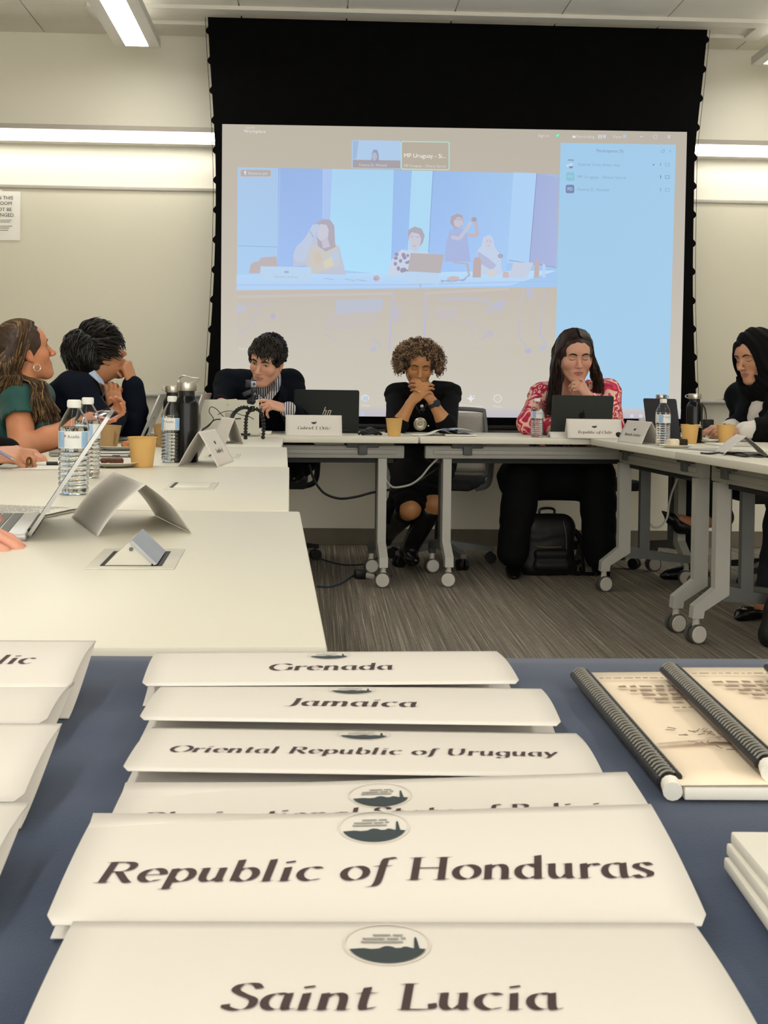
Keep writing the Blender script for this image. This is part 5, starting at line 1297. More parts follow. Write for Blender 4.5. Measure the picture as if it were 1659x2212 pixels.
def add_head(B, H, o):
    """o: options eye ('open','down','closed'), jaw, nose, lips, width"""
    S_ = H.s; R = H.R; jw = o.get('jaw', 1.0); nz = o.get('nose', 1.0); lp = o.get('lips', 1.0); fw = o.get('width', 1.0)
    def E(c, r, k=.015, sub=False, rot=None): B.ell(H.w(c), A3(r)*S_, R if rot is None else R@rot, k*S_, sub)
    def C(a, b, ra, rb=None, k=.012, sub=False): B.cap(H.w(a), H.w(b), ra*S_, (rb if rb is not None else ra)*S_, k*S_, sub)
    E((0, -.014, .036), (.076, .096, .084))
    E((0, .022, -.022), (.063*fw, .064, .082), .03)
    for q in (-1, 1):
        C((q*.050*jw, -.002, -.050), (q*.020*jw, .058, -.094), .019, .017, .03)
        E((q*.041*fw, .055, -.024), (.023, .022, .022), .022)
    E((0, .066, -.096), (.024*jw, .021, .018), .025)
    C((-.036, .073, .029), (.036, .073, .029), .012, None, .02)
    E((0, .052, .052), (.050, .035, .036), .03)
    for q in (-1, 1):
        E((q*.0315, .098, .009), (.017, .0185, .0115), .014, True)
        E((q*.0315, .0655, .0085), (.0165, .0148, .0120), .005)
    C((0, .079, .022), (0, .096+.010*nz, -.022), .0080, .0100, .012)
    E((0, .099+.010*nz, -.027), (.0115, .0115, .0100), .008)
    for q in (-1, 1): E((q*.0115, .093+.006*nz, -.030), (.0078, .0095, .0068), .004)
    for q in (-1, 1): E((q*.0060, .098+.008*nz, -.0375), (.0028, .0040, .0025), .003, True)
    # mouth
    E((0, .069, -.062), (.036, .0205, .024), .014)
    for q in (-1, 1):
        C((0, .0868, -.0565), (q*.023, .0790, -.0605), .0045*lp, .0022, .005)
        C((0, .0862, -.0672), (q*.021, .0790, -.0630), .0056*lp, .0026, .005)
    for q in (-1, 1): C((0, .0925, -.0618), (q*.025, .0815, -.0612), .0015, .0010, .0025, True)
    # ears
    if o.get('ears', True):
        ce = math.radians(14); rot = np.array(((1, 0, 0), (0, math.cos(ce), -math.sin(ce)), (0, math.sin(ce), math.cos(ce))))
        for q in (-1, 1):
            E((q*.078*fw, -.010, -.004), (.0085, .0175, .0310), .006, False, rot)
            E((q*.087*fw, -.006, -.002), (.0060, .0095, .0200), .004, True, rot)
            E((q*.076*fw, .002, -.030), (.006, .008, .009), .005)
    if o.get('eye') == 'open':
        op = o.get('open', .0050)
        for q in (-1, 1): E((q*.0315, .0860, .0070), (.0130, .0115, op), .002, True)
def head_details(H, B, o, root, skin, og):
    _lip(H, B, root, og)
    _details(H, B, o, root, skin, og)
def _lip(H, B, root, og):
    ys_ = np.linspace(.12, .05, 141); c = []
    for x in np.linspace(-.024, .024, 9):
        z = -.0614+.0012*(abs(x)/.024)**2*0-.0008*math.cos(x*260); P = np.array([H.w((x, y, z)) for y in ys_]); d = B.at(P); i = int(np.argmax((d < 0) & (ys_ < .094))); c.append(Vector(H.w((x, ys_[i]+.0002, z))-A3(og)))
    MB().tube(spline(c, 2), [H.s*.0010*(.35+.65*math.sin(PI*(i+.5)/17)) for i in range(17)], 5).build('mouth_line', M_mouth, root)
M_mouth = mat('mouth_line', (96, 42, 40), rough=0.7)
def _details(H, B, o, root, skin, og):
    """eyeballs, lids' lash lines, brows: meshes of their own"""
    og = A3(og)
    def W(p): return Vector(H.w(p)-og)
    def surf(x, z):
        ys_ = np.linspace(.14, .03, 120); P = np.array([H.w((x, y, z)) for y in ys_]); d = B.at(P)
        i = int(np.argmax(d < 0)); return ys_[i] if d[i] < 0 else .07
    hair = o.get('brow_mat'); k = o.get('brow', 1.0)
    for q in (-1, 1):
        pts = [(q*x, z) for x, z in ((.011, .0255), (.020, .0300), (.032, .0330), (.043, .0300), (.050, .0240))]
        c = spline([W((x, surf(x, z)+.0004, z)) for x, z in pts], 4)
        n = len(c); MB().tube(c, [H.s*k*(.0012+.0024*math.sin(PI*min(1, (i+2.0)/n))) for i in range(n)], 6).build('eyebrow', hair, root)
        if o.get('eye') == 'open':
            b = MB(); g = o.get('gaze', (0, 1, -.25)); gv = Vector(H.d(g)).normalized(); M_ = Matrix.Translation(W((q*.0315, .0672, .0078))) @ gv.to_track_quat('Z', 'Y').to_matrix().to_4x4()
            r = .0128*H.s; prof = [(r*math.sin(a), r*math.cos(a)) for a in np.linspace(0.001, PI-.001, 26)]
            vs = MB().lathe(prof, 24)
            for f, in zip(vs.f):
                a = math.atan2(math.hypot(*vs.v[f[0]][:2]), vs.v[f[0]][2])
                b.mi = 2 if a < .16 else (1 if a < .44 else 0); o_ = len(b.v)
            b.v = [tuple(M_ @ Vector(v)) for v in vs.v]; b.f = vs.f; b.c = [None]*len(vs.f)
            b.m = []
            for f in vs.f:
                a = math.atan2(math.hypot(*vs.v[f[0]][:2]), vs.v[f[0]][2]); b.m.append(2 if a < .16 else (1 if a < .44 else 0))
            b.build('eye', [M_eyew, o.get('iris', M_iris), M_pupil], root)
            up = [(.0185, .0070), (.0245, .0112), (.0320, .0125), (.0395, .0108), (.0450, .0070)]
            MB().tube(spline([W((q*x, surf(x*q, z)+.0006, z)) for x, z in up], 4), .0011*H.s, 5).build('lashes', M_lash, root)
        else:
            dz = o.get('lid', .0)
            lo_ = [(.0180, .0045), (.0250, .0008), (.0320, -.0005), (.0390, .0006), (.0455, .0040)]
            MB().tube(spline([W((q*x, surf(x*q, z+dz)+.0006, z+dz)) for x, z in lo_], 4), [.0008*H.s]*3+[.0016*H.s]*11+[.0010*H.s]*3, 5).build('lashes', M_lash, root)
def skin_cols(V, H, tone, lip, flush=.25):
    p = H.loc(V); n = len(V); t = np.array(rgb(*tone)[:3]); c = np.tile(t, (n, 1))
    v_ = 1+.05*np.sin(V[:, 0]*61+V[:, 2]*47)*np.sin(V[:, 1]*53+V[:, 2]*31)
    c = c*v_[:, None]
    fl = np.zeros(n)
    for q in (-1, 1): fl += np.exp(-(((p[:, 0]-q*.042)/.02)**2+((p[:, 1]-.07)/.03)**2+((p[:, 2]+.026)/.018)**2))
    fl += .8*np.exp(-((p[:, 0]/.014)**2+((p[:, 1]-.11)/.02)**2+((p[:, 2]+.027)/.014)**2))
    fl += .9*np.exp(-(((np.abs(p[:, 0])-.083)/.012)**2+((p[:, 1]+.008)/.02)**2+((p[:, 2]+.004)/.03)**2))
    fcol = t*np.array((1.0, .70, .62)); fl = fl*(p[:, 1] < .118); f_ = np.clip(fl*flush*1.6, 0, .7)[:, None]; c = c*(1-f_)+fcol*f_
    x, z = np.abs(p[:, 0]), p[:, 2]
    up = -.0545-.0060*(x/.022)**1.5+.0014*np.exp(-((x-.006)/.004)**2); dn = -.0735+.0100*(x/.022)**2
    m_ = (x < .0235) & (z < up+.0015) & (z > dn-.0005) & (p[:, 1] > .072) & (p[:, 1] < .0955)
    c[m_] = .25*c[m_]+.75*np.array(rgb(*lip)[:3])
    return c
M_eyew = mat('eye_white', (226, 220, 212), rough=0.25, var=0.0); M_iris = mat('brown_iris', (62, 42, 28), rough=0.2); M_pupil = mat('pupil', (10, 8, 8), rough=0.1)
M_lash = mat('lashes', (30, 22, 20), rough=0.8)
M_skin = vcol_mat('skin', rough=0.48, spec=0.4, sss=0.12)
M_nail = mat('fingernail', (222, 178, 160), rough=0.3, var=0.02)

# ------------------------------------------------------------------ hands
def hand(B, W, F, N, side, curls, thumb, spread=(.10, .03, -.03, -.10), sc_=1.0, k=.0045, nails=None):
    """W wrist, F towards the knuckles, N out of the back of the hand; side +1 left, -1 right hand.
    curls: four triples of joint angles (degrees); thumb: three directions in (F, T, N) axes, T = thumb side"""
    W, F, N = A3(W), A3(F), A3(N); F = F/np.linalg.norm(F); N = N-F*(N@F); N = N/np.linalg.norm(N); T = side*np.cross(F, N)
    offs = (.0255, .0085, -.0085, -.0245); ln = (.088, .092, .087, .079); fl = ((.040, .026, .021), (.044, .029, .022), (.041, .027, .021), (.033, .021, .019)); rr = (.0088, .0090, .0085, .0076)
    tips = []
    B.ell(W+(F*.046+T*.001)*sc_, np.array((.036, .046, .0125))*sc_, np.stack([T, F, N], 1), .012)
    B.cap(W-F*.012*sc_, W+F*.018*sc_, .0225*sc_, .021*sc_, .014)
    for i in range(4):
        b0 = W+(F*ln[i]+T*offs[i])*sc_
        B.cap(W+(F*.02+T*offs[i]*.6)*sc_, b0, .0115*sc_, .0100*sc_, .010)
        th = 0.0; p = b0
        dirT = spread[i]
        for j in range(3):
            th += math.radians(curls[i][j]); d = F*math.cos(th)-N*math.sin(th)+T*dirT*math.cos(th); d = d/np.linalg.norm(d)
            q = p+d*fl[i][j]*sc_; ra = rr[i]*(1-.07*j)*sc_; B.cap(p, q, ra*1.02, ra*.92, k if j else .007); p = q
        tips.append(p)
        if nails is not None:
            nn = F*math.sin(th)+N*math.cos(th); nails.append((p-d*.002*sc_, d, nn, rr[i]*.86*sc_))
    p = W+(F*.018+T*.020-N*.004)*sc_; segs = (.046, .032, .027); r_ = (.0135, .0105, .0095, .0082)
    for j in range(3):
        d = F*thumb[j][0]+T*thumb[j][1]+N*thumb[j][2]; d = d/np.linalg.norm(d); q = p+d*segs[j]*sc_
        B.cap(p, q, r_[j]*sc_, r_[j+1]*sc_, .012 if j == 0 else k); p = q
    tips.append(p)
    if nails is not None:
        nn = T*.7+N*.7; nn = nn-d*(nn@d); nn = nn/np.linalg.norm(nn); nails.append((p-d*.002*sc_, d, nn, .0082*sc_))
    return tips
def hit(B, px, py, y0=5.2, y1=6.9):
    """the point of a solid met by the sight line through a pixel"""
    P = np.array([A3(at_y(px, py, y)) for y in np.linspace(y0, y1, 420)]); d = B.at(P); i = int(np.argmax(d < 0))
    return P[i] if d[i] < 0 else P[len(P)//2]
def add_nails(nails, root, og):
    for p, d, nn, r in nails:
        p = p-A3(og); s_ = np.cross(d, nn); mb = MB()
        mb.grid(lambda u, v: Vector(p+d*(.0005+.0075*(v-.35))+s_*(u-.5)*r*1.25*(1-.25*max(0, v-.6))+nn*(r*1.03*math.cos((u-.5)*1.2)+.0003)), 6, 4)
        mb.build('fingernail', M_nail, root)
GRIP = ((55, 60, 35),)*4
REST = ((18, 25, 15), (20, 28, 15), (22, 30, 16), (24, 32, 18))

# ------------------------------------------------------------------ bodies and clothes
def torso(B, pel, neck, shL, shR, g=0.0, w=1.0, k=.05, bust=0.0, depth=1.0):
    pel, neck, shL, shR = A3(pel), A3(neck), A3(shL), A3(shR)
    rt = (shR-shL); rt /= np.linalg.norm(rt); up = neck-pel; up /= np.linalg.norm(up); fw = np.cross(up, rt); fw /= np.linalg.norm(fw); rt = np.cross(fw, up)
    R = np.stack([rt, fw, up], 1); f = lambda t: pel+(neck-pel)*t
    mid = (shL+shR)/2
    B.ell(f(.66), ((.155*w+g), (.108*depth+g), (.155+g)), R, k)
    B.ell(f(.38), ((.142*w+g), (.108*depth+g), (.16+g)), R, k)
    B.ell(f(.04), ((.172*w+g), (.128*depth+g), (.125+g)), R, k)
    B.cap(shL, shR, .055+g, None, k*.8)
    for q in (shL, shR): B.cap(f(.985), q, .042+g, .052+g, k*.8)
    if bust:
        for q in (-1, 1): B.ell(f(.60)+fw*.085+rt*q*.075, (bust+g, bust*.8+g, bust+g), R, .05)
    return R, f
def arm(B, sh, el, wr, r=(.050, .040, .041, .027), g=0.0, upto=1.0, k=.015):
    sh, el, wr = A3(sh), A3(el), A3(wr)
    B.cap(sh, el, r[0]+g, r[1]+g, k)
    if upto > 0:
        e = el+(wr-el)*upto; m_ = el+(wr-el)*min(.35, upto)
        B.cap(el, m_, r[1]+g, r[2]+g, k); B.cap(m_, e, r[2]+g, r[2]+(r[3]-r[2])*upto+g, k)
def leg(B, hip, kn, an, r=(.085, .056, .052, .036), g=0.0, k=.02):
    B.cap(hip, kn, r[0]+g, r[1]+g, k); B.cap(kn, A3(kn)*.65+A3(an)*.35, r[1]+g, r[2]+g, k); B.cap(A3(kn)*.65+A3(an)*.35, an, r[2]+g, r[3]+g, k)
def shoe_solid(B, an, toe, h=.0):
    an, toe = A3(an), A3(toe); d = toe-an; d[2] = 0; L_ = np.linalg.norm(d); d /= L_
    heel = an-d*.035
    z0 = h
    B.cap((heel[0], heel[1], z0+.032), (an[0]+d[0]*.06, an[1]+d[1]*.06, z0+.036), .034, .037, .02)
    B.cap((an[0]+d[0]*.06, an[1]+d[1]*.06, z0+.036), (toe[0]-d[0]*.03, toe[1]-d[1]*.03, z0+.026), .037, .024, .02)
    B.cap((an[0]+d[0]*.10, an[1]+d[1]*.10, z0+.026), (toe[0], toe[1], z0+.018), .034, .014, .02)
    B.half((0, 0, z0+.001), (0, 0, -1))
# hair
def scalp(u, v, rad=(.083, .104, .092)):
    """u azimuth (0 = front), v elevation"""
    return np.array((rad[0]*math.sin(u)*math.cos(v), -.014+rad[1]*math.cos(u)*math.cos(v), .036+rad[2]*math.sin(v)))
def strand(mb, pts, r0, r1, col, n=5):
    c = spline([Vector(p) for p in pts], 3); k = len(c); mb.col = np.array(col)
    mb.tube(c, [r0*(1-(i/(k-1))**2)+r1*(i/(k-1))**2 if i > 0 else r0*.6 for i in range(k)], n)
M_hair = vcol_mat('hair', rough=0.45, spec=0.35)
def shade(c, rg, v): f = 1+v*(rg.random()*2-1); return tuple(x*f for x in rgb(*c)[:3])+(1,)
def person(label, base, group=None): return thing('person', label, 'person', base)
# ================================================================== people
def solid_part(B, name, m, root, h=.006, disp=None, lo=None, hi=None):
    V, F = B.mesh(h, disp, lo, hi); return mesh_obj(name, V, F, m, root, root.location)
def skin_part(B, H, root, tone, lip, h=.0032, flush=.25, name='body'):
    V, F = B.mesh(h); return mesh_obj(name, V, F, M_skin, root, root.location, skin_cols(V, H, tone, lip, flush))
def hair_cap(H, col, grow=.010, front=.115, fz=-.030, name='hair', root=None, extra=None, seed=1, low=-.12, disp=.004, width=.085, fr=.100):
    B = Solid(); S_ = H.s
    B.ell(H.w((0, -.018, .038)), np.array((.078+grow, .098+grow, .088+grow))*S_, H.R)
    if extra: extra(B)
    B.ell(H.w((0, front, fz)), np.array((width, .075, fr))*S_, H.R, .010, True)
    B.ell(H.w((0, .030, low)), np.array((.11, .105, .085))*S_, H.R, .012, True)
    rg = np.random.RandomState(seed); ph = rg.rand(9)*6.28
    def dsp(P):
        p = H.loc(P); return disp*(np.sin(p[:, 0]*90+ph[0]+3*np.sin(p[:, 2]*40+ph[1]))*np.sin(p[:, 1]*80+ph[2]+2*np.sin(p[:, 0]*50))+.6*np.sin(p[:, 2]*130+ph[3]+4*np.sin(p[:, 1]*37+ph[4])))
    V, F = B.mesh(.004, dsp)
    c = np.tile(np.array(rgb(*col)[:3]), (len(V), 1))*(1+.25*np.sin(V[:, 0]*260+V[:, 2]*190)*np.sin(V[:, 1]*230))[:, None]
    return mesh_obj(name, V, F, M_hair, root, root.location, np.clip(c, 0, 1)), B
def tufts(H, root, parent, col, n, L, r, seed, flow, lift=.010, curl=.012, cond=None, rad=(.083, .104, .092), var=.45, freq=2.2):
    rg = random.Random(seed); mb = MB(); og = Vector(root.location); tot = 0; tries = 0
    while tot < n and tries < n*30:
        tries += 1
        u = rg.uniform(-PI, PI); v = math.asin(rg.uniform(-.35, 1.0)); p = scalp(u, v, rad)
        if cond and not cond(p, rg): continue
        tot += 1
        nrm = (p-np.array((0, -.014, .036)))/np.array(rad); nrm /= np.linalg.norm(nrm); f = np.array(flow(p, rg), float); f = f-nrm*(f@nrm); f /= np.linalg.norm(f)+1e-6; s_ = np.cross(nrm, f)
        l_ = L*rg.uniform(.6, 1.25); ph = rg.random()*6.3; cu = curl*rg.uniform(.5, 1.4); pts = []
        for k in range(6):
            t = k/5; q = p+nrm*(lift*(math.sin(t*PI*.75)*1.2+.25)-(.06*l_)*t*t*3*.5)+f*l_*t+s_*cu*math.sin(ph+t*PI*freq)+nrm*cu*.6*math.cos(ph+t*PI*freq)
            pts.append(Vector(H.w(q))-og)
        strand(mb, pts, r*rg.uniform(.7, 1.2)*H.s, r*.15, shade(col, rg, var))
    return mb.build('loose_strands', M_hair, parent)
def fringe_ok(p, rg, hl=.080, side=-.015):
    x, y, z = p
    if y > .02: return z > hl-.35*max(0, .06-y)
    if y > -.045: return z > .012
    return z > -.050

def root_at(label, pel): return person(label, (pel[0], pel[1], 0))
def legs_and_shoes(root, pel, rt, knees, ankles, toes, m, shoe_m, g=.016, name='trousers', h=.007, hem=.0):
    B = Solid(); pel, rt = A3(pel), A3(rt)
    B.ell(pel+np.array((0, 0, .0)), (.175, .15, .11), None, .05)
    for q, kn, an in zip((1, -1), knees, ankles):
        hip = pel+rt*q*.09; leg(B, hip, kn, an, (.088, .062, .056, .048), g)
    B.ell(pel+np.array((0, 0, .20)), (.25, .25, .10), None, .01, True)
    tr = solid_part(B, name, m, root, h, folds(.0035, 55, 3))
    for an, to in zip(ankles, toes):
        if to is None: continue
        S_ = Solid(); an_ = A3(an); shoe_solid(S_, an_, A3(to), to[2]-.018 if False else max(0, min(an_[2]-.075, 9))); solid_part(S_, 'shoe', shoe_m, root, .005)
    return tr
M_shoe = mat('black_leather', (14, 13, 13), rough=0.3, var=0.1)
M_navy = mat('navy_wool', (12, 16, 26), rough=0.9, var=0.12, vscale=60, bump=0.1, bscale=500, spec=0.15)
M_blk = mat('black_knit', (9, 9, 11), rough=0.88, var=0.12, vscale=40, spec=0.2)
M_blktr = mat('black_trouser', (10, 10, 12), rough=0.85, spec=0.2)
M_brow = mat('dark_brow', (34, 24, 18), rough=0.9)

# ------------------------------------------------------------------ the woman with curly hair, hands clasped at her mouth
def person_curly():
    Y = 6.60
    pel = A3(at_y(912, 1040, 6.72)); pel[2] = .56
    neck = A3(at_y(910, 838, 6.62)); shR = A3(at_y(856, 853, 6.60)); shL = A3(at_y(972, 851, 6.60))
    r = root_at('woman with curly brown hair in a black dress, hands clasped before her mouth', pel); og = r.location
    H = Head(907.5, 797.5, 6.42, (0, .080, .008), PI-.02, .36, -.03, .98)
    B = Solid(); add_head(B, H, dict(nose=1.15, jaw=.92, lips=.9))
    B.cap(H.w((0, -.025, -.060)), neck, .050, .054, .03); torso(B, pel, neck, shL, shR, -.022, .85)
    elR, elL = A3(at_y(853, 931, 6.30)), A3(at_y(968, 925, 6.30)); wrR, wrL = A3(at_y(889, 868, 6.27)), A3(at_y(932, 865, 6.27))
    arm(B, shR, elR, wrR, (.036, .034, .037, .024)); arm(B, shL, elL, wrL, (.036, .034, .037, .024))
    nails = []
    hand(B, wrR, (.66, -.26, .70), (-.42, -.84, .34), -1, ((16, 50, 26), (18, 50, 26), (20, 50, 26), (24, 50, 26)), ((.5, .5, -.5), (.8, .2, -.6), (.9, -.1, -.4)), sc_=.92, k=.003, nails=nails)
    hand(B, A3(wrL)+np.array((0, .006, .006)), (-.66, -.26, .70), (.42, -.84, .34), 1, ((16, 50, 26), (18, 50, 26), (20, 50, 26), (24, 50, 26)), ((.5, .5, -.5), (.8, .2, -.6), (.9, -.1, -.4)), sc_=.92, k=.003, nails=nails)
    # knees, bare between dress and boots
    knR, knL = A3(at_y(886, 1098, 6.20)), A3(at_y(936, 1086, 6.22)); anR, anL = A3(at_y(838, 1150, 6.58)), A3(at_y(882, 1190, 6.36))
    anL[2] = max(anL[2], .095)
    for q, kn, an in ((1, knR, anR), (-1, knL, anL)): leg(B, pel+np.array((-.08*q, 0, 0)), kn, an, (.070, .056, .046, .034))
    skin_part(B, H, r, (184, 130, 84), (150, 86, 66), .0032, .22)
    add_nails(nails, r, og)
    head_details(H, B, dict(brow_mat=M_brow, brow=.8, lid=.001), r, M_skin, og)
    # dress: scooped neck, three-quarter sleeves, skirt to the knee
    D = Solid(); torso(D, pel, neck, shL, shR, .004, .95, bust=.035)
    arm(D, shR, elR, wrR, (.050, .045, .045, .040), .004, .22); arm(D, shL, elL, wrL, (.050, .045, .045, .040), .004, .18)
    for q, kn in ((1, knR), (-1, knL)): D.cap(pel+np.array((-.09*q, 0, 0)), A3(kn)+np.array((0, .03, .012)), .105, .078, .05)
    D.cap(A3(pel)+np.array((-.02, -.1, -.02)), A3(at_y(845, 1112, 6.40)), .09, .055, .05)
    c = A3(at_y(909, 846, 6.50)); D.cap(c, c+np.array((0, .02, -.075)), .046, .030, .012, True); D.cap(H.w((0, -.03, -.09)), neck+np.array((0, 0, .03)), .066, .066, .01, True)
    solid_part(D, 'black_dress', M_blk, r, .005, folds(.003, 60, 2))
    for an, kn, to in ((anR, knR, at_y(818, 1152, 6.62)), (anL, knL, at_y(898, 1208, 6.24))):
        K = Solid(); a_ = A3(an); k_ = A3(kn); K.cap(k_*.80+a_*.20, a_, .062, .046, .01); d = A3(to)-a_; d[2] = min(d[2], -.03)
        K.cap(a_, a_+d*.5+np.array((0, 0, -.02)), .044, .036, .02); K.cap(a_+d*.5+np.array((0, 0, -.02)), a_+d+np.array((0, 0, -.005)), .034, .022, .02); K.cap(a_, a_+np.array((0, .03, -.055)), .036, .026, .02)
        K.half((0, 0, .004), (0, 0, -1)); solid_part(K, 'boot', M_shoe, r, .005)
    # curls
    rgb_ = (92, 70, 50)
    cap, _ = hair_cap(H, (70, 53, 38), .013, .122, -.014, root=r, seed=4, disp=.008, low=-.150, width=.081, fr=.114)
    rg = random.Random(11); mb = MB()
    for i in range(1150):
        u = rg.uniform(-PI, PI); v = math.asin(rg.uniform(-.62, 1.0)); p = scalp(u, v, (.106, .112, .094))
        if p[1] > .020 and p[2] < .090-.15*abs(p[0]) and abs(p[0]) < .076: continue
        if p[1] > -.01 and p[2] < .0 and abs(p[0]) < .080: continue
        nrm = p-np.array((0, -.014, .036)); nrm /= np.linalg.norm(nrm); ax_ = nrm*.45+np.array((rg.uniform(-.5, .5), rg.uniform(-.4, .4), -.55-.3*rg.random())); ax_ /= np.linalg.norm(ax_); t1 = np.cross(ax_, (rg.random()-.5, rg.random()-.5, rg.random()-.5)); t1 /= np.linalg.norm(t1); t2 = np.cross(ax_, t1)
        R_ = rg.uniform(.004, .009); turns = rg.uniform(1.0, 2.2); out = rg.uniform(.020, .048); pts = []
        for k in range(12):
            a = k/11*turns*2*PI; pts.append(Vector(H.w(p+nrm*(.010+.016*math.sin(PI*k/14))+ax_*out*k/11+t1*R_*math.cos(a)+t2*R_*math.sin(a)))-Vector(og))
        strand(mb, pts, .0024*rg.uniform(.6, 1.3), .0008, shade((146, 118, 88) if rg.random() < .5 else (86, 65, 47), rg, .4), 4)
    mb.build('curls', M_hair, cap)
    # watch, ring, earrings, necklace
    ax = (A3(wrL)-elL); ax /= np.linalg.norm(ax); pw = A3(wrL)-ax*.022; q_ = Vector(ax).to_track_quat('Z', 'Y').to_matrix().to_4x4()
    wt = MB().lathe([(.030, -.011), (.0315, -.011), (.0315, .011), (.030, .011), (.030, -.011)], 28, Matrix.Translation(Vector(pw)-og) @ q_).build('watch', mat('watch_strap', (38, 44, 48), rough=0.5), r)
    n_ = np.array((.35, -.9, .25)); n_ -= ax*(n_@ax); n_ /= np.linalg.norm(n_); pf = Vector(pw+n_*.030)-og; qf = Vector(n_).to_track_quat('Z', 'Y').to_matrix().to_4x4()
    MB().lathe([(.0003, .010), (.017, .010), (.019, .008), (.019, 0), (.0003, 0)][::-1], 28, Matrix.Translation(pf) @ qf).build('watch_face', mat('watch_dial', (30, 44, 56), rough=0.2), wt)
    for q in (-1, 1): MB().sphere(Vector(H.w((q*.080, -.004, -.046)))-og, .008, 14).build('earring', mat('dark_bead', (56, 44, 44), rough=0.3) if q > 0 else M_cap, r)
    nk = MB(); pts = spline([Vector(A3(at_y(x, y, Yy)))-og for x, y, Yy in ((886, 846, 6.56), (892, 862, 6.50), (899, 878, 6.475), (906, 892, 6.465), (914, 888, 6.47), (922, 872, 6.48), (929, 856, 6.52), (934, 846, 6.56))], 5)
    for i, p_ in enumerate(pts): nk.sphere(p_, .0055+.0018*math.sin(i*1.7), 10)
    nko = nk.build('bead_necklace', mat('dark_glass_bead', (34, 30, 32), rough=0.15, var=0.4, vscale=80), r)
    ftow = Matrix.Rotation(PI/2+.12, 4, 'X')
    pc = Vector(at_y(907.5, 916, 6.42))-og; MB().lathe([(.0003, .0085), (.006, .008), (.010, .004), (.016, .0068), (.023, .0058), (.026, .0085), (.034, .005), (.0365, .0015), (.0003, 0)][::-1], 40, Matrix.Translation(pc) @ ftow).build('silver_pendant', mat('pendant_silver', (198, 190, 168), rough=0.35, metal=0.5), nko)
    pc = Vector(at_y(913, 889, 6.435))-og; MB().lathe([(.0003, .012), (.010, .009), (.015, .004), (.0185, .0035), (.019, 0), (.0003, 0)][::-1], 30, Matrix.Translation(pc) @ ftow).build('black_pendant', M_flask, nko)
    MB().sphere(Vector(at_y(911.5, 877.5, 6.43))-og, .0095, 16).build('white_bead', M_cap, nko)
    MB().sphere(Vector(at_y(925.5, 920, 6.43))-og, .005, 12).build('brooch', M_cap, nko)
    MB().sphere(Vector(hit(B, 906, 846))-og, .0065, 12, (1.2, .6, .8)).build('ring', mat('gold', (214, 178, 104), rough=0.25, metal=0.9), r)
    return r
person_curly()

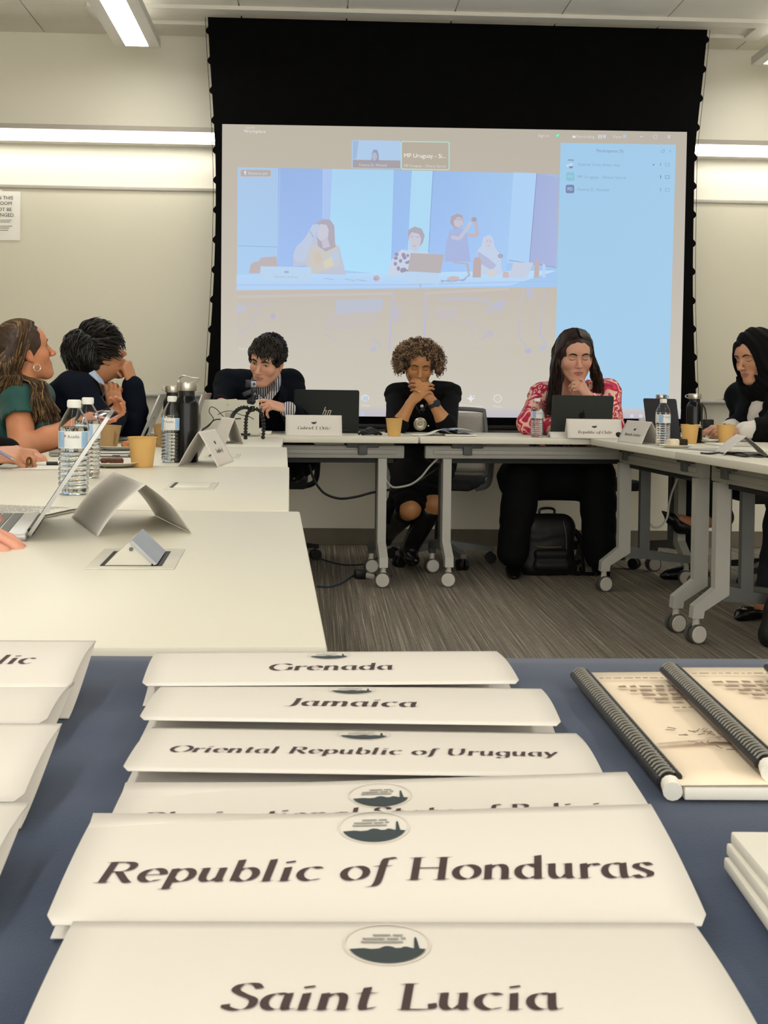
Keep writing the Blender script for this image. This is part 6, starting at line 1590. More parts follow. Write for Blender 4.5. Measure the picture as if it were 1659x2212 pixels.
# ------------------------------------------------------------------ the man in the blazer
def person_blazer():
    pel = A3(at_y(575, 1000, 6.62)); pel[2] = .56
    neck = A3(at_y(572, 832, 6.30)); shR = A3(at_y(494, 830, 6.33)); shL = A3(at_y(626, 830, 6.33))
    r = root_at('man in a dark blazer and striped shirt, leaning over the white tablet', pel); og = r.location
    H = Head(562, 788, 5.98, (0, .080, .008), PI+.42, .34, -.20, 1.0)
    B = Solid(); add_head(B, H, dict(nose=1.0, jaw=1.02, lips=1.0, eye='open', open=.0036))
    B.cap(H.w((0, -.025, -.060)), neck, .058, .062, .03); torso(B, pel, neck, shL, shR, -.02, .95)
    elR, elL = A3(at_y(470, 915, 6.12)), A3(at_y(645, 912, 6.15)); wrR, wrL = A3(at_y(476, 872, 5.84)), A3(at_y(622, 884, 5.93))
    elR[2] = max(elR[2], .80); elL[2] = max(elL[2], .80)
    arm(B, shR, elR, wrR, (.045, .040, .042, .028)); arm(B, shL, elL, wrL, (.045, .040, .042, .028))
    nails = []
    hand(B, wrL, (-.95, -.18, .26), (.20, -.50, .85), 1, ((10, 22, 14), (34, 40, 20), (44, 48, 24), (52, 52, 26)), ((.6, .45, -.5), (.85, .1, -.5), (.95, .0, -.3)), nails=nails)
    hand(B, wrR, (.55, -.60, .10), (.0, -.2, 1), -1, ((40, 45, 25),)*4, ((.7, .4, -.4), (.9, .1, -.3), (.95, 0, -.2)), nails=nails)
    skin_part(B, H, r, (214, 164, 138), (176, 104, 94), .0032, .42); add_nails(nails, r, og)
    head_details(H, B, dict(brow_mat=M_brow, brow=1.25, eye='open', open=.0036, gaze=(.05, .95, -.30)), r, M_skin, og)
    # striped shirt
    ms = bpy.data.materials.new('striped_shirt'); ms.use_nodes = True; nt = ms.node_tree; b = nt.nodes['Principled BSDF']; tc = nt.nodes.new('ShaderNodeTexCoord'); wv = nt.nodes.new('ShaderNodeTexWave'); wv.bands_direction = 'X'; wv.inputs['Scale'].default_value = 27; wv.inputs['Distortion'].default_value = .5; wv.inputs['Detail Scale'].default_value = .6
    rp = nt.nodes.new('ShaderNodeValToRGB'); rp.color_ramp.elements[0].position = .42; rp.color_ramp.elements[0].color = rgb(58, 60, 88); rp.color_ramp.elements[1].position = .55; rp.color_ramp.elements[1].color = rgb(214, 210, 204)
    nt.links.new(tc.outputs['Object'], wv.inputs['Vector']); nt.links.new(wv.outputs['Color'], rp.inputs['Fac']); nt.links.new(rp.outputs['Color'], b.inputs['Base Color']); b.inputs['Roughness'].default_value = .8
    D = Solid(); torso(D, pel, neck, shL, shR, .002, .98); arm(D, shL, elL, wrL, (.045, .042, .044, .036), .004, .97)
    D.cap(neck+np.array((0, 0, -.02)), H.w((0, -.035, -.115)), .069, .066, .02); c = A3(at_y(574, 845, 6.10)); D.cap(c+np.array((0, -.02, .035)), c+np.array((.0, .05, -.02)), .048, .022, .008, True)
    D.cap(neck, H.w((0, -.02, -.05)), .060, .058, .004, True)
    solid_part(D, 'striped_shirt', ms, r, .005, folds(.002, 60, 5))
    # collar wings
    for pts in (((552, 846, 6.13), (570, 862, 6.06), (566, 872, 6.06), (546, 858, 6.12)), ((600, 816, 6.16), (607, 838, 6.14), (583, 868, 6.055), (570, 862, 6.06), (590, 838, 6.12))):
        mb = MB(); v = [Vector(at_y(*p_))-og for p_ in pts]; mb.add(v, [tuple(range(len(v)))]); o = mb.build('collar', ms, r, smooth=False); solidify(o, .004, 0)
    # blazer, open in front
    J = Solid(); torso(J, pel, neck, shL, shR, .020, 1.02)
    arm(J, shR, elR, wrR, (.058, .052, .052, .046), .006, .90); arm(J, shL, elL, wrL, (.058, .052, .052, .044), .006, .84)
    J.cap(neck, H.w((0, -.03, -.10)), .079, .074, .004, True)
    a_, b_ = A3(at_y(574, 850, 6.06)), A3(at_y(585, 935, 6.22)); J.cap(a_+np.array((0, -.1, .03)), b_+np.array((0, -.12, 0)), .058, .046, .01, True); J.cap(a_+np.array((0, 0, .02)), b_, .052, .040, .01, True)
    solid_part(J, 'blazer', M_navy, r, .0055, folds(.0035, 48, 7))
    for pts in (((548, 832, 6.14), (556, 856, 6.09), (566, 905, 6.12), (545, 880, 6.13), (540, 850, 6.16)), ((606, 826, 6.16), (604, 850, 6.10), (598, 905, 6.12), (618, 872, 6.13), (622, 846, 6.17))):
        mb = MB(); v = [Vector(at_y(*p_))-og for p_ in pts]; mb.add(v, [tuple(range(len(v)))]); o = mb.build('lapel', M_navy, r, smooth=False); solidify(o, .006, 0)
    # lanyard with pale print
    mb = MB(); L_ = [Vector(at_y(x, y, 6.04))-og for x, y in ((541, 838), (547, 838), (556, 863), (549, 864))]; mb.add(L_, [(0, 1, 2, 3)]); o = mb.build('lanyard', mat('lanyard_navy', (40, 48, 86), rough=0.7), r, smooth=False); solidify(o, .002, 0)
    mb = MB(); a_, d_ = Vector(at_y(545.5, 840, 6.034))-og, (Vector(at_y(553.5, 862.5, 6.034))-Vector(at_y(545.5, 840, 6.034))); dn = d_.normalized(); sn = Vector((dn.z, 0, -dn.x)); put_text(mb, 'MERSU', .0165, lambda u, v: a_ + dn*u + sn*(-v+.003), False); mb.build('lanyard_print', M_cap, o, smooth=False)
    rt = A3(shR)-A3(shL); rt[2] = 0; rt /= np.linalg.norm(rt)
    knR, knL = pel+np.array((-.14, -.42, .02)), A3(at_y(660, 985, 6.20)); anL = A3(at_y(652, 1008, 6.12)); anR = knR+np.array((0, .10, -.44))
    B2 = Solid(); B2.ell(pel, (.18, .15, .11), None, .05); leg(B2, pel+rt*.09, knR, anR, (.09, .066, .06, .05), .012); leg(B2, pel-rt*.09, knL, anL, (.09, .066, .06, .05), .008); solid_part(B2, 'trousers', M_blktr, r, .008)
    K = Solid(); t_ = A3(at_y(634, 1034, 6.02)); K.cap(anL+np.array((.0, 0, -.02)), (anL+t_)/2+np.array((-.01, 0, -.012)), .040, .036, .02); K.cap((anL+t_)/2+np.array((-.01, 0, -.012)), t_, .034, .020, .02); solid_part(K, 'shoe', M_shoe, r, .005)
    K = Solid(); shoe_solid(K, anR+np.array((0, 0, .05)), anR+np.array((0, -.18, .0))); solid_part(K, 'shoe', M_shoe, r, .006)
    cap, _ = hair_cap(H, (22, 18, 15), .008, .112, -.034, root=r, seed=8, disp=.004, low=-.112, width=.092, fr=.104)
    tufts(H, r, cap, (32, 26, 20), 980, .046, .0040, 21, lambda p, rg: (-.5+.6*rg.random(), .7-1.5*(p[1] < -.02), -.5 if p[2] < .08 else -.1), lift=.009, curl=.005, cond=lambda p, rg: fringe_ok(p, rg, .074), rad=(.080, .100, .094), freq=1.2)
    return r
person_blazer()

# ------------------------------------------------------------------ the woman in pink
def person_pink():
    pel = A3(at_y(1225, 1030, 6.62)); pel[2] = .57
    neck = A3(at_y(1238, 842, 6.42)); shR = A3(at_y(1170, 856, 6.42)); shL = A3(at_y(1313, 848, 6.42))
    r = root_at('woman in a pink patterned blouse with long dark hair, hand at her chin', pel); og = r.location
    H = Head(1250.5, 775, 6.13, (0, .081, .008), PI-.03, .22, .02, 1.07)
    B = Solid(); add_head(B, H, dict(nose=1.0, jaw=1.08, lips=1.1, width=1.05))
    B.cap(H.w((0, -.025, -.060)), neck, .058, .064, .03); torso(B, pel, neck, shL, shR, -.02, 1.02)
    B.ell(A3(at_y(1237, 862, 6.34)), (.085, .05, .07), None, .04)
    elR, elL = A3(at_y(1142, 938, 6.24)), A3(at_y(1322, 936, 6.24)); wrR, wrL = A3(at_y(1210, 941, 6.17)), A3(at_y(1277, 864, 6.07))
    elR[2] = max(elR[2], .80); elL[2] = max(elL[2], .80); wrR[2] = .785
    arm(B, shR, elR, wrR, (.045, .040, .042, .028)); arm(B, shL, elL, wrL, (.045, .040, .042, .028))
    nails = []
    hand(B, wrL, (-.62, .02, .78), (.62, -.72, .36), 1, ((38, 52, 30), (46, 56, 32), (56, 60, 34), (64, 62, 34)), ((.55, .6, -.3), (.8, .5, -.1), (.9, .3, .0)), nails=nails)
    hand(B, wrR, (.9, -.3, .0), (0, 0, 1), -1, REST, ((.7, .5, -.2), (.85, .3, -.1), (.9, .2, 0)))
    skin_part(B, H, r, (206, 154, 130), (158, 82, 82), .0032, .30); add_nails(nails, r, og)
    head_details(H, B, dict(brow_mat=mat('black_brow', (30, 20, 24), rough=0.9), brow=1.1, lid=.001), r, M_skin, og)
    mp_ = bpy.data.materials.new('pink_pattern'); mp_.use_nodes = True; nt = mp_.node_tree; b = nt.nodes['Principled BSDF']; tc = nt.nodes.new('ShaderNodeTexCoord'); L = nt.links.new
    ns = nt.nodes.new('ShaderNodeTexNoise'); ns.inputs['Scale'].default_value = 9; ns.inputs['Detail'].default_value = 1.0; L(tc.outputs['Object'], ns.inputs['Vector'])
    ad = nt.nodes.new('ShaderNodeMix'); ad.data_type = 'VECTOR'; ad.inputs[0].default_value = .16; L(tc.outputs['Object'], ad.inputs[4]); L(ns.outputs['Color'], ad.inputs[5])
    wv = nt.nodes.new('ShaderNodeTexVoronoi'); wv.feature = 'SMOOTH_F1'; wv.inputs['Scale'].default_value = 19; L(ad.outputs[1], wv.inputs['Vector'])
    mt = nt.nodes.new('ShaderNodeMath'); mt.operation = 'MULTIPLY'; mt.inputs[1].default_value = 26; L(wv.outputs['Distance'], mt.inputs[0]); sn = nt.nodes.new('ShaderNodeMath'); sn.operation = 'SINE'; L(mt.outputs[0], sn.inputs[0])
    rp = nt.nodes.new('ShaderNodeValToRGB'); e = rp.color_ramp.elements; e[0].position = .0; e[0].color = rgb(172, 20, 58); e[1].position = .74; e[1].color = rgb(240, 196, 170); q_ = e.new(.38); q_.color = rgb(216, 52, 100); q_ = e.new(.64); q_.color = rgb(212, 54, 100)
    ma = nt.nodes.new('ShaderNodeMath'); ma.operation = 'MULTIPLY_ADD'; ma.inputs[1].default_value = .5; ma.inputs[2].default_value = .5; L(sn.outputs[0], ma.inputs[0]); L(ma.outputs[0], rp.inputs['Fac']); L(rp.outputs['Color'], b.inputs['Base Color']); b.inputs['Roughness'].default_value = .75
    D = Solid(); torso(D, pel, neck, shL, shR, .012, 1.06, bust=.05); arm(D, shR, elR, wrR, (.060, .056, .056, .046), .006, .80); arm(D, shL, elL, wrL, (.060, .056, .056, .042), .006, .90)
    D.ell(pel+np.array((.10, .0, .0)), (.16, .14, .13), None, .05)
    c = A3(at_y(1240, 856, 6.26)); D.cap(c+np.array((0, -.02, .04)), c+np.array((0, 0, -.15)), .066, .040, .012, True); D.cap(H.w((0, -.03, -.09)), neck+np.array((0, 0, .02)), .080, .080, .01, True)
    solid_part(D, 'pink_blouse', mp_, r, .0055, folds(.004, 45, 9))
    rt = np.array((-1, 0, 0.)); knR, knL = A3(at_y(1128, 1030, 6.22)), A3(at_y(1290, 1030, 6.22)); anR, anL = A3(at_y(1108, 1205, 6.22)), A3(at_y(1296, 1218, 6.18)); anR[2] = anL[2] = .10
    B2 = Solid(); B2.ell(pel-np.array((0, 0, .02)), (.2, .16, .10), None, .05)
    for q, kn, an in ((1, knR, anR), (-1, knL, anL)): leg(B2, pel+rt*.10*q, kn, an+np.array((0, 0, .02)), (.105, .082, .082, .072), .012)
    B2.cap(knR+np.array((0, .12, -.02)), knL+np.array((0, .12, -.02)), .115, None, .06)
    solid_part(B2, 'black_trousers', M_blktr, r, .007, folds(.0028, 40, 4))
    for an, dx in ((anR, -.02), (anL, .0)):
        B3 = Solid(); B3.cap(an+np.array((0, 0, .05)), an+np.array((0, -.01, -.04)), .036, .032, .01); V, F = B3.mesh(.006); mesh_obj('ankle', V, F, M_skin, r, og, np.tile(np.array(rgb(150, 96, 70)[:3]), (len(V), 1)))
        K = Solid(); shoe_solid(K, an+np.array((0, 0, 0)), an+np.array((dx, -.17, 0))); K.half(an+np.array((0, 0, -.035)), (0, -.25, 1)); solid_part(K, 'flat_shoe', M_shoe, r, .005)
    # long straight hair, parted, one side over the shoulder
    col = (40, 27, 22)
    def ex(B_):
        B_.chain([H.w((.060, -.01, .06)), H.w((.086, -.012, -.03)), A3(at_y(1204, 815, 6.24)), A3(at_y(1197, 860, 6.22)), A3(at_y(1190, 900, 6.21))], (.030, .020, .028, .030, .018), .03)
        B_.chain([H.w((-.060, -.02, .06)), H.w((-.084, -.025, -.03)), A3(at_y(1288, 812, 6.30)), A3(at_y(1294, 842, 6.32))], (.030, .020, .026, .020), .03)
    cap, _ = hair_cap(H, col, .009, .116, -.018, root=r, extra=ex, seed=3, disp=.0015, low=-.30, width=.078, fr=.112)
    rg = random.Random(31); mb = MB()
    for i in range(520):
        sd = 1 if rg.random() < .58 else -1; u0 = sd*rg.uniform(.12, 2.6); v0 = rg.uniform(.55, 1.45)
        y_ = rg.uniform(-.10, .060); pl = lambda x, k=1.0: np.array((sd*x, y_*(1-.5*max(0, x-.03)/.06*(y_ > 0)), .036+.106*math.sqrt(max(.02, 1-(x/.095)**2-((y_+.014)/.116)**2))))
        p0 = pl(.006); pm = pl(.066); p1 = np.array((sd*rg.uniform(.090, .098), min(y_*.8, .016)-.01, rg.uniform(-.02, .01))) 
        if sd > 0: tx, ty = rg.uniform(1176, 1212), rg.uniform(870, 910); a = A3(at_y(rg.uniform(1188, 1216), 812, 6.17+.1*rg.random())); z_ = A3(at_y(tx, ty, 6.14+.1*rg.random())); w_ = [H.w(p0), H.w(pm), H.w(p1), a, z_]
        else: tx, ty = rg.uniform(1278, 1306), rg.uniform(822, 852); a = A3(at_y(rg.uniform(1282, 1298), 806, 6.22+.1*rg.random())); z_ = A3(at_y(tx, ty, 6.26+.1*rg.random())); w_ = [H.w(p0), H.w(pm), H.w(p1), a, z_]
        strand(mb, [Vector(q)-Vector(og) for q in w_], .0034, .0012, shade((58, 38, 30) if rg.random() < .4 else (34, 24, 20), rg, .35), 4)
    mb.build('loose_strands', M_hair, cap)
    MB().tube([Vector(q)-og for q in (A3(at_y(1228, 842, 6.30)), A3(at_y(1240, 862, 6.27)), A3(at_y(1254, 842, 6.30)))], .0014, 6).build('necklace', M_steel, r)
    MB().sphere(Vector(at_y(1241, 829, 5.925))-og, .005, 10, (1.4, .8, .8)).build('ring', M_steel, r)
    for q in (-1, 1): MB().cyl(Vector(H.w((q*.070, .045, .028)))-og, Vector(H.w((q*.080, -.005, .022)))-og, .0016, n=6).build('glasses_temple', M_cap, r)
    return r
person_pink()

# ------------------------------------------------------------------ the woman in the black headscarf
def person_scarf():
    pel = np.array((2.33, 5.98, .56))
    neck = A3(at_y(1648, 838, 5.98)); shR = neck+np.array((-.05, .17, -.05)); shL = neck+np.array((.09, -.16, -.05))
    r = root_at('woman in a black headscarf and white shirt, hands clasped over a laptop', pel); og = r.location
    H = Head(1605.5, 778, 5.90, (0, .080, .008), -2.05, .24, .05, 1.06)
    B = Solid(); add_head(B, H, dict(nose=1.45, jaw=.95, lips=.95, ears=False))
    B.cap(H.w((0, -.025, -.060)), neck, .052, .056, .03); torso(B, pel, neck, shL, shR, -.02, .9)
    elR, elL = A3(at_y(1600, 945, 6.16)), A3(at_y(1662, 958, 5.66)); elR[2] = max(.80, elR[2]); elL[2] = max(.80, elL[2])
    wrR, wrL = A3(at_y(1572, 927, 5.86)), A3(at_y(1600, 932, 5.66))
    arm(B, shR, elR, wrR, (.038, .036, .038, .025)); arm(B, shL, elL, wrL, (.038, .036, .038, .026))
    nails = []
    hand(B, wrL, (-.93, .25, .05), (-.05, -.45, .9), 1, ((18, 30, 18), (30, 42, 24), (40, 48, 26), (48, 52, 28)), ((.7, .4, -.4), (.9, .15, -.3), (.95, 0, -.2)), sc_=.95, nails=nails)
    hand(B, wrR, (-.95, -.12, .02), (.0, -.35, .93), -1, ((14, 26, 16), (20, 32, 20), (28, 36, 20), (34, 40, 22)), ((.75, .4, -.4), (.9, .15, -.3), (.95, 0, -.2)), sc_=.95, nails=nails)
    skin_part(B, H, r, (196, 146, 114), (166, 96, 84), .0032, .25); add_nails(nails, r, og)
    head_details(H, B, dict(brow_mat=M_brow, brow=1.0), r, M_skin, og)
    MB().tube([Vector(hit(B, 1566, 920, 5.4, 6.1)+np.array((.009*math.cos(a), .004+.003*math.sin(a), .009*math.sin(a))))-og for a in np.linspace(0, 2*PI, 14)[:-1]], .003, 6, closed=True).build('ring', mat('purple_ring', (70, 40, 76), rough=0.3), r)
    # shirt and jacket
    D = Solid(); torso(D, pel, neck, shL, shR, .002, .94, bust=.03); arm(D, shL, elL, wrL, (.045, .042, .044, .040), .006, .86); arm(D, shR, elR, wrR, (.045, .042, .044, .040), .004, .86)
    fwd = np.array((math.sin(-2.0), math.cos(-2.0), 0))
    solid_part(D, 'white_shirt', mat('white_cotton', (218, 212, 204), rough=0.85, var=0.02), r, .0055, folds(.004, 70, 8, (.4, .9, 0)))
    J = Solid(); torso(J, pel, neck, shL, shR, .022, 1.0, bust=.03); arm(J, shR, elR, wrR, (.056, .052, .052, .05), .006, .55); arm(J, shL, elL, wrL, (.056, .052, .052, .05), .008, .50)
    hp = [hit(J, x, y) for x, y in ((1640, 845), (1634, 862), (1627, 880), (1620, 900), (1614, 920), (1608, 940))]
    J.ops += Solid().chain(hp, (.040, .042, .044, .044, .042, .040), .006).ops
    for i_ in range(1, 6): J.ops[-i_] = J.ops[-i_][:6]+(True,)+J.ops[-i_][7:]
    solid_part(J, 'black_jacket', M_blk, r, .0055, folds(.003, 50, 6))
    # headscarf: hood close round the face, draped over neck and chest
    S_ = Solid(); s_ = H.s
    S_.ell(H.w((0, -.022, .040)), np.array((.095, .118, .106))*s_, H.R); S_.ell(H.w((0, .025, -.020)), np.array((.086, .090, .115))*s_, H.R, .03); S_.cap(H.w((0, -.03, -.04)), H.w((0, -.05, -.15)), .085*s_, .085*s_, .04)
    S_.ell(neck+np.array((0, 0, .01))+fwd*.03, (.108, .108, .055), None, .05); S_.cap(neck+fwd*.085, neck+fwd*.105+np.array((0, 0, -.02)), .042, .024, .05)
    S_.cap(neck, shR, .085, .060, .05); S_.cap(neck, shL, .085, .060, .05); S_.cap(neck-fwd*.06, neck-fwd*.10+np.array((0, 0, -.20)), .10, .09, .06)
    for y0 in (.045, .08, .11, .15): S_.ell(H.w((0, y0, -.020)), np.array((.065, .072, .102))*s_, H.R, .004, True)
    solid_part(S_, 'headscarf', mat('black_scarf', (8, 8, 10), rough=0.9, var=0.1, spec=0.2), r, .005, folds(.004, 70, 12, (.5, .2, .8)))
    M_navtr = mat('dark_blue_trouser', (16, 22, 34), rough=0.85)
    kn1, kn2 = pel+np.array((-.42, -.10, .05)), pel+np.array((-.40, .12, -.02)); an1 = A3(at_y(1530, 1125, 5.98)); an2 = kn2+np.array((.05, 0, -.42)); an2[2] = .10
    B2 = Solid(); B2.ell(pel, (.17, .18, .11), None, .05); leg(B2, pel+np.array((0, -.09, 0)), kn1, an1+np.array((.07, 0, .02)), (.088, .066, .06, .05), .010); leg(B2, pel+np.array((0, .09, 0)), kn2, an2, (.088, .066, .06, .05), .010); solid_part(B2, 'trousers', M_navtr, r, .007)
    t1 = A3(at_y(1431, 1105, 5.93)); hl = A3(at_y(1512, 1148, 5.98)); md = A3(at_y(1470, 1136, 5.95))
    B3 = Solid(); B3.cap(an1+np.array((.06, 0, .01)), A3(at_y(1498, 1132, 5.97)), .036, .034, .02); B3.cap(A3(at_y(1498, 1132, 5.97)), A3(at_y(1468, 1122, 5.95)), .032, .026, .02); V, F = B3.mesh(.004); mesh_obj('foot', V, F, M_skin, r, og, np.tile(np.array(rgb(196, 136, 100)[:3]), (len(V), 1)))
    pump(r, og, t1, md, hl)
    K = Solid(); shoe_solid(K, an2, an2+np.array((-.18, 0, 0))); solid_part(K, 'shoe', M_shoe, r, .006)
    return r
def pump(r, og, toe, mid, heel, up=None):
    up = np.array((0, 0, 1.)) if up is None else up
    K = Solid(); K.chain([heel, mid, mid*.5+toe*.5, toe], (.030, .037, .028, .005), .02)
    d = toe-heel; d /= np.linalg.norm(d); n_ = np.cross(np.cross(d, (0, 0, 1.)), d); n_ /= np.linalg.norm(n_)
    K.chain([heel+n_*.05, mid+n_*.045, mid*.75+toe*.25+n_*.040], (.040, .034, .024), .02)
    for o_ in K.ops[-2:]: pass
    K.ops[-2] = K.ops[-2][:6]+(True,)+K.ops[-2][7:]; K.ops[-1] = K.ops[-1][:6]+(True,)+K.ops[-1][7:]
    s_ = solid_part(K, 'pointed_shoe', M_shoe, r, .0035)
    mb = MB(); rg = random.Random(2); c = mid*.62+toe*.38
    for k in range(16): mb.sphere(Vector(c+n_*(.020+.010*rg.random())+d*(.022*(rg.random()-.5))+np.cross(d, n_)*.03*(rg.random()-.5))-Vector(og), .0032, 8)
    mb.build('studs', M_steel, s_)
person_scarf()
# ------------------------------------------------------------------ the woman in green at the left edge
def person_green():
    pel = np.array((-1.22, 4.62, .56)); neck = A3(at_y(42, 832, 4.62)); shR = A3(at_y(40, 868, 4.50)); shL = neck+np.array((.02, .20, -.05))
    r = root_at('woman in a green dress with long highlighted hair, looking up at the screen', pel); og = r.location
    H = Head(63, 766, 4.60, (.085, -.008, -.004), 1.06, -.27, .0, 1.0)
    B = Solid(); add_head(B, H, dict(nose=1.0, jaw=.95, lips=.95, eye='open', open=.0042))
    B.cap(H.w((0, -.025, -.060)), neck, .050, .054, .03); torso(B, pel, neck, shL, shR, -.02, .95)
    elR = A3(at_y(48, 972, 4.36)); wrR = A3(at_y(196, 905, 4.44)); elL = A3(at_y(90, 960, 4.85)); wrL = A3(at_y(160, 950, 4.72))
    arm(B, shR, elR, wrR, (.055, .046, .044, .027)); arm(B, shL, elL, wrL, (.052, .044, .044, .027))
    nails = []
    hand(B, wrR, (.95, .10, .20), (-.10, .55, -.75), -1, ((30, 45, 28), (34, 48, 28), (40, 50, 28), (46, 52, 28)), ((.5, .7, -.3), (.8, .5, -.3), (.9, .3, -.3)), sc_=.98, nails=nails)
    hand(B, wrL, (.9, -.3, .05), (0, 0, 1), 1, REST, ((.7, .5, -.2), (.85, .3, -.1), (.9, .2, 0)))
    skin_part(B, H, r, (204, 138, 100), (176, 96, 86), .0034, .38); add_nails(nails, r, og)
    head_details(H, B, dict(brow_mat=mat('brown_brow', (84, 58, 40), rough=0.9), brow=.9, eye='open', open=.0042, gaze=(0, 1, .1)), r, M_skin, og)
    M_teal = mat('teal_jersey', (18, 76, 70), rough=0.75, var=0.06, vscale=20, sheen=0.2)
    D = Solid(); torso(D, pel, neck, shL, shR, .006, .98, bust=.05); arm(D, shR, A3(shR)*.45+A3(elR)*.55, elR, (.064, .064, .06, .06), .004, 0); arm(D, shL, A3(shL)*.5+A3(elL)*.5, elL, (.062, .060, .06, .06), .004, 0)
    dd = A3(elR)-A3(shR); D.half(A3(shR)*.56+A3(elR)*.44, (dd[0]*0, 0, -1)) if False else None
    D.cap(A3(shR)*.40+A3(elR)*.60, A3(elR), .075, .075, .004, True)
    D.ell(pel, (.2, .2, .16), None, .05); D.cap(H.w((0, -.03, -.09)), neck+np.array((0, 0, .02)), .07, .07, .01, True)
    solid_part(D, 'green_dress', M_teal, r, .0055, folds(.0018, 50, 4, (.3, 0, 1)))
    B2 = Solid(); kn = [pel+np.array((.42, s_*.09, -.02)) for s_ in (-1, 1)]
    for s_, k_ in zip((-1, 1), kn): leg(B2, pel+np.array((0, s_*.09, 0)), k_, k_+np.array((-.03, 0, -.42)), (.085, .062, .056, .04), .0)
    solid_part(B2, 'dark_leggings', M_blktr, r, .009)
    for k_ in kn: K = Solid(); a_ = k_+np.array((-.03, 0, -.42)); a_[2] = .09; shoe_solid(K, a_, a_+np.array((.18, 0, 0))); solid_part(K, 'shoe', M_shoe, r, .007)
    col = (62, 46, 34)
    cap, _ = hair_cap(H, col, .008, .098, -.050, root=r, seed=5, disp=.0015, low=-.40, width=.110, fr=.118)
    rg = random.Random(7); mb = MB(); og_ = Vector(og)
    for i in range(1000):
        y_ = rg.uniform(-.11, .062); pl = lambda x: np.array((x, y_*(1-.75*max(0, x-.02)/.06), .036+.103*math.sqrt(max(.03, 1-(x/.094)**2-((y_+.014)/.114)**2))))
        p0 = pl(.004+.02*rg.random()); pm = pl(.066); back = min(1, max(0, (.07-y_)/.19+rg.uniform(-.15, .15))); p1 = np.array((.098*(1-back*.35)+rg.uniform(-.004, .006), -.035-.085*back, .012-.03*rg.random())); p2 = np.array((.086-.03*back, -.055-.07*back, -.07))
        t = rg.random()
        if back < .62: a = A3(at_y(52+40*(1-back)+rg.uniform(-8, 8), 825, 4.46+.08*rg.random())); m_ = A3(at_y(66+46*t, 862, 4.42+.06*rg.random())); z_ = A3(at_y(72+58*t+rg.uniform(-4, 4), rg.uniform(885, 915), 4.40+.05*rg.random())); w_ = [H.w(p0), H.w(pm), H.w(p1), H.w(p2), a, m_, z_]
        else: a = A3(at_y(5+42*t, 812, 4.47+.08*rg.random())); z_ = A3(at_y(-10+55*t, rg.uniform(828, 860), 4.46)); w_ = [H.w(p0), H.w(pm), H.w(p1), H.w(p2), a, z_]
        q_ = rg.random(); base = (150, 120, 76) if q_ < .14 else ((104, 80, 54) if q_ < .45 else (58, 43, 32))
        strand(mb, [Vector(q)-og_ for q in w_], .0036, .0010, shade(base, rg, .3), 4)
    mb.build('loose_strands', M_hair, cap)
    ec = Vector(H.w((.092, .006, -.060)))-og_; f_ = Vector(H.d((0, 1, 0))); u_ = Vector(H.d((0, 0, 1)))
    MB().tube([ec+f_*.013*math.cos(a)+u_*.013*math.sin(a) for a in np.linspace(0, 2*PI, 22)[:-1]], .0024, 8, closed=True).build('hoop_earring', mat('silver_hoop', (226, 220, 204), rough=0.2, metal=0.8), r)
    # the phone in her hand
    p = A3(at_y(238, 893, 4.42)); t = thing('smartphone', 'pink-cased smartphone held in the hand of the woman in green', 'phone', Vector(p), (.25, -.20, 1.30))
    MB().bx(-.070, .070, -.034, .034, -.005, .004, bev=.004).build('case', mat('pink_case', (222, 172, 172), rough=0.5), t); MB().bx(-.066, .066, -.031, .031, .0042, .0050, bev=.001).build('screen', M_screen, t)
    return r
person_green()

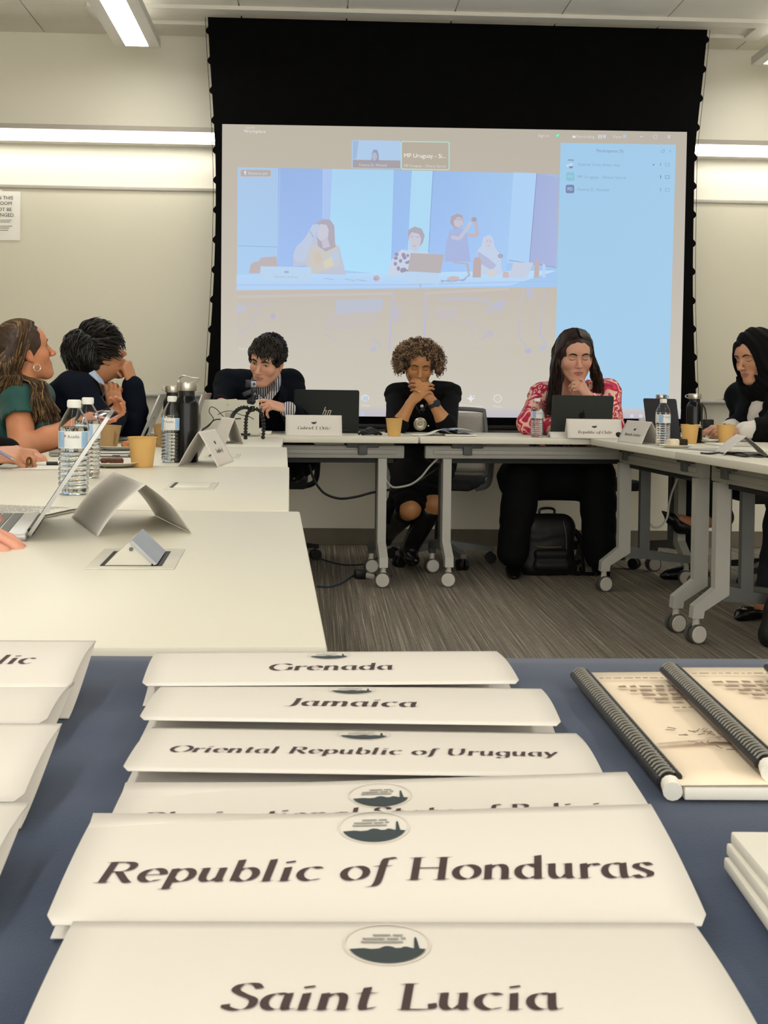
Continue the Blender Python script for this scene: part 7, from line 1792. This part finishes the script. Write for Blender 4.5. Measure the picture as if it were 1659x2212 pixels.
# ------------------------------------------------------------------ the man in the navy sweater, seen from behind
def person_sweater():
    pel = np.array((-1.20, 5.12, .56)); neck = A3(at_y(188, 830, 5.12)); shR = A3(at_y(170, 850, 4.95)); shL = A3(at_y(196, 838, 5.32))
    r = root_at('man in a navy sweater with thick dark hair, chin on his hand, facing the screen', pel); og = r.location
    H = Head(228, 774, 5.03, (.085, -.008, -.004), 1.02, -.36, .02, 1.0)
    B = Solid(); add_head(B, H, dict(nose=1.1, jaw=1.0, eye='open', open=.0045))
    B.cap(H.w((0, -.025, -.060)), neck, .056, .060, .03); torso(B, pel, neck, shL, shR, -.02, 1.0)
    elR = A3(at_y(226, 932, 4.86)); wrR = A3(at_y(252, 893, 5.02)); elL = A3(at_y(288, 938, 5.16)); wrL = A3(at_y(287, 830, 5.10)); elR[2] = max(elR[2], .80); elL[2] = max(elL[2], .79)
    arm(B, shR, elR, wrR, (.046, .042, .044, .029)); arm(B, shL, elL, wrL, (.046, .042, .044, .029))
    nails = []
    hand(B, wrL, (-.30, -.16, .94), (.86, -.45, .20), 1, ((66, 80, 44), (72, 82, 46), (78, 84, 46), (82, 84, 46)), ((.6, .55, -.4), (.8, .4, -.5), (.9, .2, -.4)), nails=nails)
    hand(B, wrR, (-.20, .12, .96), (-.10, -.95, .1), -1, ((24, 50, 30), (28, 52, 30), (32, 54, 30), (38, 56, 30)), ((.6, .6, -.3), (.8, .4, -.3), (.9, .3, -.3)), nails=nails)
    skin_part(B, H, r, (190, 134, 96), (160, 96, 80), .0034, .25); add_nails(nails, r, og)
    head_details(H, B, dict(brow_mat=M_brow, brow=1.2, eye='open', open=.0045), r, M_skin, og)
    D = Solid(); torso(D, pel, neck, shL, shR, .014, 1.05); arm(D, shR, elR, wrR, (.062, .056, .054, .042), .006, .93); arm(D, shL, elL, wrL, (.058, .054, .054, .042), .006, .96)
    D.cap(A3(shR)+np.array((-.03, -.01, 0)), A3(pel)+np.array((-.05, -.08, .2)), .085, .12, .06)
    D.cap(H.w((0, -.03, -.09)), neck+np.array((0, 0, .01)), .072, .074, .01, True)
    solid_part(D, 'navy_sweater', mat('navy_sweater', (13, 19, 31), rough=0.9, var=0.1, vscale=50, spec=0.15, bump=0.1, bscale=600), r, .0055, folds(.0045, 42, 14, (.5, .2, .8)))
    # pale blue collar standing round the neck
    ax = A3(H.w((0, -.035, -.10)))-neck; ax /= np.linalg.norm(ax); q_ = Vector(ax).to_track_quat('Z', 'Y').to_matrix().to_4x4(); M_ = Matrix.Translation(Vector(neck+ax*.0)-og) @ q_
    mb = MB(); mb.lathe([(.098, -.030), (.082, .010), (.068, .050), (.064, .050), (.066, .028), (.060, -.02)], 36, M_); mb.build('shirt_collar', mat('pale_blue_shirt', (178, 194, 218), rough=0.8, var=0.03), r)
    mb = MB(); v = [Vector(at_y(*p_))-og for p_ in ((192, 806, 4.97), (214, 826, 4.93), (226, 832, 4.97), (222, 822, 5.0), (204, 800, 5.0))]; mb.add(v, [(0, 1, 2, 3, 4)]); o = mb.build('collar_wing', MATS['pale_blue_shirt'], r, smooth=False); solidify(o, .004, 0)
    B2 = Solid(); kn = [pel+np.array((.42, s_*.10, -.02)) for s_ in (-1, 1)]
    for s_, k_ in zip((-1, 1), kn): leg(B2, pel+np.array((0, s_*.09, 0)), k_, k_+np.array((-.03, 0, -.42)), (.09, .066, .06, .05), .008)
    B2.ell(pel, (.15, .18, .1), None, .04); solid_part(B2, 'trousers', M_blktr, r, .009)
    for k_ in kn: K = Solid(); a_ = k_+np.array((-.03, 0, -.42)); a_[2] = .09; shoe_solid(K, a_, a_+np.array((.18, 0, 0))); solid_part(K, 'shoe', M_shoe, r, .007)
    cap, _ = hair_cap(H, (20, 17, 15), .012, .122, -.030, root=r, seed=6, disp=.005, low=-.140, width=.084, fr=.100)
    tufts(H, r, cap, (25, 21, 18), 950, .075, .0038, 17, lambda p, rg: (-.3+.6*rg.random(), .75 if p[1] > -.04 else -.35, -.55 if p[2] < .09 else -.05), lift=.012, curl=.006, cond=lambda p, rg: fringe_ok(p, rg, .060), rad=(.090, .102, .104), freq=1.1)
    return r
person_sweater()

# ------------------------------------------------------------------ people almost wholly outside the frame
def person_edge(label, pel, face, neck, shR, shL, elR, wrR, elL, wrL, handR, handL, top, bottoms, tone, sleeve=.9, legs=True, kn=None, an=None, hair_=(40, 30, 24)):
    r = root_at(label, pel); og = r.location; pel, neck, shR, shL = A3(pel), A3(neck), A3(shR), A3(shL)
    H = Head(800, 800, 5, (0, 0, 0), face, .15, 0, 1.0); H.c = neck+np.array((.0, 0, .19))
    B = Solid(); add_head(B, H, dict(eye='closed')); B.cap(H.w((0, -.025, -.06)), neck, .052, .056, .03); torso(B, pel, neck, shL, shR, -.02, .95)
    arm(B, shR, elR, wrR, (.042, .038, .04, .026)); arm(B, shL, elL, wrL, (.042, .038, .04, .026)); nails = []
    hand(B, wrR, *handR, nails=nails); hand(B, wrL, *handL, nails=nails)
    skin_part(B, H, r, tone, (160, 90, 80), .0036, .3); add_nails(nails, r, og); head_details(H, B, dict(brow_mat=M_brow), r, M_skin, og)
    D = Solid(); torso(D, pel, neck, shL, shR, .010, 1.0); arm(D, shR, elR, wrR, (.055, .05, .05, .04), .005, sleeve); arm(D, shL, elL, wrL, (.055, .05, .05, .04), .005, sleeve); D.cap(H.w((0, -.03, -.09)), neck, .066, .066, .01, True)
    solid_part(D, 'jacket', top, r, .007, folds(.003, 45, 2))
    hair_cap(H, hair_, .016, .116, -.03, root=r, seed=2)
    if kn is None:
        f_ = np.array((math.sin(face), math.cos(face), 0)); s_ = np.array((f_[1], -f_[0], 0)); kn = [pel+f_*.42+s_*.1, pel+f_*.42-s_*.1]; an = [k_-f_*.02+np.array((0, 0, -.42)) for k_ in kn]
        for a_ in an: a_[2] = .09
    B2 = Solid(); B2.ell(pel, (.17, .17, .1), None, .04); f_ = np.array((math.sin(face), math.cos(face), 0)); s_ = np.array((f_[1], -f_[0], 0))
    for q, k_, a_ in zip((1, -1), kn, an): leg(B2, pel+s_*q*.09, k_, a_, (.088, .066, .06, .05), .008)
    solid_part(B2, 'trousers', bottoms, r, .008, folds(.004, 40, 5))
    return r, f_, an
M_ctable = TZ
wr = A3(on(-34, 1012, TZ)); wr[2] = TZ+.035
r7, f7, an7 = person_edge('person at the left edge, only a hand holding a pen in view', (-1.38, 3.28, .56), PI/2, (-1.24, 3.30, 1.02), (-1.22, 3.14, .97), (-1.22, 3.48, .97), (-1.08, 3.16, .79), wr, (-1.05, 3.55, .78), (-.93, 3.62, .77),
    ((.93, .22, .05), (-.1, -.55, .85), -1, ((26, 46, 30), (34, 50, 30), (42, 52, 30), (48, 54, 30)), ((.75, .45, -.35), (.9, .2, -.3), (.95, .05, -.25))), ((.8, -.4, .0), (0, 0, 1), 1, REST, ((.7, .5, -.2), (.85, .3, -.1), (.9, .2, 0))), M_blk, M_blktr, (206, 148, 118), .96)
for a_ in an7: K = Solid(); shoe_solid(K, a_, a_+f7*.18); solid_part(K, 'shoe', M_shoe, r7, .008)
MB().tube([Vector(A3(at_y(63, 997, wr[1]-.012))+np.array((.003*math.cos(a), .010*math.cos(a), .010*math.sin(a))))-r7.location for a in np.linspace(0, 2*PI, 16)[:-1]], .0036, 8, closed=True).build('bronze_ring', mat('bronze', (120, 86, 44), rough=0.3, metal=0.8), r7)
pa, pb = A3(at_y(-30, 958, wr[1]-.035)), A3(at_y(24, 990, wr[1]-.035)); t = thing('pen', 'slim lilac-grey pen held by the hand at the left edge', 'pen', Vector(pb)); 
dv_ = (Vector(pa)-Vector(pb)).normalized(); MB().cyl((0, 0, 0), dv_*.15, .0045, n=12).build('barrel', mat('lilac_pen', (150, 146, 172), rough=0.35), t); MB().cyl(dv_*-.012, (0, 0, 0), .001, .0042, 12).build('tip', M_steel, t)
wr = A3(on(-224, 1190, TZ)); wr[2] = TZ+.030
r8, f8, an8 = person_edge('person at the left edge, only fingertips in view on the silver laptop', (-1.28, 1.90, .56), PI/2, (-1.14, 1.90, 1.02), (-1.12, 1.74, .97), (-1.12, 2.06, .97), (-.90, 1.66, .79), wr, (-.88, 2.10, .79), (-.66, 2.02, .785),
    ((.97, .10, -.03), (0, -.15, 1), -1, ((10, 16, 10), (12, 18, 10), (14, 20, 12), (18, 24, 12)), ((.75, .5, -.2), (.9, .3, -.1), (.95, .2, 0))), ((.9, -.3, .0), (0, 0, 1), 1, REST, ((.7, .5, -.2), (.85, .3, -.1), (.9, .2, 0))), M_navy, M_blktr, (222, 160, 136), .9)
for a_ in an8: K = Solid(); shoe_solid(K, a_, a_+f8*.18); solid_part(K, 'shoe', M_shoe, r8, .008)
an_ = A3(on(1650, 1338, .0)); an_[2] = .085; p9 = np.array((2.40, 5.0, .56)); kn_ = [p9+np.array((-.36, .08, .0)), p9+np.array((-.40, -.10, .02))]; a2_ = np.array((2.16, 4.86, .09))
r9, f9, an9 = person_edge('person at the right edge, only a dark trouser leg and studded shoe in view', tuple(p9), -PI/2, (2.34, 5.0, 1.02), (2.33, 5.17, .97), (2.33, 4.83, .97), (2.22, 5.20, .79), (2.1, 5.05, .785), (2.24, 4.78, .79), (2.11, 4.92, .785),
    ((-.9, -.2, 0), (0, 0, 1), -1, REST, ((.7, .5, -.2), (.85, .3, -.1), (.9, .2, 0))), ((-.9, .2, .0), (0, 0, 1), 1, REST, ((.7, .5, -.2), (.85, .3, -.1), (.9, .2, 0))), M_navy, mat('ink_trouser', (14, 20, 30), rough=0.85), (196, 140, 110), .9, kn=kn_, an=[an_+np.array((.02, 0, .04)), a2_])
B3 = Solid(); B3.cap(an_+np.array((.02, 0, .08)), an_+np.array((-.01, 0, -.03)), .034, .032, .02); V, F = B3.mesh(.005); mesh_obj('ankle', V, F, M_skin, r9, r9.location, np.tile(np.array(rgb(190, 130, 96)[:3]), (len(V), 1)))
pump(r9, r9.location, A3(on(1588, 1342, .0))+np.array((0, 0, .012)), an_+np.array((-.07, 0, -.052)), an_+np.array((.01, 0, -.050)))
K = Solid(); shoe_solid(K, a2_, a2_+np.array((-.18, 0, 0))); solid_part(K, 'shoe', M_shoe, r9, .008)

# ================================================================== chairs, bags, cables on the floor
M_mesh = mat('grey_mesh_back', (192, 188, 176), rough=0.7, var=0.08, vscale=150); M_cgrey = mat('chair_grey', (112, 114, 112), rough=0.5, metal=0.2); M_seat = mat('seat_fabric', (40, 41, 42), rough=0.9)
def chair(label, loc, rot, dark=False):
    """seat faces local -y"""
    t = thing('office_chair', label, 'chair', (loc[0], loc[1], 0), (0, 0, rot), group='swivel office chairs')
    cg = M_blackp if dark else M_cgrey; ms = M_tray if dark else M_mesh
    MB().box((0, -.02, .455), (.46, .44, .06), bev=.028, seg=4).build('seat', M_seat, t)
    mb = MB(); mb.grid(lambda u, v: Vector(((u-.5)*(.44-.06*v), .235+.05*v-.05*(1-(2*u-1)**2)+.03*math.sin(v*PI), .50+.34*v)), 12, 12); o = mb.build('backrest', ms, t); solidify(o, .012, 0)
    mb = MB(); pts = spline([(-.225, .24, .50), (-.215, .27, .66), (-.195, .29, .83), (-.17, .292, .855), (0, .245, .862), (.17, .292, .855), (.195, .29, .83), (.215, .27, .66), (.225, .24, .50), (.17, .21, .47), (0, .19, .46), (-.17, .21, .47)], 4, closed=True); mb.tube(pts, .013, 8, closed=True); mb.build('back_frame', cg, t)
    mb = MB(); mb.tube(spline([(0, .20, .47), (0, .24, .43), (0, .12, .40), (0, 0, .40)], 5), .024, 8); mb.cyl((0, 0, .36), (0, 0, .43), .05, .07, 16); mb.build('tilt_mechanism', M_blackp, t)
    for s_ in (-1, 1):
        mb = MB(); mb.tube(spline([(s_*.20, .02, .42), (s_*.27, .03, .45), (s_*.285, .04, .56), (s_*.285, .04, .62)], 5), .016, 8); mb.box((s_*.285, .02, .632), (.07, .22, .025), bev=.011); mb.build('armrest', M_blackp if dark else M_cgrey, t)
    MB().cyl((0, 0, .10), (0, 0, .38), .026, .020, 16).build('gas_column', M_blackp, t)
    for k in range(5):
        a = 2*PI*k/5+.35; d = Vector((math.cos(a), math.sin(a), 0)); s_ = Vector((-d.y, d.x, 0)); mb = MB()
        v = [d*.02+s_*.03+Vector((0, 0, .135)), d*.02-s_*.03+Vector((0, 0, .135)), d*.31-s_*.017+Vector((0, 0, .088)), d*.31+s_*.017+Vector((0, 0, .088)), d*.02+s_*.03+Vector((0, 0, .085)), d*.02-s_*.03+Vector((0, 0, .085)), d*.31-s_*.017+Vector((0, 0, .066)), d*.31+s_*.017+Vector((0, 0, .066))]
        mb.add(v, [(3, 2, 1, 0), (4, 5, 6, 7), (0, 1, 5, 4), (2, 3, 7, 6), (1, 2, 6, 5), (3, 0, 4, 7)]); lg = mb.build('base_arm', cg, t)
        mb = MB(); c = d*.295
        for q in (-1, 1): mb.cyl(c+s_*q*.008+Vector((0, 0, .03)), c+s_*q*.026+Vector((0, 0, .03)), .030, n=18)
        mb.box(c+Vector((0, 0, .05)), (.02, .02, .03), bev=.004); mb.build('caster', M_blackp, lg)
    return t
ch4 = chair('grey mesh swivel chair under the woman with curly hair', (at_y(935, 1200, 6.66).x+.03, 6.64), -.32)
chair('black swivel chair under the woman in pink', (at_y(1262, 1200, 6.66).x, 6.64), .25, True)
chair('swivel chair under the man in the blazer', (at_y(575, 1100, 6.64).x, 6.62), .0, True)
chair('swivel chair under the woman in the black headscarf', (2.36, 6.0), -PI/2, True)
# leather backpack under the back table
p = on(1188, 1246, 0.0); t = thing('backpack', 'black leather backpack on the carpet before the woman in pink', 'backpack', (p.x, p.y+.08, 0), (0, 0, .10))
sB = Solid(); sB.ell((0, 0, .15), (.115, .075, .155), None, .02); sB.cap((-.085, 0, .045), (.085, 0, .045), .05, None, .05); sB.cap((-.08, 0, .26), (.08, 0, .26), .055, None, .06); sB.cap((-.09, 0, .06), (-.085, 0, .25), .055, .05, .05); sB.cap((.09, 0, .06), (.085, 0, .25), .055, .05, .05); sB.half((0, 0, .003), (0, 0, -1))
V, F = sB.mesh(.006, folds(.0012, 60, 3)); mesh_obj('bag_body', V, F, mat('black_grain_leather', (15, 14, 15), rough=0.55, var=0.15, bump=0.15, bscale=300), t)
sB = Solid(); sB.cap((-.07, -.075, .06), (.07, -.075, .06), .03, None, .03); sB.cap((-.07, -.075, .12), (.07, -.075, .12), .025, None, .03); V, F = sB.mesh(.006); mesh_obj('front_pocket', V, F, MATS['black_grain_leather'], t)
M_gold = mat('brass_zip', (186, 158, 104), rough=0.35, metal=0.8)
MB().tube([(-.085, -.094, .160), (-.04, -.099, .158), (.0, -.100, .158), (.045, -.098, .159)], .0022, 6).build('zip', M_gold, t)
MB().tube(spline([(.062, -.070, .29), (.075, -.080, .22), (.078, -.085, .12), (.085, -.080, .05)], 6), .0026, 6).build('side_zip', mat('grey_piping', (66, 66, 68), rough=0.4), t)
MB().tube(spline([(-.04, .02, .305), (-.035, .02, .345), (.035, .02, .345), (.04, .02, .305)], 6), .007, 8).build('top_handle', M_shoe, t)
for s_ in (0, 1): MB().tube(spline([(.06+.03*s_, .05, .28), (.17+.02*s_, .02, .20), (.19+.05*s_, -.02, .07), (.17+.08*s_, -.06, .014), (.10, -.05, .02)], 7), .010, 8).build('strap', M_shoe, t)
# a black bag at the right edge
p = on(1660, 1405, 0); t = thing('handbag', 'black bag standing on the carpet at the right edge of the photo', 'bag', (p.x+.10, p.y+.06, 0))
sB = Solid(); sB.ell((0, 0, .12), (.10, .055, .12), None, .03); sB.cap((-.07, 0, .04), (.07, 0, .04), .045, None, .05); sB.half((0, 0, .003), (0, 0, -1)); V, F = sB.mesh(.007); mesh_obj('bag_body', V, F, MATS['black_grain_leather'], t)
MB().tube(spline([(-.07, 0, .20), (-.06, 0, .32), (.06, 0, .32), (.07, 0, .20)], 7), .006, 8).build('handle', M_shoe, t); MB().sphere((-.075, -.04, .13), .010, 12).build('metal_ring', M_steel, t)
# cables under the back table
cable('hanging_cable', 'thick black cable sagging from the blazer man\'s side under the back table', [at_y(x, y, 6.0) for x, y in ((668, 1004), (676, 1030), (688, 1052), (705, 1068), (735, 1077), (770, 1073), (800, 1065), (822, 1061), (852, 1056), (900, 1042), (948, 1010))], .0065)
cable('grey_cable', 'pale grey cable looping in front of the curly-haired woman under the table', [at_y(x, y, 5.93) for x, y in ((832, 1034), (840, 1045), (850, 1052.5), (870, 1051), (890, 1045), (910, 1030), (928, 1008), (946, 990))], .0052, mat('pale_cable', (176, 174, 164), rough=0.5))
cable('white_cable', 'white cable hanging beside the legs of the right tables', [at_y(x, y, 5.85) for x, y in ((1463, 1034), (1452, 1062), (1445, 1090), (1441, 1118), (1428, 1136), (1412, 1139), (1405, 1132))], .0052, mat('white_cable', (206, 202, 192), rough=0.5))
fl = [on(x, y, 0.0) for x, y in ((664, 1186), (690, 1206), (720, 1217), (752, 1222), (790, 1219), (812, 1208), (826, 1196))]; cable('floor_cable', 'thin black cable lying on the carpet beside the left table row', [p_+Vector((0, 0, .004)) for p_ in fl], .0035)
fl = [on(x, y, 0.0) for x, y in ((684, 1269), (710, 1270), (735, 1263), (752, 1252), (764, 1244))]; cable('blue_cable', 'dark blue cable on the carpet leading to the power adapter', [p_+Vector((0, 0, .005)) for p_ in fl], .0045, mat('blue_cable', (44, 58, 84), rough=0.5))
p = on(783, 1252, 0); t = thing('power_adapter', 'black and grey power adapter lying on the carpet under the back table', 'adapter', (p.x, p.y+.03, 0), (0, 0, .2))
MB().box((-.012, 0, .024), (.06, .05, .046), (0, .1, 0), bev=.01).build('plug_block', M_blackp, t); MB().box((.03, -.002, .016), (.06, .042, .028), (0, .25, 0), bev=.006).build('grey_face', M_alu2, t); MB().tube(spline([(.055, 0, .02), (.09, .01, .012), (.14, .0, .008), (.16, .02, .006)], 6), .004, 7).build('lead', M_blackp, t)
